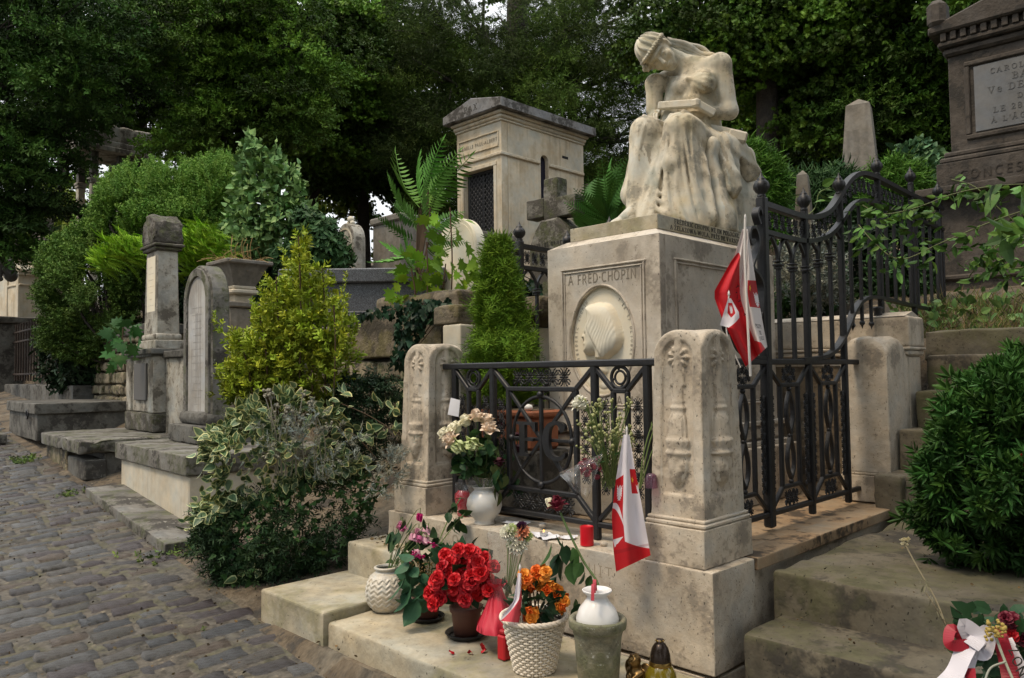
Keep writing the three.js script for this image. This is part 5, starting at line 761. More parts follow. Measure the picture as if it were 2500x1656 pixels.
{
  rnd = rngOf(51);
  const t = thing('small_temple_tomb', 'cream aedicule tomb with a little pediment, at the left edge', 'tomb', at(66, 700, 16.6).setY(2.55), .12); const A = (n, g, m = M.chapel) => part(n, g, m, t);
  A('body', bx(.72, 1.3, .6, 0, 0, 0)); A('panel', bx(.5, .7, .03, 0, .35, .3)); A('pilaster', bx(.12, 1.3, .05, -.3, 0, .31)); A('pilaster', bx(.12, 1.3, .05, .3, 0, .31)); A('cornice', [bx(.84, .07, .72, 0, 1.3, 0, .02), bx(.78, .05, .66, 0, 1.08, 0, .015)]); A('pediment', prism([[-.44, 0], [.44, 0], [.44, .05], [0, .22], [-.44, .05]], .76, .01).translate(0, 1.37, -.38)); A('knob', bx(.14, .16, .14, 0, 1.55, 0, .03));
  const b = thing('left_monument', 'stepped cream stone monument with blackened coping behind the little aedicule', 'monument', at(60, 680, 18.5).setY(2.75), .15); part('body', bx(2.2, 1.75, 1.4, 0, 0, 0), M.chapel, b); part('cornice', [rough(2.5, .1, 1.7, 0, 1.75, 0, { r: .02, amp: .01 })], M.crusted, b); part('coping', [rough(1.9, .16, 1.2, .3, 1.85, 0, { r: .03, amp: .02 }), rough(1.2, .14, .9, .6, 2.01, 0, { r: .03, amp: .02 })], M.crusted, b); part('pediment', prism([[-1.25, 0], [-.2, 0], [-.2, .12], [-.75, .4], [-1.25, .08]], 1.6).translate(0, 1.85, -.8), M.grey, b);
  const d = thing('dark_tomb', 'dark stone tomb under the crouching bronze figure, far left', 'tomb', at(20, 770, 15.5).setY(1.95), .1); part('chest', rough(1.9, 1.9, 1.0, 0, -1.1, 0, { r: .02, amp: .01, cell: .1 }), M.greyDark, d); part('lid', rough(2.1, .12, 1.2, 0, .8, 0, { r: .03, amp: .01, cell: .1 }), M.greyDark, d);
  const q = thing('bronze_figure', 'small dark bronze figure crouching with bowed head on the dark tomb', 'statue', at(20, 652, 15.5)); q.scale.setScalar(1.2); const body = sdfMesh((x, y, z) => { let e = cap(x, y, z, V(0, .1, -.03), V(0, .32, .02), .10, .09); e = smin(e, ell(x, y, z, V(0, .43, .07), .055, .07, .06), .03); for (const s of [-1, 1]) { e = smin(e, cap(x, y, z, V(s * .07, .1, 0), V(s * .075, .27, .15), .055, .045), .03); e = smin(e, cap(x, y, z, V(s * .075, .27, .15), V(s * .07, .03, .14), .045, .033), .02); e = smin(e, cap(x, y, z, V(s * .1, .34, .0), V(s * .1, .30, .14), .04, .033), .02); e = smin(e, cap(x, y, z, V(s * .1, .3, .14), V(s * .03, .4, .13), .032, .025), .02); e = smin(e, cap(x, y, z, V(s * .07, .03, .12), V(s * .07, .015, .22), .03, .022), .02); } return e; }, [-.2, -.03, -.2], [.2, .55, .3], .014); part('body', body, flat(.04, .038, .034, .5), q);
  const pst = thing('stone_pillar', 'pale narrow stone pillar among dark leaves, left of the mausoleum', 'pillar', at(100, 640, 17).setY(2.6), .1); part('shaft', bx(.26, 2.2, .26, 0, 0, 0), M.plaster, pst); part('capital', [bx(.36, .1, .36, 0, 2.2, 0, .02), bx(.3, .3, .3, 0, 2.3, 0, .03)], M.crusted, pst);
}
// ---------------------------------------------------------------- flowers
const onY = (px, py, y) => { const r = ray(px, py), t = (y - EYE) / r.y; return r.multiplyScalar(t).add(camera.position); };
const onZ = (px, py, z) => { const r = ray(px, py), t = z / r.z; return r.multiplyScalar(t).add(camera.position); };
function petal(w, h, cup, curlOut, n = 4) { const P = [], at_ = (u, v) => { const s = Math.pow(Math.sin(Math.PI * Math.min(1, .12 + v * .80)), .6), x = u * w * s, y = v * h, z = cup * (1 - u * u) * h - curlOut * Math.pow(v, 3) * h * -1; return V(x, y - curlOut * .35 * v ** 3 * h, z - cup * h); }; for (let j = 0; j < n; j++) for (let i = 0; i < n; i++) { const a = at_(i / n * 2 - 1, j / n), b = at_((i + 1) / n * 2 - 1, j / n), c = at_((i + 1) / n * 2 - 1, (j + 1) / n), d = at_(i / n * 2 - 1, (j + 1) / n); P.push(a, b, c, a, c, d); } const g = new THREE.BufferGeometry().setFromPoints(P); g.computeVertexNormals(); return plain(g); }
function bloom(rings, seed) { // rings: [count, distance, height of base, petal width, petal height, tilt outward, cup, curl]
  const r = rngOf(seed), out = []; let ph = 0; for (const [n, d, y0, w, h, tl, cup, curl] of rings) { ph += .7; for (let k = 0; k < n; k++) { const g = petal(w * (.9 + .2 * r()), h * (.92 + .16 * r()), cup, curl, n > 20 ? 2 : 4); g.rotateX(tl + (r() - .5) * .12).translate(0, y0, d).rotateY(ph + k / n * 6.283 + (r() - .5) * .2); out.push(g); } } return mergeGeometries(out);
}
const rose = [1, 2, 3].map(s => bloom([[2, .03, .22, .2, .72, -.10, .5, .0], [3, .10, .15, .27, .76, .0, .5, .12], [4, .17, .08, .33, .76, .08, .45, .25], [5, .24, .02, .36, .70, .22, .4, .4], [5, .20, -.02, .36, .62, .45, .3, .6]], s));
const roseBud = bloom([[2, .03, .1, .16, .85, -.08, .5, 0], [3, .09, .05, .22, .85, .0, .5, .06], [3, .14, 0, .26, .8, .08, .45, .15]], 9);
const begonia = [4, 5].map(s => bloom([[4, .02, .1, .16, .34, .1, .5, .2], [5, .06, .06, .30, .48, .6, .35, .3], [5, .05, 0, .40, .62, 1.15, .2, .35], [5, .02, -.05, .44, .68, 1.45, .15, .2]], s));
const cupFlower = bloom([[4, .10, 0, .42, .7, .55, .5, .25], [3, .05, .05, .3, .6, .3, .5, .15]], 8);
const dahlia = [6, 7].map(s => bloom([[9, .02, .15, .09, .35, .25, .2, .0], [14, .04, .1, .11, .5, .7, .2, .1], [18, .04, .03, .13, .62, 1.1, .2, .1], [18, .03, -.05, .14, .66, 1.55, .15, .1]], s));
const petalMat = (r, g, b, rough_ = .62) => new THREE.MeshPhysicalMaterial({ color: new THREE.Color().setRGB(r, g, b), roughness: rough_, side: THREE.DoubleSide });
const PM = { cream: petalMat(.86, .82, .64), blush: petalMat(.84, .69, .54), green: petalMat(.62, .70, .35), dark: petalMat(.055, .004, .014), wine: petalMat(.14, .004, .02), red: petalMat(.62, .008, .016), red2: petalMat(.45, .004, .014), pink: petalMat(.55, .12, .28), pinkPale: petalMat(.66, .36, .45), magenta: petalMat(.55, .01, .18), orange: petalMat(.80, .17, .015), orange2: petalMat(.82, .32, .035), white: petalMat(.86, .85, .74), peach: petalMat(.80, .40, .24), purple: petalMat(.06, .01, .05) };
const LM = { rose: leafy(.035, .085, .022, .42), roseDry: leafy(.075, .10, .03, .6), dark: leafy(.016, .05, .018, .4), dull: leafy(.05, .10, .04, .5), begonia: leafy(.022, .065, .028, .35), fleshy: leafy(.04, .11, .055, .38), stem: flat(.07, .12, .03, .6), stemPale: flat(.14, .20, .06, .6), brownStem: flat(.09, .055, .03, .8) };
const film = new THREE.MeshPhysicalMaterial({ color: 0xffffff, roughness: .08, transmission: .96, thickness: 0, side: THREE.DoubleSide, specularIntensity: 1, ior: 1.5 });
const roughFilm = (f, seed, amp = .008) => { const p = f.attributes.position; for (let i = 0; i < p.count; i++) { const x = p.getX(i), y = p.getY(i), z = p.getZ(i), n = noise3(x * 38 + seed, y * 24, z * 38) * amp + noise3(x * 90, y * 60 + seed, z * 90) * amp * .4; p.setXYZ(i, x + n, y + n * .4, z + n); } f.computeVertexNormals(); return f; };
// one stem with leaves and a flower, in world space; returns nothing, adds parts to t
const inv = t => (t.updateMatrixWorld(true), t.matrixWorld.clone().invert());
function addWorld(t, name, g, mat, label) { return part(name, plain(g).applyMatrix4(inv(t)), mat, t, { label }); }
function putFlower(t, shape, mat, p, s, dir = V(0, 1, 0), name = 'flower') { const m = shade(new THREE.Mesh(shape, mat)); m.name = name; m.position.copy(p).applyMatrix4(inv(t)); m.quaternion.copy(qDir(dir, rnd() * 6)); m.scale.setScalar(s); t.add(m); return m; }
function leafOn(t, p, dir, s, geo = L.broad, mat = LM.rose) { const m = shade(new THREE.Mesh(geo, mat)); m.name = 'leaf'; m.position.copy(p).applyMatrix4(inv(t)); m.quaternion.copy(qDir(dir, rnd() * 6)); m.scale.setScalar(s); t.add(m); return m; }
const sepals = new THREE.ConeGeometry(.13, .22, 5).translate(0, -.06, 0);

const SY = .522; // level of the step with the pots
{ // white vase with roses on the tomb's floor edge
  rnd = rngOf(61); const p = onY(1120, 1211, TY), v = thing('white_vase', 'glazed white round vase holding cream roses, on the tomb base', 'vase', p);
  part('body', lathe([[.0, 0], [.052, 0], [.056, .006], [.05, .016], [.056, .028], [.082, .06], [.094, .095], [.088, .13], [.07, .158], [.055, .172], [.052, .18], [.06, .19], [.064, .194], [.058, .197], [.047, .186], [.046, .176]], 40), M.ceramic, v);
  const t = thing('rose_bouquet', 'bouquet of cream and blush roses with wilted dark red ones, wrapped in cellophane', 'bouquet', [p.x, p.y + .19, p.z]);
  const C = [[1040, 1012, 4.06, 'cream'], [1062, 1000, 4.1, 'cream'], [1068, 1022, 4.02, 'green'], [1082, 985, 4.12, 'cream'], [1103, 975, 4.1, 'blush'], [1098, 1015, 4.02, 'green'], [1124, 985, 4.12, 'blush'], [1129, 1002, 4.03, 'blush'], [1050, 1025, 4.03, 'blush']];
  for (const [x, y, d, k] of C) { const q = at(x, y, d), dir = V(q.x - p.x, .16, q.z - p.z).normalize(); if (k === 'green') dir.y = -.5; putFlower(t, pick(rose), PM[k], q, .074, dir, 'rose'); addWorld(t, 'stem', tube([V(p.x + rr(-.03, .03), p.y + .15, p.z + rr(-.03, .03)), V(mix(p.x, q.x, .6), mix(p.y + .15, q.y, .6), mix(p.z, q.z, .6)), q], .003, 5), LM.stem); for (let k2 = 0; k2 < 7; k2++) leafOn(t, V(mix(p.x, q.x, rr(.3, .95)), mix(p.y + .2, q.y, rr(.25, .85)), mix(p.z, q.z, rr(.3, .95))), V(rr(-1, 1), rr(-.9, .3), rr(-.6, 1)), rr(.05, .09), L.broad, pick([LM.rose, LM.rose, LM.dark])); }
  for (const [x, y, d] of [[1135, 962, 4.2], [1160, 975, 4.2], [1192, 1000, 4.15], [1196, 1028, 4.1], [1153, 1058, 4.0]]) { const q = at(x, y, d); putFlower(t, pick(rose), PM.dark, q, .05, V(rr(-.3, .6), -.6, rr(0, .6)), 'wilted_rose'); addWorld(t, 'stem', tube([V(p.x + .02, p.y + .15, p.z), V(mix(p.x, q.x, .7), mix(p.y + .15, q.y, .75), mix(p.z, q.z, .7)), q.clone().add(V(0, .035, 0)), q], .0028, 5), LM.stem); for (let k2 = 0; k2 < 9; k2++) leafOn(t, V(mix(p.x, q.x, rr(.5, 1.05)), mix(p.y + .12, q.y, rr(.2, .95)), mix(p.z, q.z, rr(.4, 1))), V(rr(-.5, .6), -1, rr(-.2, .7)), rr(.05, .09), L.broad, pick([LM.roseDry, LM.roseDry, LM.dark])); }
  addWorld(t, 'cellophane', roughFilm(lathe([[.06, -.02], [.066, .02], [.062, .06], [.075, .10], [.09, .15]], 26).translate(p.x - .01, p.y + .10, p.z + .012), 3, .012), film); addWorld(t, 'cellophane', roughFilm(new THREE.PlaneGeometry(.09, .19, 14, 24).rotateY(.7).translate(p.x - .03, p.y + .13, p.z + .115), 5, .014), film);
  const l = thing('red_lantern', 'dark red glass grave lantern behind the white vase', 'grave lantern', onY(1071, 1194, TY)); part('glass', lathe([[0, 0], [.03, 0], [.034, .01], [.04, .05], [.048, .10], [.046, .125], [.03, .14], [.028, .15]], 24), new THREE.MeshPhysicalMaterial({ color: new THREE.Color().setRGB(.30, .005, .02), roughness: .12, clearcoat: 1 }), l); part('lid', lathe([[.031, .148], [.034, .165], [.03, .2], [.02, .22], [0, .225]], 24), M.blackPlastic, l);
  const nt = thing('paper_note', 'white paper note tucked into the railing beside the left front pier', 'note', onZ(1050, 942, -2.84)); { const g = new THREE.PlaneGeometry(.07, .095, 6, 6), q = g.attributes.position; for (let i = 0; i < q.count; i++) q.setZ(i, .012 * Math.sin(q.getX(i) * 30) * q.getY(i) * 8); g.rotateZ(-.18).rotateY(.25); g.computeVertexNormals(); part('sheet', g, M.paper, nt); }
  [[1192, 1213, 'creased white paper letter lying beside the white vase', .14, .07, .3], [1262, 1243, 'unfolded white paper letter under the tealights', .15, .09, -.4], [1315, 1246, 'torn white paper scrap beside the red candle', .07, .06, .6]].forEach(([x, y, lb, w, h, a]) => { const g = new THREE.PlaneGeometry(w, h, 12, 8), q = g.attributes.position; for (let i = 0; i < q.count; i++) { const X = q.getX(i), Y = q.getY(i); q.setXYZ(i, X + noise3(Y * 40, 1, 2) * .006, Y + noise3(X * 40, 4, 2) * .006, .006 + Math.abs(noise3(X * 22, Y * 22, 7)) * .014); } g.rotateX(-Math.PI / 2).rotateY(a); g.computeVertexNormals(); const n = thing('paper_letter', lb, 'paper', onY(x, y, TY + .001)); part('sheet', g, M.paper, n); });
  const tea = (x, y, lb, lit) => { const n = thing('tealight', lb, 'candle', onY(x, y, TY + .012)); part('cup', lathe([[0, 0], [.019, 0], [.0195, .016], [.0185, .017], [.018, .012]], 20), flat(.55, .55, .55, .3, { metalness: .7 }), n); part('wax', mv(new THREE.CylinderGeometry(.018, .018, .008, 20), 0, .008, 0), flat(.75, .72, .66, .5), n); if (lit) { const f = mv(new THREE.SphereGeometry(.003, 8, 8).scale(1, 2.2, 1), 0, .021, 0); part('flame', f, new THREE.MeshStandardMaterial({ color: 0, emissive: 0xffb050, emissiveIntensity: 3 }), n); } };
  tea(1257, 1238, 'lit tealight candle on the paper letter', true); tea(1254, 1218, 'unlit clear tealight behind the lit one', false);
  const c = thing('red_candle', 'round red votive candle on the tomb base beside the railing post', 'candle', onY(1357, 1261, TY)); part('jar', lathe([[0, 0], [.029, 0], [.031, .004], [.031, .086], [.028, .087], [.027, .08], [0, .078]], 28), new THREE.MeshPhysicalMaterial({ color: new THREE.Color().setRGB(.62, .006, .018), roughness: .35, transmission: .0 }), c);
  const pb = thing('pebble', 'small pale snail-like pebble beside the red candle', 'pebble', onY(1395, 1263, TY)); part('stone', sdfMesh((x, y, z) => ell(x, y - .01, z, V(0, 0, 0), .018, .012, .013) + noise3(x * 90, y * 90, z * 90) * .004, [-.03, -.01, -.03], [.03, .03, .03], .003), M.limeFine, pb);
}
function chevronVase() {
  const p = onY(893, 1410, SY), v = thing('chevron_vase', 'off-white round vase with raised zigzag bands holding wilted pink roses', 'vase', p); const pr = [[.06, 0], [.072, .012], [.09, .04], [.1, .08], [.099, .115], [.088, .15], [.07, .178], [.056, .19], [.052, .198], [.06, .206], [.06, .213], [.05, .216], [.045, .205]], c = new THREE.CatmullRomCurve3(pr.map(([r, y]) => V(r, y, 0)));
  const ns = 120, nv = 110, g = new THREE.PlaneGeometry(1, 1, ns, nv), q = g.attributes.position; for (let i = 0; i < q.count; i++) { const u = (q.getX(i) + .5) * Math.PI * 2, t = q.getY(i) + .5, a = c.getPoint(t), z = Math.abs(((u / (Math.PI * 2) * 15) % 1) - .5) * 2, ph = (a.y - z * .016) / .024, rl = a.y > .025 && a.y < .172 ? (Math.abs((ph % 1 + 1) % 1 - .5) < .27 ? .0042 : 0) : 0, R = a.x + rl; q.setXYZ(i, Math.cos(u) * R, a.y, -Math.sin(u) * R); } g.computeVertexNormals(); part('body', [g, mv(new THREE.CircleGeometry(.06, 24).rotateX(-Math.PI / 2), 0, .001, 0)], M.ceramicChev, v);
  const t = thing('wilted_roses', 'drooping pink roses with large dark leaves in the chevron vase', 'flowers', [p.x, p.y + .2, p.z]);
  for (const [x, y, d, k] of [[971, 1187, 3.9, 'magenta'], [936, 1212, 3.88, 'pink'], [968, 1222, 3.85, 'pinkPale'], [957, 1235, 3.83, 'pinkPale'], [975, 1241, 3.82, 'pink'], [986, 1243, 3.83, 'pinkPale'], [990, 1222, 3.86, 'pinkPale'], [969, 1272, 3.8, 'pinkPale'], [930, 1206, 3.9, 'pinkPale']]) { const q = at(x, y, d); putFlower(t, pick([roseBud, rose[0]]), PM[k], q, .042, V(rr(-.5, .5), -.55, rr(0, .6)), 'rose'); addWorld(t, 'stem', tube([V(p.x, p.y + .15, p.z), V(mix(p.x, q.x, .6), mix(p.y + .15, q.y, .8), mix(p.z, q.z, .6)), q.clone().add(V(0, .03, 0)), q], .0022, 5), LM.stemPale); }
  for (let i = 0; i < 46; i++) { const q = at(rr(898, 985), rr(1195, 1325), rr(3.82, 3.98)); leafOn(t, q, V(rr(-.4, .4), -1, rr(-.3, .5)), rr(.05, .085), L.broad, pick([LM.dull, LM.rose, LM.dark])); }
  const t2 = thing('lying_roses', 'leafy cut rose stems lying against the tomb base behind the chevron vase', 'flowers', at(1030, 1210, 3.95));
  addWorld(t2, 'stem', tube([at(1000, 1290, 3.85), at(1030, 1215, 3.95), at(1065, 1150, 4.05)], .0035, 5), LM.stemPale); addWorld(t2, 'stem', tube([at(990, 1300, 3.85), at(1030, 1240, 3.92), at(1075, 1185, 4.0)], .003, 5), LM.stemPale); for (let i = 0; i < 30; i++) { const k = rnd(), q = at(mix(985, 1070, k) + rr(-14, 14), mix(1290, 1165, k) + rr(-20, 25), mix(3.84, 4.02, k)); leafOn(t2, q, V(rr(-.8, .8), rr(-1, .2), rr(-.2, .6)), rr(.055, .085), L.broad, pick([LM.rose, LM.dull, LM.dark])); }
}
rnd = rngOf(62); chevronVase();
function pot(t, r0, r1, h, mat, rim = .012) { return part('pot', lathe([[0, 0], [r0, 0], [mix(r0, r1, .82), h * .82], [r1 + rim * .3, h * .83], [r1 + rim * .5, h], [r1 - .004, h], [r1 - .008, h * .9], [0, h * .88]], 36), mat, t); }
function saucer(t, r) { return part('saucer', lathe([[0, .004], [0, 0], [r * .82, 0], [r, .018], [r - .004, .022], [r * .8, .006]], 36), M.blackPlastic, t); }
{ // pink kalanchoe, red begonia
  rnd = rngOf(63); const k = thing('kalanchoe', 'potted plant with magenta flower heads and big fleshy leaves, between vase and red begonia', 'potted plant', onY(988, 1432, SY)); saucer(k, .085); const pk = pot(k, .05, .068, .11, M.darkPot); pk.position.y = .008;
  const kp = k.position; for (let i = 0; i < 30; i++) leafOn(k, at(rr(940, 1010), rr(1290, 1400), rr(3.55, 3.72)), V(rr(-1, .6), rr(-.8, .5), rr(-.2, .8)), rr(.06, .1), L.broad, LM.fleshy); for (const [x, y] of [[950, 1400], [965, 1425], [935, 1375]]) leafOn(k, at(x, y - 40, 3.55), V(-.3, -1, .3), .13, L.broad, LM.fleshy);
  for (const [x, y] of [[950, 1300], [965, 1293], [958, 1285], [975, 1292], [1000, 1262], [1003, 1270]]) { const q = at(x, y, 3.66); for (let j = 0; j < 7; j++) putFlower(k, cupFlower, PM.magenta, q.clone().add(V(rr(-.016, .016), rr(-.008, .012), rr(-.016, .016))), .014, V(rr(-.5, .5), 1, rr(-.3, .6)), 'blossom'); } const b = []; for (let i = 0; i < 130; i++) { const q = at(rr(945, 1015), rr(1300, 1352), rr(3.6, 3.72)); b.push(ball(rr(.003, .005), q.x, q.y, q.z, 5, 4)); } addWorld(k, 'buds', join(b), flat(.16, .10, .03, .7)).userData.kind = 'stuff'; for (let i = 0; i < 8; i++) addWorld(k, 'stem', tube([kp.clone().add(V(rr(-.03, .03), .1, rr(-.03, .03))), at(rr(950, 1010), rr(1300, 1340), 3.66)], .003, 5), LM.stem);
  const g = thing('red_begonia', 'bushy red begonia in a brown plastic pot on a black saucer', 'potted plant', onY(1078, 1470, SY)); saucer(g, .097); const pg = pot(g, .055, .07, .125, M.darkPot); pg.position.y = .008;
  const c0 = g.position.clone().add(V(0, .28, 0)); for (let i = 0; i < 70; i++) { const d = rdir(); d.y = d.y * .75 + .1; const q = c0.clone().add(V(d.x * rr(.06, .125), d.y * .15 - .02, d.z * rr(.06, .125))); leafOn(g, q, d, rr(.05, .09), L.heart, LM.begonia); }
  for (const [x, y] of [[1060, 1272], [1030, 1285], [1085, 1275], [1120, 1290], [1050, 1297], [1105, 1300], [1022, 1310], [1040, 1325], [1075, 1320], [1110, 1325], [1128, 1340], [1012, 1335], [1005, 1358], [995, 1372], [1018, 1382], [1003, 1395], [1060, 1378], [1075, 1385], [1052, 1372], [1090, 1345], [1130, 1365], [1050, 1340], [1098, 1278], [1105, 1375], [1122, 1352], [1040, 1300], [1070, 1298], [1088, 1330], [1140, 1310], [1008, 1345], [1064, 1345], [1078, 1358], [1058, 1325], [1090, 1362], [1070, 1365], [1048, 1358], [1095, 1312], [1082, 1340]]) { const q = at(x, y, rr(3.33, 3.45)); putFlower(g, pick(begonia), rnd() < .7 ? PM.red : PM.red2, q, rr(.045, .062), V(q.x - c0.x + rr(-.05, .15), .08 + rr(-.05, .1), q.z - c0.z + .12), 'begonia_flower'); }
  const ps = []; for (const [x, y] of [[1090, 1508], [1120, 1497], [1112, 1505], [1050, 1507], [1122, 1502]]) { const q = onY(x, y, SY + .006); ps.push(plain(petal(.014, .026, .3, .2)).rotateX(-1.3 + rnd()).rotateY(rnd() * 6).translate(q.x, q.y, q.z)); } const fp = solo('fallen_petals', null, null, ps, PM.red2); fp.userData.kind = 'stuff';
}
{ // wrapped bunch, basket, jug
  rnd = rngOf(64); const p = onY(1166, 1497, SY), t = thing('wrapped_bouquet', 'bunch of white and peach flowers on bare stems tied in red tissue and cellophane', 'bouquet', p);
  for (const [x, y, k, s] of [[1174, 1232, 'white', .06], [1196, 1258, 'white', .075], [1184, 1228, 'green', .05], [1205, 1232, 'peach', .062], [1218, 1240, 'green', .04], [1190, 1240, 'white', .06], [1206, 1218, 'purple', .04]]) { const q = at(x, y, 3.42); putFlower(t, pick(dahlia), PM[k], q, s, V(rr(-.2, .5), .6, .6), 'flower'); addWorld(t, 'stem', tube([at(1166, 1400, 3.4), at(mix(1172, x, .5), 1320, 3.4), q], .003, 5), LM.stemPale); }
  for (let i = 0; i < 12; i++) leafOn(t, at(rr(1165, 1215), rr(1235, 1265), 3.4), rdir(), .035, L.lance, LM.stemPale); for (let i = 0; i < 8; i++) leafOn(t, at(rr(1155, 1190), rr(1350, 1400), 3.36), V(rr(-.6, .6), .8, .3), .07, L.lance, LM.rose);
  addWorld(t, 'tissue', roughFilm(lathe([[.09, -.16], [.085, -.13], [.055, -.07], [.028, -.005], [.022, .012], [.045, .04]], 60).translate(p.x - .01, at(1160, 1360, 3.38).y, p.z + .03), 8, .034), petalMat(.55, .03, .06)); addWorld(t, 'cellophane', roughFilm(lathe([[.028, .0], [.035, .1], [.055, .25], [.07, .5]], 24).translate(p.x, p.y, p.z), 4, .01), film);
  const c = thing('square_red_candle', 'square red candle on the step, half behind the white basket', 'candle', onY(1166, 1524, SY)); part('wax', bx(.045, .1, .045, 0, 0, 0, .006), flat(.45, .006, .014, .4), c); part('cap', bx(.034, .02, .034, 0, .101, 0, .008), flat(.35, .006, .012, .4), c);
  const bp = onY(1236, 1548, SY), b = thing('wicker_basket', 'white painted wicker basket planted with an orange begonia', 'basket', bp); const H = .205, R0 = .08, R1 = .125;
  const rows = 19; for (let r = 0; r < rows; r++) { const y = .006 + H * r / rows, R = mix(R0, R1, r / rows), pts = []; for (let i = 0; i < 72; i++) { const a = i / 72 * 6.2832, k = (i >> 1) % 2 === r % 2 ? 1 : -1; pts.push(V(Math.cos(a) * (R + k * .0035), y + k * .0005, Math.sin(a) * (R + k * .0035))); } part('woven_strand', tube(pts, .0048, 5, 144, true), M.wicker, b); }
  for (let i = 0; i < 36; i++) { const a = i / 36 * 6.2832 + .04; part('stake', tube([V(Math.cos(a) * R0, 0, Math.sin(a) * R0), V(Math.cos(a) * R1, H, Math.sin(a) * R1)], .003, 4, 3), M.wicker, b); }
  for (const k of [0, 1, 2]) { const pts = []; for (let i = 0; i < 60; i++) { const a = i / 60 * 6.2832, w = a * 12 + k * 2.09; pts.push(V(Math.cos(a) * (R1 + .004 + Math.cos(w) * .006), H + .004 + Math.sin(w) * .006, Math.sin(a) * (R1 + .004 + Math.cos(w) * .006))); } part('braided_rim', tube(pts, .0055, 6, 180, true), M.wicker, b); } part('soil', mv(new THREE.CircleGeometry(.118, 24).rotateX(-Math.PI / 2), 0, H * .88, 0), M.soil, b); part('lining', lathe([[R0 - .008, .004], [R1 - .01, H - .01]], 30), flat(.03, .025, .02, .9, { side: THREE.DoubleSide }), b);
  const g = thing('orange_begonia', 'orange begonia with dark leaves growing in the white basket', 'plant', bp.clone().add(V(0, H * .88, 0))), c0 = bp.clone().add(V(.02, .27, .0)); for (let i = 0; i < 60; i++) { const d = rdir(); d.y = d.y * .8 + .1; leafOn(g, c0.clone().add(V(d.x * rr(.03, .085), d.y * .08, d.z * rr(.03, .085))), d, rr(.04, .07), L.heart, LM.begonia); } for (let i = 0; i < 8; i++) addWorld(g, 'stem', tube([bp.clone().add(V(rr(-.03, .03), H * .85, rr(-.03, .03))), c0.clone().add(V(rr(-.07, .07), rr(-.03, .1), rr(-.07, .07)))], .003, 5), LM.brownStem);
  for (const [x, y] of [[1222, 1325], [1240, 1320], [1258, 1333], [1270, 1345], [1218, 1340], [1245, 1345], [1235, 1335], [1280, 1352], [1288, 1365], [1292, 1388], [1298, 1400], [1300, 1375], [1226, 1407], [1212, 1415], [1232, 1420], [1220, 1425], [1240, 1410], [1262, 1322], [1230, 1355], [1275, 1360], [1210, 1330], [1250, 1355], [1265, 1365], [1285, 1375], [1296, 1415], [1228, 1430], [1243, 1330], [1255, 1320], [1290, 1400], [1215, 1355], [1305, 1390]]) { const q = at(x, y, rr(2.98, 3.08)); putFlower(g, pick([cupFlower, cupFlower, begonia[0]]), rnd() < .5 ? PM.orange : PM.orange2, q, rr(.032, .042), V(q.x - c0.x + .05, rr(-.05, .12), q.z - c0.z + .12), 'begonia_flower'); }
  const sp = onY(1384, 1597, SY), s = thing('stone_pot', 'mossy stone flowerpot with a white jug set in its mouth', 'flowerpot', sp); part('pot', lathe([[0, 0], [.072, 0], [.088, .20], [.094, .225], [.106, .235], [.108, .262], [.1, .27], [.086, .262], [.084, .2], [0, .19]], 40), M.mossPot, s);
  const jp = sp.clone().add(V(0, .19, 0)), j = thing('white_jug', 'white ceramic jug with a flared neck, holding one dark red rose', 'jug', jp); part('body', lathe([[0, 0], [.06, .0], [.078, .04], [.08, .075], [.068, .11], [.048, .135], [.038, .148], [.038, .158], [.054, .172], [.056, .178], [.052, .18], [.036, .166], [.034, .15]], 40), M.jug, j);
  const ro = thing('red_rose', 'single tall dark red rose with drooping leaves in the white jug', 'flower', jp.clone().add(V(0, .17, 0))); const P = [at(1392, 1412, 2.93), at(1382, 1350, 2.98), at(1350, 1300, 3.05), at(1315, 1230, 3.12), at(1295, 1185, 3.16)]; addWorld(ro, 'stem', tube(P, .0048, 6, 24), LM.stem); putFlower(ro, rose[1], PM.wine, at(1292, 1180, 3.17), .066, V(-.25, 1, .1), 'rose_head'); putFlower(ro, roseBud, PM.cream, at(1273, 1172, 3.25), .04, V(-.2, .8, .1), 'white_rosebud');
  for (const [x, y, s2] of [[1285, 1235, .1], [1300, 1250, .11], [1275, 1255, .12], [1310, 1260, .09], [1325, 1265, .1], [1330, 1290, .09], [1318, 1300, .1], [1345, 1300, .08], [1305, 1290, .11], [1290, 1280, .12], [1352, 1320, .08], [1370, 1340, .07], [1375, 1365, .07], [1365, 1330, .07], [1330, 1385, .08], [1340, 1395, .09], [1345, 1410, .08], [1400, 1385, .07]]) leafOn(ro, at(x, y, rr(2.98, 3.12)), V(rr(-.5, .4), -1, rr(-.3, .4)), s2 * .85, L.broad, pick([LM.dark, LM.rose]));
  const rb = []; for (const o of [-.03, .03]) rb.push(band([0, 1, 2, 3, 4, 5].map(k => V(0, Math.sin(k / 5 * 3.14) * .05, o * k / 5 * 2.2)), .012, .0008).rotateY(.6)); addWorld(ro, 'ribbon', join(rb).translate(jp.x + .01, jp.y + .165, jp.z + .03), petalMat(.4, .03, .05));
}
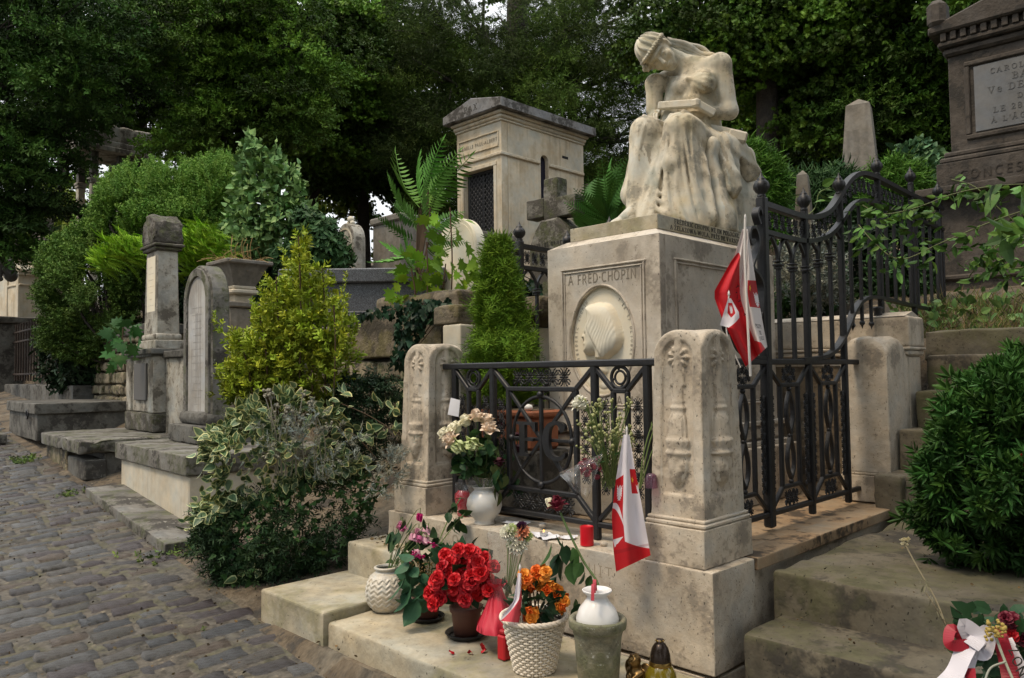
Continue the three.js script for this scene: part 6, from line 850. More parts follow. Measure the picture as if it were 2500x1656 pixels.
{ // grave lantern and gilt cherub in the corner
  rnd = rngOf(65); const lp = onY(1528, 1604, SY), l = thing('gold_lantern', 'amber glass grave lantern with a dark dome lid at the tomb corner', 'grave lantern', lp); part('glass', lathe([[0, 0], [.045, 0], [.056, .02], [.058, .05], [.056, .075], [.045, .098], [.038, .105]], 30), new THREE.MeshPhysicalMaterial({ color: new THREE.Color().setRGB(.22, .17, .015), roughness: .1, clearcoat: 1, transmission: .3, thickness: 0 }), l); part('collar', lathe([[.038, .1], [.042, .106], [.04, .115], [.037, .12]], 30), flat(.22, .14, .04, .3, { metalness: .9 }), l); part('lid', lathe([[.038, .118], [.037, .14], [.03, .165], [.02, .18], [.014, .184], [.014, .196], [.0, .198]], 30), flat(.035, .025, .02, .25, { metalness: .6 }), l); part('crown', [...Array(8)].map((_, i) => ball(.004, Math.cos(i * .785) * .014, .192, Math.sin(i * .785) * .014, 6, 5)), flat(.25, .17, .06, .3, { metalness: .9 }), l);
  const cp = onY(1470, 1600, SY), c = thing('cherub_figure', 'small gilt cherub ornament between stone pot and lantern', 'ornament', cp); part('body', sdfMesh((x, y, z) => { let d = smin(cap(x, y, z, V(0, .02, 0), V(0, .075, 0), .03, .024), ell(x, y, z, V(0, .115, .006), .024, .026, .025), .012); for (const s of [-1, 1]) { d = smin(d, cap(x, y, z, V(s * .026, .075, 0), V(s * .012, .06, .03), .011, .009), .008); d = smin(d, ell(x, y, z, V(s * .035, .075, -.018), .026, .034, .008), .008); d = smin(d, cap(x, y, z, V(s * .018, .01, .01), V(s * .018, .012, .035), .013, .01), .01); d = smin(d, ball3(x, y, z, s * .009, .12, .027, .006), .003); } d = smin(d, ball3(x, y, z, 0, .113, .031, .005), .003); return d + (y > .12 ? Math.sin(x * 260) * Math.sin(y * 260) * .0022 : 0); }, [-.08, -.02, -.05], [.08, .16, .06], .003), flat(.17, .105, .04, .32, { metalness: .85 }), c);
}
function ball3(x, y, z, a, b, c, r) { return Math.hypot(x - a, y - b, z - c) - r; }
{ // tall bunch tied to the front railing
  rnd = rngOf(66); const p = at(1395, 1120, 3.5), t = thing('railing_bouquet', 'tall bunch of small pale buds and a white flower tied to the front railing', 'bouquet', p); const stems = [], buds = [], blobs = [];
  for (let i = 0; i < 54; i++) { const q = at(rr(1332, 1462), rr(925, 1040), rr(3.35, 3.6)), a = at(rr(1390, 1425), rr(1105, 1135), 3.47); stems.push(tube([a, a.clone().lerp(q, .5).add(V(0, .02, 0)), q], .0022, 4, 6)); buds.push(ball(rr(.006, .010), q.x, q.y, q.z, 7, 5)); for (let k = 0; k < 3; k++) { const e = q.clone().add(V(rr(-.025, .025), rr(-.03, .015), rr(-.025, .025))); stems.push(tube([q.clone().lerp(a, .12), e], .0014, 3, 3)); blobs.push(ball(rr(.004, .007), e.x, e.y, e.z, 6, 4)); } if (i % 2) leafOn(t, a.clone().lerp(q, rr(.3, .9)), V(rr(-.7, .7), rr(-.2, 1), rr(-.3, .7)), rr(.03, .06), L.lance, pick([LM.roseDry, LM.rose, LM.dull])); }
  addWorld(t, 'stems', join(stems), LM.stemPale).userData.kind = 'stuff'; addWorld(t, 'buds', join([...buds, ...blobs]), flat(.34, .36, .15, .7)).userData.kind = 'stuff'; for (const [x, y] of [[1346, 935], [1352, 945], [1341, 943]]) putFlower(t, rose[2], PM.white, at(x, y, 3.42), .05, V(-.3, .7, .4), 'white_flower');
  addWorld(t, 'dark_petals', join([...Array(26)].map(() => { const q = at(rr(1340, 1385), rr(1060, 1100), rr(3.42, 3.5)); return plain(petal(.015, .03, .3, .3)).applyMatrix4(xf(q, qDir(rdir()), 1)); })), PM.wine).userData.kind = 'stuff';
  const g = roughFilm(new THREE.ConeGeometry(.085, .2, 30, 14, true).rotateZ(-.75).rotateY(.7), 2, .018), q = at(1360, 1085, 3.42); addWorld(t, 'cellophane', g.translate(q.x, q.y, q.z), film);
  const w = thing('wilting_stem', 'wilting yellow-green stem hanging over the right front pier', 'plant', at(1480, 1100, 3.35)); for (const e of [[[1478, 1130], [1490, 1040], [1515, 975], [1535, 990], [1542, 1020]], [[1478, 1130], [1500, 1030], [1520, 970], [1512, 1000]], [[1480, 1130], [1505, 1050], [1512, 1035]]]) addWorld(w, 'stem', tube(e.map(([x, y]) => at(x, y, 3.33)), .0032, 5), LM.stemPale); for (let i = 0; i < 16; i++) leafOn(w, at(rr(1505, 1545), rr(965, 1020), 3.32), V(rr(-.3, .6), -1, rr(-.2, .4)), rr(.045, .07), L.lance, LM.stemPale);
  const gl = thing('hanging_glass', 'small purple-tinted glass hanging from a wire at the right front pier', 'glass', at(1506, 1128, 3.25)); part('glass', lathe([[.0, .06], [.012, .06], [.022, .052], [.025, .03], [.026, 0]], 22), new THREE.MeshPhysicalMaterial({ color: new THREE.Color().setRGB(.45, .25, .36), roughness: .05, transmission: .8, thickness: 0, side: THREE.DoubleSide }), gl); part('wire', tube([V(0, .06, 0), V(-.01, .12, 0), V(.0, .17, -.01)], .0012, 4), M.iron, gl);
}
// ---------------------------------------------------------------- flags
function canvasTex(w, h, draw) { const c = document.createElement('canvas'); c.width = w; c.height = h; const x = c.getContext('2d'); draw(x); const t = new THREE.CanvasTexture(c); t.colorSpace = THREE.SRGBColorSpace; return t; }
function eagle(x, cx, cy, s, col = '#eceaf0') { x.fillStyle = col; x.strokeStyle = col; const P = (pts) => { x.beginPath(); pts.forEach(([a, b], i) => i ? x.lineTo(cx + a * s, cy + b * s) : x.moveTo(cx + a * s, cy + b * s)); x.fill(); }; P([[-.1, -.3], [.08, -.42], [.16, -.3], [.1, -.2], [.14, .2], [.06, .45], [-.06, .45], [-.14, .2]]); for (const m of [-1, 1]) { for (let k = 0; k < 5; k++) P([[m * .1, -.15 + k * .06], [m * (.5 - k * .03), -.42 + k * .17], [m * (.46 - k * .03), -.30 + k * .17], [m * .1, .0 + k * .06]]); P([[m * .08, .25], [m * .32, .45], [m * .2, .5], [m * .06, .38]]); } P([[-.12, .4], [.12, .4], [.2, .62], [0, .56], [-.2, .62]]); }
const RED = '#c4101f', WHITE = '#e6e2ea';
function clothMesh(left, right, bottom, depth, foldN, foldA, nu = 26, nv = 36, top = 0) { // left/right: [v, px] tables; a sheet in space
  const tab = (T, v) => { for (let i = 1; i < T.length; i++) if (v <= T[i][0]) return [1, 2].map(k => mix(T[i - 1][k], T[i][k], (v - T[i - 1][0]) / (T[i][0] - T[i - 1][0]))); return T[T.length - 1].slice(1); };
  const g = new THREE.PlaneGeometry(1, 1, nu, nv), p = g.attributes.position; for (let i = 0; i < p.count; i++) { const u = p.getX(i) + .5, v = .5 - p.getY(i), [lx, ly] = tab(left, v), [rx, ry] = tab(right, v); const q = at(mix(lx, rx, u), mix(ly, ry, u) + (u > .02 && u < .98 ? (bottom?.(u, v) ?? 0) : 0), depth + Math.sin(u * foldN + v * 1.3) * foldA * (.25 + v) + noise3(u * 4, v * 5, foldN) * foldA * .5); p.setXYZ(i, q.x, q.y, q.z); } g.computeVertexNormals(); return g;
}
const clothMat = map => new THREE.MeshPhysicalMaterial({ map, roughness: .75, side: THREE.DoubleSide, sheen: .4, sheenRoughness: .5, transmission: .12, thickness: 0 });
function flagThing(name, label, g, mat, pole, r = .005) { const p = g.attributes.position, o = V(0, 0, 0); pole.forEach(q => o.add(q)); o.divideScalar(pole.length); const t = thing(name, label, 'flag', o); const c = part('cloth', g.translate(-o.x, -o.y, -o.z), mat, t, { keepUV: true }); part('stick', tube(pole.map(q => q.clone().sub(o)), r, 7), flat(.75, .72, .68, .4), t); part('tip', mv(lathe([[0, .022], [.004, .012], [.006, 0], [.0, -.004]], 10), ...pole[0].clone().sub(o).toArray()), flat(.78, .77, .75, .4), t); return t; }
{
  const t1 = canvasTex(256, 512, x => { x.fillStyle = WHITE; x.fillRect(0, 0, 256, 512); x.fillStyle = RED; x.beginPath(); x.moveTo(0, 170); x.lineTo(92, 150); x.lineTo(86, 512); x.lineTo(0, 512); x.fill(); x.fillRect(178, 128, 78, 96); eagle(x, 52, 215, 62); x.fillStyle = WHITE; x.beginPath(); x.moveTo(0, 262); x.quadraticCurveTo(60, 250, 88, 330); x.lineTo(88, 352); x.quadraticCurveTo(55, 285, 0, 282); x.fill(); x.beginPath(); x.moveTo(0, 400); x.lineTo(80, 392); x.lineTo(10, 430); x.fill(); x.fillStyle = '#e8b52a'; x.beginPath(); for (let i = 0; i < 10; i++) { const a = i * .628, r = i % 2 ? 7 : 15; x.lineTo(200 + Math.cos(a) * r, 170 + Math.sin(a) * r); } x.fill(); eagle(x, 252, 205, 42); x.fillStyle = RED; x.beginPath(); x.moveTo(76, 408); x.lineTo(256, 470); x.lineTo(256, 512); x.lineTo(0, 512); x.lineTo(20, 420); x.fill(); x.fillStyle = 'rgba(90,0,10,.18)'; x.fillRect(0, 440, 256, 14); });
  const g = clothMesh([[0, 1441, 1005], [.3, 1425, 1100], [.6, 1414, 1190], [.85, 1418, 1270], [1, 1424, 1322]], [[0, 1455, 1005], [.25, 1468, 1085], [.5, 1482, 1160], [.8, 1497, 1245], [1, 1504, 1284]], null, 3.16, 9, .018);
  flagThing('white_red_flag', 'white and red flag with an eagle emblem, hanging over the tomb front', g, clothMat(t1), [at(1449, 996, 3.2), at(1452, 1060, 3.2), at(1458, 1230, 3.24)]);
  const t2 = canvasTex(512, 512, x => { x.fillStyle = '#dcd4d2'; x.fillRect(0, 0, 512, 512); x.fillStyle = RED; x.beginPath(); x.moveTo(0, 150); x.quadraticCurveTo(80, 90, 170, 130); x.quadraticCurveTo(260, 190, 300, 260); x.lineTo(330, 512); x.lineTo(0, 512); x.fill(); x.fillStyle = '#b01a22'; x.fillRect(392, 220, 120, 110); eagle(x, 490, 290, 60); x.fillStyle = '#e8b52a'; x.beginPath(); for (let i = 0; i < 10; i++) { const a = i * .628, r = i % 2 ? 7 : 16; x.lineTo(425 + Math.cos(a) * r, 250 + Math.sin(a) * r); } x.fill(); x.fillStyle = RED; x.beginPath(); x.moveTo(325, 465); x.lineTo(420, 478); x.lineTo(460, 512); x.lineTo(300, 512); x.fill(); x.fillStyle = '#241d1d'; x.font = 'bold 24px sans-serif'; x.fillText('PSOTY', 410, 420); x.fillText('DE', 435, 445); x.fillText('CHILE', 412, 470); x.save(); x.translate(255, 240); x.rotate(1.2); x.strokeStyle = '#3a1016'; x.lineWidth = 4; for (let k = 0; k < 7; k++) { x.beginPath(); x.moveTo(k * 22, 0); x.lineTo(k * 22 + 12, (k % 3 - 1) * 16); x.lineTo(k * 22 + 6, 14); x.stroke(); } x.restore(); });
  const h = clothMesh([[0, 1716, 530], [.25, 1698, 590], [.52, 1652, 672], [.6, 1652, 690], [.8, 1668, 735], [1, 1724, 848]], [[0, 1729, 530], [.3, 1741, 610], [.6, 1755, 700], [.85, 1768, 770], [1, 1774, 802]], null, 3.55, 13, .035, 34, 40);
  flagThing('white_red_flag', 'faded white and red flag with handwriting, tied to the gate scroll beside the pedestal', h, clothMat(t2), [at(1723, 505, 3.52), at(1722, 600, 3.53), at(1735, 870, 3.5)], .006);
  const mini = canvasTex(256, 256, x => { x.fillStyle = WHITE; x.fillRect(0, 0, 256, 256); x.fillStyle = RED; x.beginPath(); x.moveTo(110, 256); x.lineTo(256, 165); x.lineTo(256, 256); x.fill(); x.beginPath(); x.moveTo(60, 40); x.lineTo(200, 40); x.lineTo(196, 140); x.lineTo(130, 176); x.lineTo(64, 140); x.fill(); x.strokeStyle = WHITE; x.lineWidth = 5; x.stroke(); eagle(x, 130, 96, 74); });
  const m1 = clothMesh([[0, 1683, 690], [1, 1664, 752]], [[0, 1690, 690], [.5, 1708, 722], [1, 1712, 765]], null, 3.44, 5, .008, 12, 12); flagThing('small_flag', 'small white and red paper flag with an eagle shield, in front of the faded flag', m1, clothMat(mini), [at(1685, 682, 3.45), at(1680, 770, 3.45), at(1712, 850, 3.45)], .003);
  const plainF = canvasTex(64, 64, x => { x.fillStyle = WHITE; x.fillRect(0, 0, 64, 64); x.fillStyle = '#d84a58'; x.beginPath(); x.moveTo(0, 64); x.lineTo(64, 14); x.lineTo(64, 64); x.fill(); });
  const m2 = clothMesh([[0, 1197, 1325], [.5, 1187, 1390], [.8, 1160, 1425], [1, 1156, 1436]], [[0, 1205, 1325], [.5, 1206, 1385], [1, 1200, 1440]], null, 2.98, 6, .012, 14, 20); flagThing('small_flag', 'small white and pink paper flag stuck in the wicker basket', m2, clothMat(plainF), [at(1202, 1316, 3.0), at(1204, 1380, 3.0), at(1208, 1450, 3.04)], .003);
}
const at0 = at;
{ // wreath with ribbons, bottom right
  rnd = rngOf(67); const at = (x, y, d) => at0(x, y, d * .8); const c = at(2290, 1500, 2.75), t = thing('wreath', 'funeral wreath of leaves and red flowers with white and red ribbons, bottom right', 'wreath', c);
  const strip = (pts, w, mat, name = 'ribbon') => { const cv = new THREE.CatmullRomCurve3(pts.map(a => at(...a))), n = 24, P = []; let pr; const f = camera.position.clone().sub(c).normalize(); for (let i = 0; i <= n; i++) { const q = cv.getPoint(i / n), tg = cv.getTangent(i / n), s = tg.clone().cross(f).normalize().applyAxisAngle(tg, .5 * Math.sin(i * .13)), a = q.clone().addScaledVector(s, w / 2), b = q.clone().addScaledVector(s, -w / 2); if (pr) P.push(pr[0], pr[1], b, pr[0], b, a); pr = [a, b]; } const g = new THREE.BufferGeometry().setFromPoints(P); g.computeVertexNormals(); addWorld(t, name, g, mat); };
  const W = flat(.62, .60, .66, .5, { side: THREE.DoubleSide }), R = flat(.30, .006, .02, .5, { side: THREE.DoubleSide });
  strip([[2235, 1490, 2.7], [2225, 1515, 2.68], [2205, 1560, 2.66], [2170, 1600, 2.64]], .05, W); strip([[2245, 1495, 2.71], [2235, 1540, 2.7], [2225, 1600, 2.66]], .045, W); strip([[2250, 1500, 2.74], [2200, 1455, 2.74], [2196, 1490, 2.7], [2240, 1492, 2.69]], .032, R); strip([[2250, 1490, 2.72], [2230, 1445, 2.72], [2262, 1470, 2.69], [2245, 1495, 2.68]], .04, W); strip([[2250, 1490, 2.72], [2285, 1460, 2.72], [2275, 1510, 2.70], [2245, 1500, 2.69]], .04, W); strip([[2300, 1450, 2.74], [2320, 1500, 2.7], [2340, 1580, 2.64]], .045, R); strip([[2318, 1480, 2.72], [2345, 1530, 2.68], [2375, 1590, 2.62]], .05, W); strip([[2240, 1545, 2.66], [2250, 1600, 2.6]], .03, R);
  for (let i = 0; i < 110; i++) { const q = at(rr(2215, 2370), rr(1415, 1590), rr(2.72, 3.0)); leafOn(t, q, V(rr(-1, 1), rr(-.3, 1), rr(-.5, 1)), rr(.035, .06), pick([L.ivy, L.broad]), pick([LM.dark, LM.dark, LM.begonia])); } for (let i = 0; i < 13; i++) putFlower(t, pick(begonia), rnd() < .5 ? PM.red2 : PM.wine, at(rr(2305, 2372), rr(1425, 1490), rr(2.75, 2.9)), rr(.03, .042), V(-.2, .5, 1), 'flower'); const y = []; for (let i = 0; i < 40; i++) { const q = at(rr(2275, 2325), rr(1435, 1480), rr(2.62, 2.7)); y.push(ball(rr(.004, .007), q.x, q.y, q.z, 6, 4)); } addWorld(t, 'dry_flowers', join(y), flat(.38, .28, .07, .8)).userData.kind = 'stuff'; addWorld(t, 'silver_stem', tube([at(2300, 1465, 2.66), at(2320, 1520, 2.62), at(2350, 1590, 2.56)], .004, 5), flat(.32, .34, .26, .8)); addWorld(t, 'silver_stem', tube([at(2325, 1530, 2.61), at(2290, 1545, 2.6), at(2275, 1580, 2.58)], .003, 5), flat(.32, .34, .28, .8));
  addWorld(t, 'ribbon_letters', join([['Z', 2334, 1510], ['O', 2342, 1535], ['N', 2352, 1558]].map(([s, x, y2]) => { const q = at(x, y2, 2.63); return text(s, .026, { depth: .002 }).rotateZ(-1).rotateY(.7).translate(q.x, q.y, q.z); })), M.letterDark);
  const d = thing('dry_flower_stem', 'dry leaning weed stem with a pale flower head across the stone steps', 'weed', at(2190, 1440, 3.3)); addWorld(d, 'stem', tube([at(2195, 1470, 2.78), at(2165, 1390, 2.86), at(2120, 1310, 2.96), at(2092, 1258, 3.02)], .0025, 5), flat(.22, .19, .12, .9)); addWorld(d, 'stem', tube([at(2185, 1445, 2.8), at(2160, 1400, 2.8), at(2140, 1370, 2.82)], .002, 4), flat(.2, .17, .11, .9)); for (let i = 0; i < 22; i++) { const k = rnd(), q = at(mix(2190, 2125, k) + rr(-6, 6), mix(1450, 1320, k), mix(2.79, 2.93, k)); leafOn(d, q, V(rr(-.6, .6), -.8, rr(-.5, .5)), rr(.018, .03), L.lance, flat(.2, .19, .12, .9, { side: THREE.DoubleSide })); } for (let i = 0; i < 7; i++) putFlower(d, cupFlower, flat(.62, .56, .36, .8, { side: THREE.DoubleSide }), at(rr(2080, 2100), rr(1248, 1262), 3.02), .014, V(rr(-1, 1), .8, rr(-1, 1)), 'flower');
}
// ---------------------------------------------------------------- plants
function inPoly(x, y, P) { let c = false; for (let i = 0, j = P.length - 1; i < P.length; j = i++) if ((P[i][1] > y) !== (P[j][1] > y) && x < (P[j][0] - P[i][0]) * (y - P[i][1]) / (P[j][1] - P[i][1]) + P[i][0]) c = !c; return c; }
function samplePoly(P) { const xs = P.map(p => p[0]), ys = P.map(p => p[1]); for (let k = 0; k < 400; k++) { const x = rr(Math.min(...xs), Math.max(...xs)), y = rr(Math.min(...ys), Math.max(...ys)); if (inPoly(x, y, P)) return [x, y]; } return P[0]; }
function edgeDist(x, y, P) { let d = 1e9; for (let i = 0, j = P.length - 1; i < P.length; j = i++) { const ex = P[i][0] - P[j][0], ey = P[i][1] - P[j][1], k = clamp(((x - P[j][0]) * ex + (y - P[j][1]) * ey) / (ex * ex + ey * ey)); d = Math.min(d, Math.hypot(x - P[j][0] - ex * k, y - P[j][1] - ey * k)); } return d; }
// leaves through the body of a shrub whose outline in the survey photograph is P; dc = its distance, half = half its depth in metres
function bushItems(P, dc, half, n, s0, s1, { up = .35, shell = .7, clump = 3, kf, gap = -.1 } = {}) {
  const out = [], cy = P.reduce((a, p) => a + p[1], 0) / P.length, cx = P.reduce((a, p) => a + p[0], 0) / P.length, c = at(cx, cy, dc); let tries = 0;
  while (out.length < n && tries++ < n * 6) { const [x, y] = samplePoly(P), e = Math.sqrt(clamp(edgeDist(x, y, P) / (half * 1798 / dc))), th = half * e * (.75 + .5 * noise3(x * .02, y * .02, half * 9)), w = rnd() < shell ? -th * rr(.65, 1) : rr(-th, th), p = at(x, y, dc + w); if (fbm3(p.x * clump, p.y * clump, p.z * clump) < gap) continue; const dir = p.clone().sub(c).normalize().multiplyScalar(.6).add(rdir().multiplyScalar(.95)).add(V(0, up, 0)); if (rnd() < .3) p.addScaledVector(dir.normalize(), rnd() * Math.min(.09, s1 * 1.2)); out.push({ p, q: qDir(dir, rr(0, 6.28)), s: rr(s0, s1), k: kf ? kf(p, x, y) : undefined }); }
  return out;
}
const stemsOf = (P, base, dc, n, r, curve = .1) => join([...Array(n)].map(() => { const [x, y] = samplePoly(P), q = at(x, y, dc + rr(-.1, .1)), b = base.clone().add(V(rr(-.08, .08), 0, rr(-.08, .08))); return tube([b, b.clone().lerp(q, .5).add(V(rr(-curve, curve), 0, rr(-curve, curve))), q], r, 4, 8); }));
function sprigs(P, dc, half, n, len, s0, s1, per = 9) { const out = []; for (let i = 0; i < n; i++) { let x, y, k = 0; do { [x, y] = samplePoly(P); } while (edgeDist(x, y, P) > 45 && k++ < 30); const cx = P.reduce((a, p) => a + p[0], 0) / P.length, a = at(x, y, dc + rr(-half, half) * .6), d = V((x - cx) * .0012 * S7, 1, -(x - cx) * .0012 * S7).add(rdir().multiplyScalar(.3)), L_ = len * rr(.5, 1.2); for (let j = 0; j < per; j++) { const t = j / per; out.push({ p: a.clone().addScaledVector(d, L_ * t), q: qDir(d.clone().add(rdir().multiplyScalar(.7)), rr(0, 6)), s: rr(s0, s1) * (1.1 - .4 * t), k: rr(.9, 1.4) }); } } return out; }
function plant(name, label, cat, base, group) { return thing(name, label, cat, base, 0, group); }
const G = { euonymus: leafy(.30, .37, .03, .42, .3), olive: leafy(.12, .225, .035, .5), oliveTop: leafy(.085, .14, .04, .5), lilac: leafy(.15, .26, .085, .36), dark: leafy(.018, .042, .017, .45, .15), maple: leafy(.20, .34, .03, .5, .35), ail: leafy(.10, .23, .035, .5, .3), robinia: leafy(.24, .42, .025, .5, .3), ivy: leafy(.018, .045, .022, .38, .1), silver: leafy(.25, .27, .23, .8, .15), cypress: leafy(.12, .22, .016, .6, .3), fern: leafy(.07, .18, .03, .5, .3), bright: leafy(.07, .17, .018, .55, .3), box: leafy(.036, .095, .018, .4, .25), vine: leafy(.08, .17, .03, .4, .3), shrub: leafy(.035, .085, .025, .45, .2), under: leafy(.028, .06, .024, .5, .15), grass: leafy(.09, .14, .03, .6, .2), straw: leafy(.19, .15, .08, .8, .2) };
const twig = { fine: spray(L.lance, 9, .9, .5, 3, .15, 1), tiny: spray(L.oval, 20, 1, .2, 17, .08, 1), oval: spray(L.oval, 7, .8, .5, 5, .2, 1), needle: spray(L.needle, 16, 1, .55, 7, .25, 1), ovalUp: spray(L.oval, 8, .9, .5, 9, .05, 1), tuft: (() => { const r = rngOf(4), o = []; for (let i = 0; i < 13; i++) { const a = i * 2.4, e = .25 + .9 * i / 13; o.push(plain(L.lance.clone()).applyMatrix4(xf(V(0, .55 - .03 * i, 0), qDir(V(Math.cos(a) * Math.sin(e * 1.3), Math.cos(e * 1.3), Math.sin(a) * Math.sin(e * 1.3)), r() * 6), .75 + .2 * r()))); } return mergeGeometries(o); })(), maple: spray(L.maple, 17, 1, .175, 11, .3, .9), beech: spray(blade([[0, 0], [.19, .25], [.22, .5], [.13, .78], [0, 1]], .25, .3), 20, 1, .21, 13, .35, .7), yew: (() => { const o = []; for (let k = 0; k < 5; k++) { const a = k * 1.3 - 2.6, q = spray(L.needle, 14, .8, .22, 20 + k, .7, .5); o.push(q.applyMatrix4(xf(V(0, .1 * k, 0), qDir(V(Math.sin(a) * .9, .35, .3 * Math.cos(a * 3)), k), .9))); } return mergeGeometries(o); })() };
twig.frond = frond(blade([[0, 0], [.085, .2], [.10, .45], [.05, .8], [0, 1]]), 14, 1, .30, .35, 1.2, 3); twig.robinia = frond(L.oval, 13, 1, .16, .45, 1.3, 5); twig.fern = (() => { const o = []; for (let i = 0; i < 22; i++) { const t = .05 + .93 * i / 21, w = .28 * Math.sin(Math.PI * (.12 + .86 * t)); for (const s of [-1, 1]) o.push(plain(L.lance.clone()).scale(.9, 1, 1).applyMatrix4(xf(V(0, t, -.4 * t * t), qDir(V(s, .35, -.25)), w))); } o.push(plain(tube([V(0, 0, 0), V(0, .5, -.1), V(0, 1, -.4)], .006, 3, 6))); return mergeGeometries(o); })();
const variegated = (() => { const o = [[0, 0], [.3, .12], [.36, .38], [.22, .72], [0, 1]], g = blade(o, .2, .2), p = g.attributes.position, n = p.count, inner = blade(o.map(([w, y]) => [w * .68, .06 + y * .86]), .2, .2); inner.translate(0, 0, .012); const inner2 = inner.clone().translate(0, 0, -.024); const col = (q, c) => (q.setAttribute('color', new THREE.BufferAttribute(new Float32Array(q.attributes.position.count * 3).map((_, i) => c[i % 3]), 3)), q); return mergeGeometries([col(plain(g), [.52, .55, .26]), col(plain(inner), [.075, .145, .055]), col(plain(inner2), [.11, .18, .08])]); })();
const varMat = new THREE.MeshPhysicalMaterial({ color: 0xffffff, vertexColors: true, roughness: .45, side: THREE.DoubleSide, transmission: .2, thickness: 0 });
{ // conifer in its trough
  rnd = rngOf(71); const b = thing('stone_block', 'dark stone block under the terracotta trough, behind the railing', 'stone block', [-3.12, TY, -3.18]); part('block', rough(.5, .36, .26, 0, 0, 0, { r: .015, amp: .006 }), M.greyDark, b);
  const t = thing('terracotta_trough', 'rectangular terracotta trough behind the front railing, planted with a conifer', 'planter', [-3.14, 1.275, -3.17]); part('trough', [bx(.46, .18, .22, 0, 0, 0, .015), bx(.50, .035, .26, 0, .18, 0, .01)], M.terracotta, t); part('soil', bx(.42, .004, .18, 0, .2155, 0, .001), M.soil, t);
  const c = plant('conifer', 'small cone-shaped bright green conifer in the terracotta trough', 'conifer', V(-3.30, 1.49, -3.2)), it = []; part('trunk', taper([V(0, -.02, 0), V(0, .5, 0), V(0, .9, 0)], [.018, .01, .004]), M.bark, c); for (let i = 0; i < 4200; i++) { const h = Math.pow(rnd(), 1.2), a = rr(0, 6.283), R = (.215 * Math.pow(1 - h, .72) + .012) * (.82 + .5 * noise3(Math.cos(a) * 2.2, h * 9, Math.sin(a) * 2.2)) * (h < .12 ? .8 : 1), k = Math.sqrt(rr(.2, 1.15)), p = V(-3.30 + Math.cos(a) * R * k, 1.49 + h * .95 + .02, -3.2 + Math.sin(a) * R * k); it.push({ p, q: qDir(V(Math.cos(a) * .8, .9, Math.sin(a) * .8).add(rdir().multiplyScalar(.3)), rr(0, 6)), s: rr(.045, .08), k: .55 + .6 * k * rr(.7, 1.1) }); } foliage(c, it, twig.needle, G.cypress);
  const w = thing('white_stone', 'small white stone with red marks on the edge of the trough', 'stone', [-2.96, 1.49, -3.08]); part('stone', sdfMesh((x, y, z) => ell(x, y, z, V(0, .018, 0), .026, .02, .02) + noise3(x * 60, y * 60, z * 60) * .003, [-.04, -.01, -.04], [.04, .05, .04], .004), M.jug, w);
}
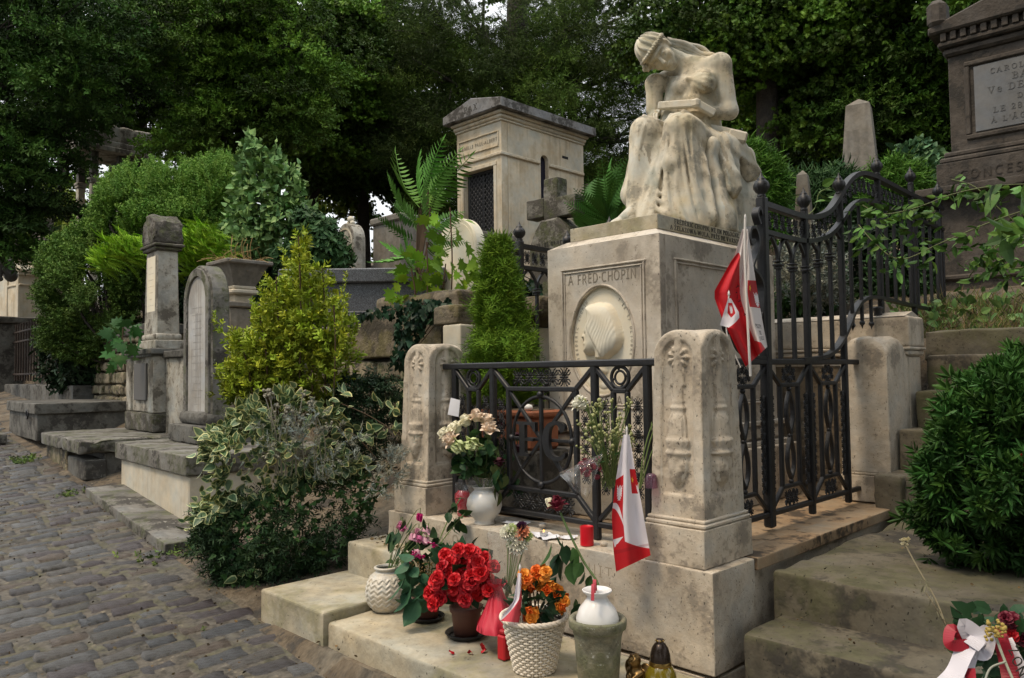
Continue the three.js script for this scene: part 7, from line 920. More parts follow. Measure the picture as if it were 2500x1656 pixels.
{ // the bank of shrubs between the tombs and the monument
  rnd = rngOf(72);
  const P1 = [[690, 590], [702, 640], [720, 680], [740, 700], [765, 715], [805, 735], [770, 780], [790, 830], [760, 880], [800, 920], [720, 950], [640, 930], [560, 950], [520, 900], [560, 850], [520, 790], [585, 780], [600, 740], [640, 715], [655, 680], [675, 660]];
  const eu = plant('yellow_shrub', 'yellow-green evergreen shrub with upright spires, between the rounded gravestone and the ivy wall', 'shrub', at(670, 1000, 5.0)); const it = [];
  for (const [x0, y0, x1, y1, n] of [[690, 900, 690, 545, 90], [640, 900, 638, 640, 60], [750, 900, 745, 620, 60], [590, 920, 545, 770, 60], [620, 920, 600, 730, 60], [720, 900, 715, 640, 70], [790, 900, 800, 740, 50], [660, 900, 662, 660, 60], [570, 930, 530, 850, 50], [770, 880, 770, 690, 40]]) { const d0 = rr(4.75, 5.1); addWorld(eu, 'stem', tube([at(x0, y0 + 60, d0), at(mix(x0, x1, .5) + 5, mix(y0, y1, .5), d0), at(x1, y1, d0)], .005, 5), LM.brownStem); for (let i = 0; i < n; i++) { const k = Math.pow(rnd(), .8), w = (1 - k) * .16 + .022, a = rr(0, 6.28), p = at(mix(x0, x1, k), mix(y0, y1, k), d0).add(V(Math.cos(a) * w * rnd(), 0, Math.sin(a) * w * rnd())); it.push({ p, q: qDir(V(Math.cos(a), .9, Math.sin(a)), rr(0, 6)), s: rr(.05, .08) }); } }
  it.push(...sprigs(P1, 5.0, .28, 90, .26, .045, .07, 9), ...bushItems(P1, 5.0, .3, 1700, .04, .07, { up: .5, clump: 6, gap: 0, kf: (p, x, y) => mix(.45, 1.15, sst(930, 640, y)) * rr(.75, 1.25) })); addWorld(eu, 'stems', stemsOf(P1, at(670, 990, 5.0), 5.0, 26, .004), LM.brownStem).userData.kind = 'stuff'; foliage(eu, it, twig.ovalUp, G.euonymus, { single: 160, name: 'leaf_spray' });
  const P2 = [[470, 1010], [520, 985], [560, 930], [640, 905], [720, 910], [800, 915], [850, 960], [870, 1010], [850, 1080], [780, 1120], [700, 1110], [640, 1150], [590, 1180], [520, 1200], [500, 1250], [470, 1210], [448, 1240], [452, 1180], [475, 1140], [455, 1110], [480, 1060], [462, 1040]];
  const va = plant('variegated_shrub', 'bushy shrub with cream-edged green leaves spilling over the grave box by the path', 'shrub', at(640, 1180, 4.75)); foliage(va, bushItems(P2, 4.75, .36, 1700, .035, .08, { up: -.15, clump: 5.5, gap: -.02, kf: () => rr(.75, 1.45) }), variegated, varMat, { single: 300, name: 'leaf', amt: .2 });
  const v2 = []; for (const [x, y] of [[800, 900], [812, 985], [770, 1000], [865, 995], [880, 935], [905, 930], [915, 950], [900, 1000], [925, 985], [790, 1040], [845, 1020], [870, 1030], [850, 1060], [780, 905], [760, 915], [930, 900], [690, 900], [720, 1090], [560, 1330], [600, 1310], [580, 1320], [640, 1260], [670, 1230]]) for (let k = 0; k < 3; k++) v2.push({ p: at(x + rr(-12, 12), y + rr(-12, 12), rr(4.55, 4.75)), q: qDir(V(rr(-.7, .7), rr(-.8, .6), rr(-.3, .7)), rr(0, 6)), s: rr(.055, .085) }); foliage(va, v2, variegated, varMat, { single: 69, amt: .2 });
  addWorld(va, 'trailing_stem', join([[[760, 1000], [810, 1000], [870, 1060]], [[780, 930], [850, 960], [930, 1010]], [[700, 1050], [760, 1100], [800, 1130]]].map(e => tube(e.map(([x, y]) => at(x, y, 4.65)), .003, 5))), LM.brownStem);
  const P3 = [[690, 960], [730, 930], [760, 1000], [830, 1010], [850, 1090], [780, 1130], [690, 1100], [600, 1060], [600, 980]]; const ci = plant('silver_plant', 'silver-leaved feathery plant in front of the variegated shrub', 'plant', at(720, 1150, 4.55)); foliage(ci, bushItems(P3, 4.5, .14, 120, .05, .085, { up: .6, clump: 7 }), spray(L.lance, 13, .8, .36, 31, .2, .5), G.silver, { amt: .25 });
  const st = []; for (let i = 0; i < 16; i++) { const x = rr(620, 760), q = at(x + rr(-30, 30), rr(900, 980), 4.5); st.push(tube([at(x, 1100, 4.55), at(x + rr(-10, 10), 1020, 4.5), q], .0035, 4, 6)); for (let k = 0; k < 6; k++) st.push(ball(rr(.006, .011), q.x + rr(-.015, .015), q.y + rr(-.03, .02), q.z + rr(-.015, .015), 5, 4)); } addWorld(ci, 'flower_stalks', join(st), flat(.24, .23, .18, .9)).userData.kind = 'stuff';
  const P4 = [[870, 1080], [900, 1040], [940, 1040], [930, 1110], [885, 1150], [850, 1120]]; const c2 = plant('silver_plant', 'small silver feathery plant against the left front pier', 'plant', at(900, 1150, 4.4)); foliage(c2, bushItems(P4, 4.4, .1, 110, .04, .07, { up: .5, clump: 7 }), spray(L.lance, 13, .8, .36, 32, .2, .5), G.silver, { amt: .25 });
  const P5 = [[455, 1200], [560, 1160], [700, 1110], [850, 1100], [890, 1130], [840, 1210], [780, 1310], [690, 1325], [600, 1360], [530, 1400], [500, 1330], [455, 1260]]; const un = plant('undergrowth', 'dark feathery undergrowth at the foot of the variegated shrub', 'undergrowth', at(650, 1340, 4.6)); foliage(un, bushItems(P5, 4.75, .3, 2600, .04, .075, { up: -.1, clump: 5 }), twig.fine, G.under, { amt: .5 }); foliage(un, bushItems(P5, 4.72, .3, 900, .03, .05, { up: .2, clump: 6 }), L.ivy, G.shrub, { amt: .5, rest: 'ivy_leaves' });
  const P6 = [[790, 870], [850, 880], [930, 890], [935, 1010], [900, 1080], [800, 1100], [740, 1010], [760, 910]]; const dk = plant('dark_shrub', 'dark leafy shrub in the shade of the rubble wall, behind the left pier', 'shrub', at(840, 1080, 5.1)); foliage(dk, bushItems(P6, 5.05, .2, 1500, .045, .08, { clump: 4 }), twig.fine, G.dark, { amt: .5 });
}
{ // climbers and saplings
  rnd = rngOf(73);
  const ivy = (label, P, d, n, s = .05) => { const t = plant('ivy', label, 'ivy', at(P[0][0], P[0][1], d)); const it = []; for (let i = 0; i < n; i++) { const [x, y] = samplePoly(P), p = at(x, y, d + rr(-.1, .02)); it.push({ p, q: qDir(V(rr(-.6, .6), -1, rr(-.2, .6)), rr(-.5, .5)), s: rr(s * .7, s * 1.3) }); } foliage(t, it, L.ivy, G.ivy, { single: Math.min(120, n), amt: .5 }); addWorld(t, 'stem', join([...Array(8)].map(() => { const a = samplePoly(P), b = samplePoly(P); return tube([at(a[0], a[1], d), at((a[0] + b[0]) / 2, (a[1] + b[1]) / 2, d - .03), at(b[0], b[1], d)], .004, 4, 5); })), LM.brownStem); };
  ivy('dark ivy hanging down the mossy block wall left of the front pier', [[910, 750], [960, 700], [1040, 700], [1050, 740], [990, 745], [960, 800], [935, 850], [905, 840], [915, 790]], 5.35, 330); ivy('ivy creeping along the top of the mossy wall', [[780, 730], [900, 705], [970, 690], [1040, 690], [1060, 720], [960, 735], [880, 730], [800, 742]], 5.6, 160, .055); ivy('ivy climbing beside the left side railing, below the mossy cross', [[1150, 600], [1175, 560], [1205, 565], [1200, 640], [1250, 650], [1260, 720], [1200, 700], [1165, 660]], 5.6, 260);
  const mp = plant('maple_sapling', 'young maple sapling with large bright lobed leaves in front of the white gravestone', 'sapling', at(1050, 700, 6.3)), it = []; for (const [x0, x1, y1] of [[1042, 1040, 480], [985, 985, 560], [1130, 1128, 590], [1010, 1030, 610], [960, 950, 620]]) { addWorld(mp, 'stem', tube([at(x0, 720, 6.3), at((x0 + x1) / 2 + 4, (720 + y1) / 2, 6.3), at(x1, y1, 6.3)], .006, 5), flat(.10, .05, .03, .8)); const n = Math.round((720 - y1) / 7); for (let i = 0; i < n; i++) { const k = i / n, side = i % 2 ? 1 : -1, p = at(mix(x0, x1, k) + side * rr(6, 50), mix(715, y1, k) + rr(-8, 10), 6.3 + rr(-.16, .12)); it.push({ p, q: qDir(V(side * rr(.4, 1), rr(-.8, -.1), rr(-.1, .8)), rr(-.5, .5)), s: rr(.075, .135) }); } } foliage(mp, it, L.maple, G.maple, { single: 300, amt: .35 });
  const m2 = plant('maple_sapling', 'small maple sapling with bright leaves beside the column tomb', 'sapling', at(285, 830, 8.2)), i2 = []; for (let i = 0; i < 26; i++) i2.push({ p: at(rr(255, 325), rr(735, 850), rr(7.9, 8.3)), q: qDir(V(rr(-1, 1), rr(-.8, .2), rr(-.2, .8)), rr(0, 6)), s: rr(.1, .17) }); addWorld(m2, 'stem', tube([at(290, 860, 8.1), at(283, 800, 8.1), at(285, 740, 8.1)], .008, 5), LM.brownStem); foliage(m2, i2, L.maple, leafy(.07, .17, .045, .4, .35), { single: 60 });
  const fr = (name, label, list, d, geo, mat, thick = .3) => { const t = plant(name, label, 'sapling', at(list[0][0], list[0][1], d)), it = []; for (const [x0, y0, x1, y1] of list) { const a = at(x0, y0, d + rr(-thick, thick)), b = at(x1, y1, d + rr(-thick, thick)), dir = b.clone().sub(a); it.push({ p: a, q: qDir(dir.clone().normalize(), rr(-.7, .7) + (x1 > x0 ? .6 : -.6)), s: dir.length() }); } foliage(t, it, geo, mat, { single: 120, name: 'frond' }); addWorld(t, 'stem', join(list.map(([x0, y0]) => tube([at(list[0][0], list[0][1] + 60, d), at(x0, y0, d)], .01, 4, 3))), LM.brownStem); return t; };
  fr('ailanthus_sapling', 'tall sapling with long feathery green fronds, left of the chapel', [[960, 620, 900, 590], [965, 560, 860, 530], [965, 520, 860, 440], [970, 480, 880, 400], [975, 470, 930, 360], [985, 460, 985, 345], [990, 460, 1035, 345], [995, 480, 1055, 380], [980, 540, 1060, 470], [975, 580, 880, 640], [970, 600, 870, 600], [990, 560, 1070, 540], [985, 610, 910, 660], [975, 520, 890, 480], [990, 500, 1020, 400], [985, 520, 950, 420], [980, 560, 930, 500], [1000, 600, 1050, 560], [975, 640, 900, 560], [990, 440, 1010, 350]], 7.2, twig.frond, G.ail);
  const rb = (label, P, d, n) => { const t = plant('robinia_bush', label, 'bush', at(P[0][0], P[0][1], d)); foliage(t, bushItems(P, d, .3, n * 2, .15, .27, { up: -.1, clump: 3, gap: -.02 }).map(it => (it.q = qDir(V((rnd() < .5 ? -1 : 1) * S7 + rr(-.5, .5), rr(-.35, .3), (rnd() < .5 ? -1 : 1) * S7 + rr(-.5, .5)), rr(-.6, .6)), it)), twig.robinia, G.robinia, { single: 120, name: 'frond' }); }; rb('bright lime-green feathery bush left of the column tomb', [[228, 610], [240, 580], [290, 550], [330, 560], [335, 630], [320, 650], [280, 640], [245, 640]], 9.4, 260); rb('bright green feathery bush between column tomb and rounded gravestone', [[400, 560], [430, 540], [480, 525], [525, 550], [520, 610], [470, 620], [420, 660], [400, 700]], 9.2, 340);
  const fe = (label, x, y, d, list) => { const t = plant('fern', label, 'fern', at(x, y, d)), it = []; for (const [x1, y1] of list.concat(list.map(([u, v]) => [u + rr(-14, 14), v + rr(10, 50)]))) { const a = at(x + rr(-8, 8), y, d), b = at(x1, y1, d + rr(-.4, .3)), dir = b.clone().sub(a); it.push({ p: a, q: qDir(dir.clone().normalize(), rr(-1, 1)), s: dir.length() * 1.12 }); } foliage(t, it, twig.fern, G.fern, { single: 60, name: 'frond' }); }; fe('cluster of green fern fronds just left of the statue', 1405, 512, 6.2, [[1360, 395], [1385, 380], [1410, 375], [1440, 385], [1455, 420], [1350, 430], [1370, 470], [1460, 460], [1400, 400], [1430, 440], [1380, 440], [1345, 480], [1395, 430], [1445, 480]]); fe('fern between the chapel and the statue', 1375, 540, 7.4, [[1345, 470], [1365, 450], [1395, 460], [1400, 500], [1340, 510]]);
}
{ // big shrubs on the slope, left
  rnd = rngOf(74);
  const P = [[95, 800], [92, 700], [98, 610], [140, 565], [215, 525], [228, 470], [245, 440], [300, 405], [330, 425], [345, 395], [372, 405], [390, 445], [410, 430], [425, 390], [440, 405], [470, 390], [520, 380], [545, 420], [555, 520], [540, 640], [470, 640], [400, 640], [330, 620], [310, 700], [300, 790], [250, 830], [180, 840]];
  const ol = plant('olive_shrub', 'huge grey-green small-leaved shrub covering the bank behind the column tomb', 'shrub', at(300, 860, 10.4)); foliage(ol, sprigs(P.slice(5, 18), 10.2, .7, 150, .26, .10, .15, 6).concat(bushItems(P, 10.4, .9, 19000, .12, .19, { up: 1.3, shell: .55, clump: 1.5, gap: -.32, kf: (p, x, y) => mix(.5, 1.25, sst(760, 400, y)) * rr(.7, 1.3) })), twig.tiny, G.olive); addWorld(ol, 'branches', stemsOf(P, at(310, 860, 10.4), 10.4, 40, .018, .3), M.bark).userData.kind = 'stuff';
  const P2 = [[535, 600], [525, 520], [540, 450], [555, 400], [560, 330], [580, 305], [600, 315], [620, 345], [655, 370], [700, 425], [720, 480], [745, 500], [700, 560], [660, 600], [600, 615]];
  const li = plant('lilac', 'tall shrub with heart-shaped grey-green leaves behind the urn planter', 'shrub', at(620, 640, 9.4)); foliage(li, sprigs(P2, 9.3, .4, 40, .22, .06, .1, 6).concat(bushItems(P2, 9.4, .5, 2600, .06, .105, { up: -.35, clump: 2.2 })), L.heart, G.lilac, { single: 300, amt: .4 }); addWorld(li, 'stems', stemsOf(P2, at(600, 700, 9.4), 9.4, 22, .012, .2), M.bark).userData.kind = 'stuff';
  const sh = (label, Pq, d, half, n, mat, geo, s0, s1, o = {}) => { const t = plant('shrub', label, 'shrub', at(Pq[0][0], Math.max(...Pq.map(q => q[1])), d)); foliage(t, bushItems(Pq, d, half, n, s0, s1, { clump: 2.5, ...o }), geo, mat); return t; };
  sh('round mid-green shrub between lilac and distant pointed gravestone', [[640, 600], [650, 540], [700, 500], [760, 530], [800, 600], [760, 625], [680, 625]], 8.8, .5, 1500, G.shrub, twig.oval, .1, .16); sh('dark shrub under the lilac, behind the planter', [[400, 700], [420, 620], [540, 590], [640, 610], [640, 700], [560, 760], [440, 760]], 9.6, .6, 1800, G.dark, twig.oval, .12, .2); sh('dark ivy-like shrub under the big grey-green shrub', [[95, 860], [120, 760], [250, 740], [310, 760], [330, 860], [240, 900], [140, 890]], 11, .7, 1600, G.dark, twig.oval, .12, .2);
  sh('bright green conifer bush right behind the statue', [[1700, 470], [1705, 370], [1740, 360], [1790, 400], [1800, 470], [1780, 560], [1720, 540]], 7.6, .4, 2200, G.bright, twig.needle, .1, .16, { up: .9 }); sh('bright green bush beside the tall obelisk', [[2010, 470], [2030, 410], [2090, 380], [2140, 430], [2130, 500], [2040, 510]], 8.2, .4, 1400, G.bright, twig.needle, .1, .16, { up: .7 }); sh('dark feathery shrub behind the small obelisk', [[1800, 560], [1810, 450], [1900, 420], [1980, 430], [1990, 560], [1900, 600]], 8.6, .5, 1800, G.shrub, twig.needle, .14, .22, { up: .5 });
  sh('pale heart-leaved shrub left of the dark monument', [[2060, 420], [2070, 340], [2130, 320], [2180, 350], [2190, 420], [2120, 440]], 9.5, .4, 500, leafy(.10, .19, .09, .45, .3), L.heart, .07, .12, { up: -.2 });
  const sv = plant('silver_plant', 'mass of silver-leaved plants behind the side gate', 'plant', at(1860, 700, 6.3)); foliage(sv, bushItems([[1800, 690], [1805, 590], [1850, 545], [1900, 560], [1940, 620], [1945, 690], [1870, 700]], 6.2, .3, 700, .08, .13, { up: .5, clump: 4 }), spray(L.lance, 13, .8, .3, 33, .2, .6), G.silver, { amt: .4 }); sh('leafy ground cover between side gate and hillside railing', [[1800, 725], [1810, 680], [1930, 640], [2080, 620], [2150, 640], [2160, 720], [2000, 715], [1880, 720]], 6.5, .5, 1700, G.shrub, twig.oval, .08, .13); sh('dark hedge behind the hillside railing', [[1920, 680], [1930, 540], [2060, 520], [2170, 540], [2180, 690], [2060, 700]], 7.2, .4, 1600, G.dark, twig.oval, .1, .16);
}
{ // right foreground: clipped shrub, vine, dry grass
  rnd = rngOf(75); const P = [[2108, 1050], [2128, 990], [2170, 940], [2215, 900], [2235, 865], [2300, 850], [2330, 815], [2380, 800], [2480, 900], [2520, 1100], [2480, 1330], [2380, 1370], [2300, 1360], [2235, 1335], [2170, 1310], [2135, 1270], [2110, 1190], [2120, 1130], [2104, 1085]]; P.forEach(q => { q[0] += 34; q[1] += 8; });
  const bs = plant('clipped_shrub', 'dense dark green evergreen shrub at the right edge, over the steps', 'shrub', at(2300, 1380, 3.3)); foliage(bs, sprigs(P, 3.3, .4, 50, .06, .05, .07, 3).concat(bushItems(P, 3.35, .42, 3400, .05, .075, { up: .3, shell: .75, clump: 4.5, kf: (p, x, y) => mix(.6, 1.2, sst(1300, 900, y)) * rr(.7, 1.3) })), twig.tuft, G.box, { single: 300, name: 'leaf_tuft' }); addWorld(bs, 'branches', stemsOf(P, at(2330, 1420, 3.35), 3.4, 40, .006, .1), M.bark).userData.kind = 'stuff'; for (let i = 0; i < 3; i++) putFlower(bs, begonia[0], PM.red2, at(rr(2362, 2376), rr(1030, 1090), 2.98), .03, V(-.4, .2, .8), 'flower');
  const vn = plant('vine', 'trailing vine with pointed leaves reaching across the hillside railing from the right', 'vine', at(2400, 600, 3.6)), it = []; const runs = [[[2420, 425], [2300, 430], [2200, 450], [2120, 480], [2040, 495], [1985, 470]], [[2420, 470], [2300, 510], [2180, 560], [2080, 600], [2020, 560], [1985, 520]], [[2420, 560], [2330, 500], [2250, 430], [2200, 415]], [[2420, 520], [2300, 570], [2240, 640]], [[2420, 600], [2340, 620], [2290, 560]]];
  for (const r of runs) { const d0 = rr(3.7, 4.2), pts = r.map(([x, y], i) => at(x, y, d0 + i * .12)); addWorld(vn, 'stem', tube(pts, .0035, 5), flat(.10, .12, .04, .7)); const c = new THREE.CatmullRomCurve3(pts); for (let i = 0; i < 75; i++) { const p = c.getPoint(rnd()); it.push({ p: p.add(V(rr(-.05, .05), rr(-.09, .03), rr(-.05, .05))), q: qDir(V(rr(-1, .6), rr(-1, .3), rr(-.3, .8)), rr(0, 6)), s: rr(.04, .075) }); } } for (let i = 0; i < 30; i++) it.push({ p: at(rr(2300, 2400), rr(420, 560), rr(3.4, 3.8)), q: qDir(V(rr(-1, 1), rr(-1, .2), rr(-.3, .8)), rr(0, 6)), s: rr(.08, .14) }); for (let i = 0; i < 60; i++) it.push({ p: at(rr(1990, 2190), rr(470, 580), rr(4.3, 4.8)), q: qDir(V(rr(-1, .4), rr(-.5, .4), rr(-.3, .8)), rr(0, 6)), s: rr(.05, .085) }); foliage(vn, it, blade([[0, 0], [.17, .2], [.22, .42], [.14, .75], [0, 1]], .2, .3), G.vine, { single: 300, amt: .5 });
  const sp = plant('young_shoot', 'bright curling shoot between the ball finials of the side gate', 'plant', at(1865, 490, 5.2)); addWorld(sp, 'stem', tube([at(1860, 505, 5.2), at(1885, 480, 5.2), at(1895, 445, 5.2), at(1920, 435, 5.2)], .004, 5), LM.stemPale); for (const [x, y] of [[1890, 445], [1900, 430], [1925, 438], [1905, 460], [1905, 490], [1880, 470], [1895, 500]]) leafOn(sp, at(x, y, 5.2), V(rr(.2, 1), rr(-.4, .8), rr(-.2, .5)), rr(.07, .11), L.broad, G.vine);
  const thin = blade([[.012, 0], [.018, .4], [.012, .75], [0, 1]], .3, .5); const gr = [], g2 = []; for (let i = 0; i < 2600; i++) { const x = rr(-2.1, -.6), z = rr(-6.4, -5.75), p = V(x, ground(x, z) + .0, z); (rnd() < .45 ? gr : g2).push({ p, q: qDir(V(rr(-.9, .9), rr(.3, 1), rr(-.5, .9))), s: rr(.06, .16) }); } const dg = new THREE.Group(); dg.name = numbered('dry_grass'); dg.userData = { kind: 'stuff' }; scene.add(dg); foliage(dg, gr, thin, G.straw); foliage(dg, g2, thin, G.grass, { rest: 'grass_blades' }); const ww = []; for (let i = 0; i < 200; i++) { const x = rr(-2.1, -.7), z = rr(-6.3, -5.8); ww.push({ p: V(x, ground(x, z) + rr(0, .15), z), q: qDir(V(rr(-.9, .9), rr(0, 1), rr(-.3, .9)), rr(0, 6)), s: rr(.05, .09) }); } foliage(dg, ww, L.broad, G.lilac, { rest: 'weeds' });
  // weeds and leaf litter along the path
  const wd = [], lf = []; for (let i = 0; i < 900; i++) { const x = rr(-12, -5.4), z = -1.72 + .06 * (x + 1.2) * 1 + .02 - .06 * 0; const k = noise3(x * 2.1, 7, 2); if (k < .25) continue; const zz = z + rr(-.12, .1); wd.push({ p: V(x, pathY(x, zz) + .01, zz), q: qDir(V(rr(-.8, .8), rr(.3, 1), rr(-.8, .8)), rr(0, 6)), s: rr(.03, .07) }); }
  for (let i = 0; i < 260; i++) { const x = rr(-5.6, -3.9), z = rr(-2.4, -1.75); if (noise3(x * 3, 2, z * 3) < .1) continue; wd.push({ p: V(x, ground(x, z) + .01, z), q: qDir(V(rr(-.8, .8), rr(.3, 1), rr(-.8, .8)), rr(0, 6)), s: rr(.03, .06) }); }
  for (let i = 0; i < 700; i++) { const x = rr(-9, -2.2), z = rr(-2.3, -.6); lf.push({ p: V(x, Math.max(ground(x, z), pathY(x, z)) + rr(.016, .03), z), q: qDir(V(rr(-1, 1), rr(-.15, .25), rr(-1, 1)), rr(0, 6)), s: rr(.010, .022) }); } for (let i = 0; i < 90; i++) { const x = rr(-1.5, -.7), z = rr(-4.7, -2.85); lf.push({ p: V(x, (z > -3.1 ? .69 : .866) + rr(.0, .008), z), q: qDir(V(rr(-1, 1), rr(-.1, .2), rr(-1, 1)), rr(0, 6)), s: rr(.007, .016) }); } for (let i = 0; i < 70; i++) { const x = rr(-3.9, -3.4), z = rr(-2.9, -2.55); lf.push({ p: V(x, .748, z), q: qDir(V(rr(-1, 1), rr(-.1, .2), rr(-1, 1)), rr(0, 6)), s: rr(.012, .03) }); }
  const w = new THREE.Group(); w.name = numbered('weeds'); w.userData = { kind: 'stuff' }; scene.add(w); foliage(w, wd, twig.oval, G.grass, { amt: .6 }); const l2 = new THREE.Group(); l2.name = numbered('fallen_leaves'); l2.userData = { kind: 'stuff' }; scene.add(l2); foliage(l2, lf, L.broad, leafy(.10, .07, .035, .8, .1), { amt: .8 });
}
// ---------------------------------------------------------------- the wood behind
{
  rnd = rngOf(81);
  const TM = { maple: leafy(.036, .080, .008, .5), maple2: leafy(.055, .112, .010, .5), beech: leafy(.033, .076, .011, .5), yew: leafy(.040, .070, .008, .5), pale: leafy(.17, .23, .035, .5) };
  function tree(name, label, px, depth, r, H, blobs, kind, geo, s0, s1, per, droop = .2) {
    const b = at(px, 700, depth); b.y = ground(b.x, b.z) - .1; const t = thing(name, label, 'tree', b, 0), inv_ = b.clone().negate(), top = V(rr(-.2, .2), H, rr(-.2, .2)); const geos = [taper([V(0, 0, 0), V(rr(-.1, .1), H * .33, rr(-.1, .1)), V(rr(-.15, .15), H * .66, rr(-.15, .15)), top], [r * 1.25, r, r * .8, r * .35], 9, 16)]; const it = [];
    for (const [x, y, rad, dd = 0] of blobs) {
      const c = at(x, y, depth + dd), l = c.clone().add(inv_), k = clamp((l.y - rad * .5) / H, .3, .92), a = V(mix(0, top.x, k), H * k * .92, mix(0, top.z, k)); geos.push(taper([a, a.clone().lerp(l, .5).add(V(rr(-.2, .2), rr(-.1, .35), rr(-.2, .2))), l], [r * .42, r * .25, r * .08], 6, 8)); for (let k2 = 0; k2 < 4; k2++) { const e = l.clone().add(rdir().multiplyScalar(rad * .8)), s = a.clone().lerp(l, rr(.45, .9)); geos.push(taper([s, s.clone().lerp(e, .5).add(V(0, rr(0, .2), 0)), e], [r * .16, r * .1, r * .03], 5, 5)); }
      const pads = Math.round(7 * rad * rad + 6), n = Math.round(per * .72 / pads); // a branch's foliage lies in flat drooping pads with gaps between them
      for (let j = 0; j < pads; j++) { const d = rdir(), q = Math.pow(rnd(), .4), pc = c.clone().add(V(d.x * rad * q, d.y * rad * q * .9, d.z * rad * q)), pr = rr(.3, .56) * Math.sqrt(rad), sh = rr(.35, 1.85), tx = d.x * .5 + rr(-.2, .2), tz = d.z * .5 + rr(-.2, .2), hue = rr(-.12, .12);
        for (let i = 0; i < n; i++) { const ang = rr(0, 6.283), R = Math.sqrt(rnd()), ox = Math.cos(ang) * R * pr, oz = Math.sin(ang) * R * pr, p = pc.clone().add(V(ox, -.28 * R * R * pr - ox * tx * .6 - oz * tz * .6 + rr(-.07, .07), oz)); it.push({ p, q: qDir(V(Math.cos(ang) * R + tx, .15 - droop * (.4 + R), Math.sin(ang) * R + tz).add(rdir().multiplyScalar(.45)), rr(0, 6)), s: rr(s0, s1), k: sh * rr(.7, 1.3) * (1 + hue) }); } }
    }
    part('trunk', geos, M.bark, t); foliage(t, it, geo, kind, { rest: 'crown' }); return t;
  }
  tree('maple_tree', 'dark maple tree filling the upper left corner', -150, 13, .2, 7.5, [[40, 40, 1.2], [170, 70, 1.2], [60, 190, 1.1], [190, 160, .9], [20, 320, 1.0], [40, 420, .7], [20, 520, .6], [100, -60, 1.3]], TM.beech, twig.beech, .24, .36, 980);
  tree('dark_tree', 'dark tree with a stout trunk rising behind the mausoleum', 275, 17.5, .24, 9, [[290, 60, 1.4], [380, 140, 1.3], [250, 180, 1.2], [420, 40, 1.4], [350, 250, 1.0], [430, 230, 1.1], [300, -50, 1.5], [215, 290, .9]], TM.maple, twig.beech, .26, .4, 920);
  tree('hornbeam_tree', 'tree with a tall pale double trunk behind the lilac', 567, 14, .15, 8.5, [[500, 50, 1.1], [600, 90, 1.1], [530, 180, .9], [650, 180, .9], [690, 60, 1.1], [460, 140, .9], [600, -40, 1.2], [450, 290, .8], [680, 260, .7], [520, 290, .6]], TM.maple2, twig.beech, .22, .34, 940);
  tree('slim_tree', 'slim dark tree left of centre with thin bare lower branches', 665, 17, .12, 8, [[740, 130, 1.2], [800, 60, 1.2], [720, 230, .9], [780, 250, .9], [660, 320, .6], [840, 160, 1.0], [780, 340, .6]], TM.maple2, twig.maple, .26, .38, 900);
  tree('slim_tree', 'thin leaning tree trunk behind the pointed gravestone', 727, 19, .12, 7.5, [[700, 360, .8], [770, 400, .7], [860, 260, 1.0], [890, 120, 1.2]], TM.maple, twig.maple, .32, .44, 820);
  tree('slim_tree', 'upright dark trunk just left of the feathery sapling', 843, 20, .14, 8, [[860, 60, 1.4], [900, 330, .8], [830, 400, .5], [940, 200, 1.2], [960, 420, .7]], TM.maple2, twig.maple, .32, .44, 860);
  tree('yew_tree', 'large dark yew with drooping needles behind the chapel', 1190, 17, .3, 8, [[950, 60, 1.4], [1070, 40, 1.4], [1200, 60, 1.4], [1320, 50, 1.4], [1440, 40, 1.3], [1000, 180, 1.2], [1120, 190, 1.2], [1240, 190, 1.2], [1370, 170, 1.2], [1480, 160, 1.1], [1040, 320, 1.0], [1400, 290, 1.1], [1290, 300, 1.1], [1480, 320, .9], [1390, 420, .8], [960, 300, .9], [1500, 440, .7], [1320, 520, .7], [1050, 450, .7]], TM.yew, twig.yew, .32, .5, 500, .8);
  tree('maple_tree', 'broad-leaved maple behind the statue, its dark trunk to the right of her shoulder', 1778, 12, .16, 7, [[1600, 40, .9], [1700, 30, .9], [1790, 60, .85], [1880, 50, .9], [1980, 70, .9], [1750, 150, .6], [1850, 160, .8], [1940, 180, .8], [1560, 130, .7], [1690, 110, .6], [1860, 280, .6], [2030, 170, .8], [1780, -50, 1.0]], TM.maple2, twig.maple, .22, .34, 520);
  tree('slim_tree', 'thin dark tree with a curved limb behind the small obelisk', 1855, 14.5, .09, 6.5, [[1770, 320, .6], [1900, 360, .7], [1820, 400, .6], [1930, 290, .8], [1960, 400, .6], [1740, 260, .6]], TM.maple2, twig.maple, .26, .38, 760);
  tree('dark_tree', 'dense dark tree left of the inscribed dark monument', 2110, 11.5, .17, 7, [[2080, 60, .9], [2150, 130, .8], [2090, 200, .8], [2150, 270, .75], [2060, 300, .7], [2130, 350, .6], [2190, 30, .8], [2000, 260, .6], [2170, 400, .5]], TM.maple, twig.beech, .24, .34, 480);
  tree('dark_tree', 'leafy branches above the dark monument in the upper right corner', 2420, 10.5, .2, 7.5, [[2260, 10, .8], [2350, -10, .9], [2440, 60, 1.0], [2300, -120, 1.1], [2480, -100, 1.2], [2200, -70, .8], [2560, 80, 1.1], [2540, 300, 1.0]], TM.maple, twig.beech, .28, .4, 620);
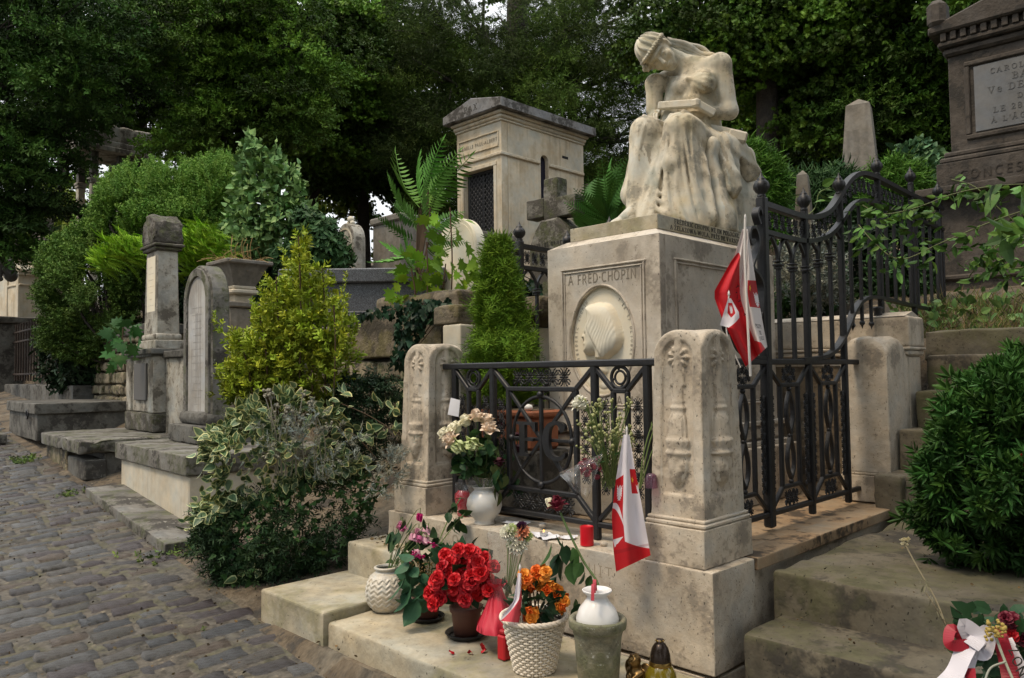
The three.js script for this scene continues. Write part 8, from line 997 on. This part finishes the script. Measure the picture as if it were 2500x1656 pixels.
  // trees close round the spot, beyond the frame: they keep the low sky off the stones
  const near = (label, x, z, r, H, bl) => { const b = V(x, ground(x, z) - .1, z), t = thing('shade_tree', label, 'tree', b), it = [], geos = [taper([V(0, 0, 0), V(.1, H * .4, 0), V(-.1, H * .7, .1), V(0, H, 0)], [r * 1.3, r, r * .8, r * .4], 8, 12)]; for (const [dx, y, dz, rad] of bl) { const c = V(x + dx, b.y + y, z + dz); geos.push(taper([V(0, y * .6, 0), V(dx * .5, y * .85, dz * .5), V(dx, y, dz)], [r * .5, r * .3, r * .1], 6, 6)); for (let i = 0; i < 330; i++) { const d = rdir(), q = Math.pow(rnd(), .4) * rad, p = c.clone().addScaledVector(d, q); it.push({ p, q: qDir(d.clone().add(rdir()), rr(0, 6)), s: rr(.5, .75) }); } } part('trunk', geos, M.bark, t); foliage(t, it, twig.beech, TM.beech, { rest: 'crown' }); };
  near('large tree just beyond the right edge of the picture, shading the stairs', 1.6, -4.2, .22, 8, [[0, 6.5, 0, 1.8], [-1.2, 6.2, 1.0, 1.4], [.6, 5.2, 1.6, 1.5], [-.4, 6.4, -1.8, 1.6], [1.4, 5, -.6, 1.6], [.8, 3.6, .4, 1.3], [1.2, 3.4, 2.0, 1.3]]);
  near('large tree behind the photographer on the right', 5.5, 2.5, .25, 9, [[0, 7, 0, 2], [-1.4, 6, 1.2, 1.8], [1, 5, -1.6, 1.8], [-1.2, 5.4, -1.4, 1.8], [.4, 3.4, .5, 1.7], [-.6, 3.2, -2.2, 1.6]]); near('large tree behind the photographer', .5, 7, .25, 9, [[0, 7, 0, 2], [-1.6, 6, .6, 1.8], [1.6, 5.4, -.6, 1.8], [0, 4, .8, 2], [-2.2, 4, 0, 1.8], [2.6, 3.8, 1, 1.8]]); near('large tree across the path to the left', -8, 6, .25, 9, [[0, 7, 0, 2], [-1.6, 6, .6, 1.8], [1.6, 5.4, .6, 1.8], [0, 4, .8, 2], [-2.2, 4, .4, 1.8], [2.4, 3.8, 1, 1.8]]);
  // a farther row of trees, more of a screen of foliage
  const far = [[-60, 26], [130, 27], [330, 28], [500, 25], [640, 30], [930, 30], [1120, 27], [1330, 26], [1560, 24], [1690, 22], [1980, 21], [2230, 22], [2420, 20]]; const words = ['at the far left edge', 'behind the upper left maple', 'behind the mausoleum roof', 'behind the big shrub', 'in the pale gap beside the lilac', 'between the trunks left of the chapel', 'behind the chapel\'s gable', 'behind the chapel\'s right side', 'behind the muse\'s head', 'behind the muse\'s shoulder', 'behind the two obelisks', 'behind the dark monument', 'beyond the upper right corner'];
  far.forEach(([px, d], i) => { const k = d / 1798, bl = []; for (let j = 0; j < 5; j++) bl.push([px + rr(-130, 130), rr(-60, 420), rr(80, 125) * k, rr(-2, 3)]); tree('far_tree', 'distant green tree ' + words[i], px, d, .2, 8, bl, i % 3 ? TM.maple2 : TM.maple, twig.maple, .4, .6, 250); });
  // sunlit undergrowth seen between the trunks
  const pale = (label, P, d, n) => { const t = thing('far_shrub', label, 'shrub', at(P[0][0], P[0][1], d)); foliage(t, bushItems(P, d, 1.2, n, .3, .5, { clump: .8 }), twig.maple, TM.pale); }; pale('pale lit shrubs between the trunks above the granite tomb', [[690, 560], [700, 440], [760, 400], [820, 430], [880, 400], [940, 440], [960, 560], [860, 590], [760, 590]], 21, 1500); pale('pale lit shrubs far behind the small obelisk', [[1700, 420], [1720, 330], [1800, 350], [1900, 330], [1960, 420], [1900, 520], [1760, 520]], 18, 1300); pale('dim shrubs under the trees at far left', [[-20, 640], [-20, 470], [60, 500], [180, 420], [260, 480], [240, 640]], 19, 1200);
}
renderer.render(scene, camera);
